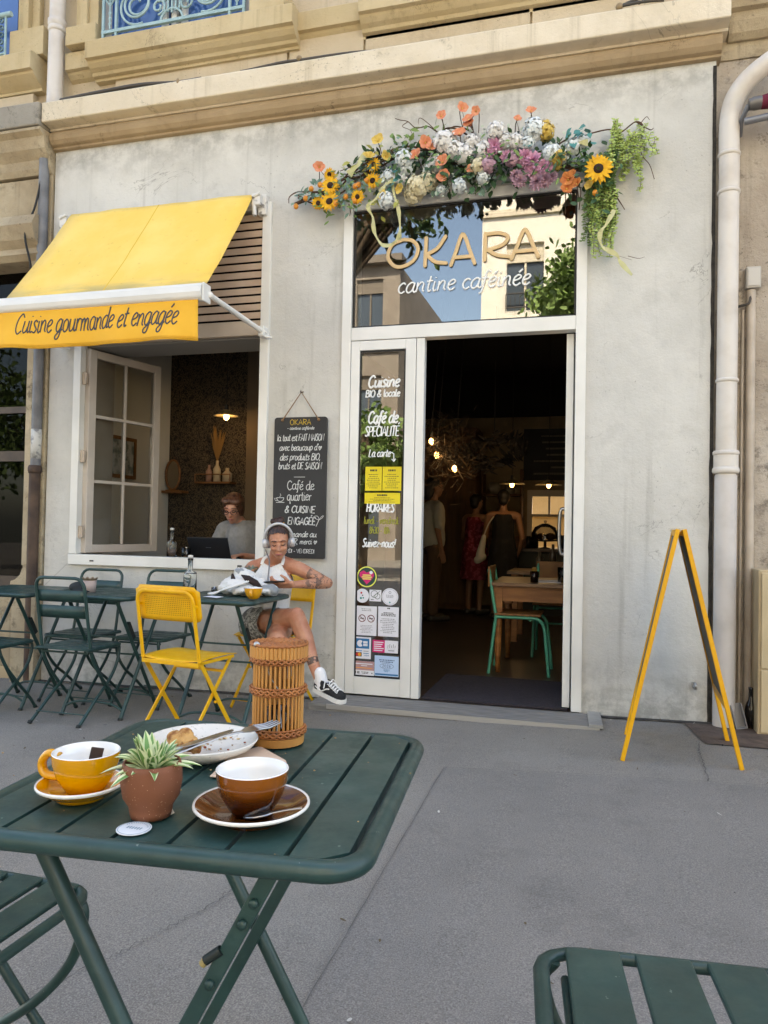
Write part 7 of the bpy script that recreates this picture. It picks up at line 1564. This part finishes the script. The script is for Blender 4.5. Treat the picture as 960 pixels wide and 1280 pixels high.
pa, pb = tp(213,944,.022), tp(287,922,.034); fork(pa, pb-pa, (0,-.2,1), 'steel fork lying on the white plate with its tines toward the wicker lantern')
# pot with spider plant
pc = tp(188.5, 1019); pc = V((pc.x, pc.y, ZT+.001)); s_ = .0395
g = NB('speckled_terracotta', .75); g.col(g.mix(g.rng(g.vor(220), .10, .16, 1, 0), hexc('79482f'), hexc('b08a6e'))); g.bump(g.noise(80, 4), .15, .003)
t = plant(pc, [(0,0),(.66*s_,0),(.70*s_,.008),(.72*s_,.014),(.92*s_,.026),(1.0*s_,.045),(.98*s_,.062),(.93*s_,.070),(.86*s_,.070),(.90*s_,.055),(.0,.054)], g.m, 'terracotta speckled pot with a striped spider plant on the near table', 0)
m_st1 = M('spider_green', '5f8a4a', .45, '6f9a55', 12); m_st2 = M('spider_cream', 'd5dcb4', .45, 'c6d0a0', 12); m_soil = M('soil', '2a211a', .95)
mb = MB(); mb.lathe([(0,.0585),(.89*s_,.0585),(.89*s_,.056)], pc, 20); B('soil', mb, m_soil, t)
for k in range(62):
    a = k*2.39996+random.uniform(-.3,.3); el = random.uniform(.30,1.35); L_ = random.uniform(.036,.058)*(1.12 if el < .7 else 1); wd = random.uniform(.0055,.0085); d = V((math.cos(a)*math.cos(el), math.sin(a)*math.cos(el), math.sin(el))); up = V((0,0,1)) if el < .9 else V((math.cos(a), math.sin(a), .2)); sd = V((-math.sin(a), math.cos(a), 0)); n = 9; rows = []
    tw = random.uniform(-.5,.5)
    for i in range(n+1):
        u = i/n; c_ = pc+V((0,0,.058))+V((math.cos(a), math.sin(a), 0))*.008+d*(L_*u)-V((0,0,1))*(L_*.42*u*u*math.cos(el)); w_ = wd*(math.sin(PI*min(1, .18+u*.82))**.8)*(1-.15*u); sv = (sd*math.cos(tw*u)+V((0,0,1))*math.sin(tw*u)); nv = V((0,0,1))-V((math.cos(a),math.sin(a),0))*.3
        rows.append([c_-sv*w_+nv*w_*.35, c_-sv*w_*.5, c_+sv*w_*.5, c_+sv*w_+nv*w_*.35])
    mb = MB()
    for i in range(n):
        for j in range(3): mb.quad(rows[i][j], rows[i][j+1], rows[i+1][j+1], rows[i+1][j], 0 if j == 1 else 1, True)
    B('leaf', mb, [m_st1, m_st2], t)
# round paper label stuck on the table
c = tp(167.5, 1036.5); mb = MB(); mb.lathe([(0,.0013),(.0215,.0013),(.0215,.0003),(0,.0003)], c, 36, sm=False); o = MB
mb.m = [0]*len(mb.m)
for r0, r1 in ((.0200,.0192),):
    A = [c+V((r0*math.cos(2*PI*i/36), r0*math.sin(2*PI*i/36), .0016)) for i in range(36)]; Bq = [c+V((r1*math.cos(2*PI*i/36), r1*math.sin(2*PI*i/36), .0016)) for i in range(36)]; mb.add(A+Bq, [(i, (i+1) % 36, 36+(i+1) % 36, 36+i) for i in range(36)], 1)
for i in range(6): x0 = -.010+.0036*i; mb.add([c+V((x0,.001*(i % 2)-.003,.0016)), c+V((x0+.0022,-.003,.0016)), c+V((x0+.0022,.004,.0016)), c+V((x0,.004,.0016))], [(0,1,2,3)], 1)
for i in range(14): a = PI*(.15+.7*i/13); mb.add([c+V(((.0165+dr)*math.cos(a+da), (.0165+dr)*math.sin(a+da), .0016)) for dr, da in ((-.0012,-.03),(.0012,-.03),(.0012,.03),(-.0012,.03))], [(0,1,2,3)], 1)
tag(B('round_label', mb, [M('label_white', 'dfe4e6', .6), M('label_grey', '8fa3b0', .6)]), 'round white paper label stuck on the slats before the potted plant', 'label')
# wicker lantern
lc = tp(346.5, 927); lc = V((lc.x, lc.y, ZT+.001)); LR, LH = .0470, .174
t = thing('wicker_lantern', 'round cane lantern with woven bands standing at the far edge of the near table', 'lantern', lc)
m_cane = M('cane', 'c9924f', .5, 'ad7438', 9, stretch=(1,1,.4), bump=.1); m_cane2 = M('woven_cane', 'ad6d3a', .55, '8c5026', 30, bump=.2); N = 34
mb = MB()
for k in range(N):
    a = 2*PI*k/N; x, y = (LR-.004)*math.cos(a), (LR-.004)*math.sin(a); mb.tube([lc+V((x,y,.012)), lc+V((x*1.005,y*1.005,LH*.5)), lc+V((x,y,LH-.022))], .0023, 7)
B('cane_rods', mb, m_cane, t)
mb = MB(); mb.lathe([(LR,.0),(LR+.001,.014),(LR-.003,.014),(LR-.004,.0)], lc, 48, sm=False); B('base_ring', mb, m_cane, t); mb = MB(); n = 44
for k in range(n):
    a = 2*PI*k/n; p = lc+V(((LR+.001)*math.cos(a), (LR+.001)*math.sin(a), LH-.012)); mb.tube([p-V((0,0,.010)), p+V((0,0,.010))], .0039, 7)
B('rim_band', mb, m_cane, t)
for z in (.022, .094, LH-.026):
    mb = MB()
    for k in range(26):
        a = 2*PI*k/26
        for sg in (-1, 1):
            P = [lc+V(((LR+.0015+.0015*math.sin(PI*q))*math.cos(a+.30*q), (LR+.0015+.0015*math.sin(PI*q))*math.sin(a+.30*q), z+sg*.004*(1-2*abs(q-.5))*1.2-sg*.001)) for q in (0,.25,.5,.75,1)]; mb.tube(P, .0021, 6)
    for dz in (-.006, .006): mb.tube([lc+V((LR*math.cos(2*PI*i/40), LR*math.sin(2*PI*i/40), z+dz)) for i in range(40)], .0017, 6, closed=True)
    B('woven_band', mb, m_cane2, t)
mb = MB(); mb.lathe([(0,LH-.004),(LR-.004,LH-.004),(LR-.004,LH-.007),(0,LH-.007)], lc, 32, sm=False)
for r_ in (.012,.022,.032,.042,.050):
    n = int(r_*1200)
    P = [lc+V((r_*math.cos(2*PI*i/n), r_*math.sin(2*PI*i/n), LH-.001+.002*(i % 2))) for i in range(n)]; mb.tube(P, .0028, 6, closed=True)
for k in range(24): a = 2*PI*k/24; mb.tube([lc+V((.01*math.cos(a), .01*math.sin(a), LH-.0005)), lc+V(((LR-.001)*math.cos(a), (LR-.001)*math.sin(a), LH-.0005))], .0017, 5)
B('woven_lid', mb, m_cane2, t)
mb = MB(); mb.lathe([(0,.003),(LR-.006,.003),(LR-.006,.006),(0,.006)], lc, 28, sm=False); B('base_disc', mb, m_cane, t)
mb = MB(); mb.lathe([(.0,.0065),(.020,.0065),(.022,.06),(.020,.06),(.018,.009),(0,.009)], lc, 24); B('candle_glass', mb, m_gl, t)
mb = MB(); mb.tube(cr([lc+V((-.02,0,LH-.01)), lc+V((-.016,-.01,LH-.05)), lc+V((.004,-.008,.09)), lc+V((.0,0,.065))], 6), .0012, 5); mb.ell(lc+V((-.024,-.042,LH+.001)), (.006,.004,.006)); B('wire', mb, m_metal, t)

# crumbs on the near table, scraps and leaves on the pavement
mb = MB()
for k in range(70):
    x, y = FTX+random.gauss(-.06,.13), FTY+random.gauss(.04,.11); q = random.uniform(.0006,.0018); mb.ell((x,y,ZT+q*.5), (q*1.3,q,q*.7), None, 6, 4)
tag(B('table_crumbs', mb, M('table_crumb', 'a98a62', .9)), 'scattered bread crumbs on the slats of the near table', 'crumbs', kind='stuff')
mb = MB()
for k in range(170):
    if k < 70: x, y = random.uniform(-4, .6), WY-abs(random.gauss(0,.07))-.02
    else: x, y = random.uniform(-3.6, 1.6), random.uniform(1.2, 4.6)
    if -1.75 < x < .06 and y > WY-.36: continue
    p = V((x, y, gz(x)+.009)); a = random.uniform(0,6.28); mb.petal(p, (math.cos(a),math.sin(a),.05), (0,0,1), random.uniform(.006,.022), random.uniform(.004,.012), .25, random.choice((0,0,0,1,2)))
tag(B('pavement_litter', mb, [M('dry_leaf_scrap', '5d4f3a', .9), M('pale_scrap', 'bdb9b0', .9), M('dark_scrap', '35322e', .9)]), 'dry leaf scraps and litter scattered on the pavement', 'litter', kind='stuff')

# ---------------------------------------------------------------- the sunny far side of the street (seen mirrored in the panes)
def far_building(name, label, x0, x1, y, h, mat, mframe, floors, cols, d=9, rail=True):
    t = thing(name, label, 'building', ((x0+x1)/2, y, 0)); mb = MB(); zc = [-.3]; xc = [x0]; holes = []; cw = (x1-x0)/cols; fh = h/floors
    for i in range(cols):
        xa = x0+cw*(i+.5)-.55; xc += [xa, xa+1.1]
    for k in range(floors):
        za = fh*k+.9 if k else .4; zc += [za, fh*k+fh*.86]
    xc.append(x1); zc.append(h)
    for i in range(cols):
        for k in range(floors): holes.append((xc[1+2*i], xc[2+2*i], zc[1+2*k], zc[2+2*k]))
    wall_grid(mb, xc, zc, holes, y, y-.35); mb.box(x0, x1, y-d, y-.36, -.3, h-.05); B('wall', mb, mat, t)
    mb = MB()
    for k in range(1, floors): mb.box(x0-.05, x1+.05, y+.001, y+.08, fh*k+.35, fh*k+.55)
    mb.box(x0-.15, x1+.15, y-.4, y+.35, h, h+.3); B('string_course', mb, mframe, t)
    for a, b, c_, e in holes:
        mb = MB(); mb.box(a, b, y-.22, y-.18, c_, e); w_ = B('window', mb, M('far_pane', '4a5560', .1) if 'far_pane' not in bpy.data.materials else bpy.data.materials['far_pane'], t)
        mb = MB(); mb.box(a, b, y-.17, y-.1, e-.55, e); mb.box((a+b)/2-.03, (a+b)/2+.03, y-.17, y-.12, c_, e-.55); B('blind', mb, mframe, w_)
        if rail:
            mb = MB(); mb.tube([(a,y+.05,c_+.5),(b,y+.05,c_+.5)], .02, 6); mb.tube([(a,y+.05,c_+.08),(b,y+.05,c_+.08)], .02, 6)
            for q in range(9): x = a+(b-a)*q/8; mb.tube([(x,y+.05,c_),(x,y+.05,c_+.5)], .012, 5)
            B('railing', mb, m_cable, w_)
    return t
far_building('apartment_house', 'tall sunlit cream house across the street mirrored in the glass over the door', -3.45, 9.5, -13, 17, plaster('far_cream', hexc('ece6da'), hexc('f0ebe0'), hexc('d2c9b6')), M('far_trim', 'd6ccb8', .8), 5, 5)
far_building('apartment_house', 'lower grey house across the side street mirrored in the glass over the door', -20, -7.6, -19, 11.6, plaster('far_grey', hexc('8d8379'), hexc('a0968b'), hexc('5f5850')), M('far_trim_2', '7d746a', .8), 3, 5)
far_building('apartment_house', 'brownish house farther down the side street mirrored in the glass over the door', -9.3, -3.7, -36, 11.5, plaster('far_brown', hexc('8a6a55'), hexc('9a7a64'), hexc('5d4637')), M('far_trim_3', '8a7a68', .8), 4, 3)
mb = MB(); mb.box(-6.6, -5.9, -36, -35.2, 11.8, 14.2); tag(B('chimney_stack', mb, M('brick_chimney', '9a7a58', .9, '7d5f42', 5)), 'brick chimney stack mirrored at the foot of the glass over the door', 'chimney')
def tree(x, y, h, cr_, cz, n, mat, label, lf=.14, bx=0):
    t = thing('street_tree', label, 'tree', (x, y, 0)); mb = MB(); P = cr([(x+bx,y,-.3),(x+bx+.05,y,h*.3),(x+bx*.6,y,h*.6),(x-.08,y+.05,cz)], 6); mb.tube(P, [.17-.09*i/len(P) for i in range(len(P))], 10)
    for k in range(12): a = random.uniform(0,6.28); q = V((x+math.cos(a)*cr_*.7, y+math.sin(a)*cr_*.7, cz+random.uniform(-.4,.7)*cr_)); mb.tube(cr([(x+bx*.5,y,h*.62+random.random()*h*.1), (x+math.cos(a)*cr_*.3,y+math.sin(a)*cr_*.3,cz-.2*cr_), q], 5), [.06,.05,.045,.04,.035,.03,.025,.02,.015,.01,.008], 6)
    B('trunk', mb, M('bark', '5a4a3a', .9, '3f342a', 9, bump=.4), t); mb = MB(); cl = []
    for k in range(34): d = V((random.gauss(0,1), random.gauss(0,1), random.gauss(0,.8))).normalized()*cr_*random.uniform(.45,1.0); cl.append(V((x,y,cz))+d)
    for k in range(n):
        c = random.choice(cl); p = c+V((random.gauss(0,1), random.gauss(0,1), random.gauss(0,.8)))*cr_*.17; mb.petal(p, rv(), rv(), lf*random.uniform(.7,1.4), lf*.6, .2, random.choice((0,0,1)))
    B('crown', mb, [mat, bpy.data.materials['mid_leaf']], t)
tree(-.15, -10.2, 9, 1.5, 7.1, 5200, l_md, 'leafy green street tree before the cream house, mirrored in the glass', .17)
tree(-3.1, -3.4, 8.5, 1.6, 8.05, 2600, l_dk, 'shaded street tree on the cafe side whose boughs are mirrored dark in the glass', .16, -3.2)
tree(-6.0, -9.5, 5.5, 1.45, 2.9, 3200, l_md, 'bushy street tree mirrored in the glazed door', .17)
tree(-16.5, -9.5, 8, 2.6, 4.2, 3200, l_md, 'broad street tree mirrored in the window of the old stone building', .19)
tree(4.2, -10.5, 9, 2.4, 6.0, 2500, l_md, 'street tree standing farther along the sunny side of the street', .19)
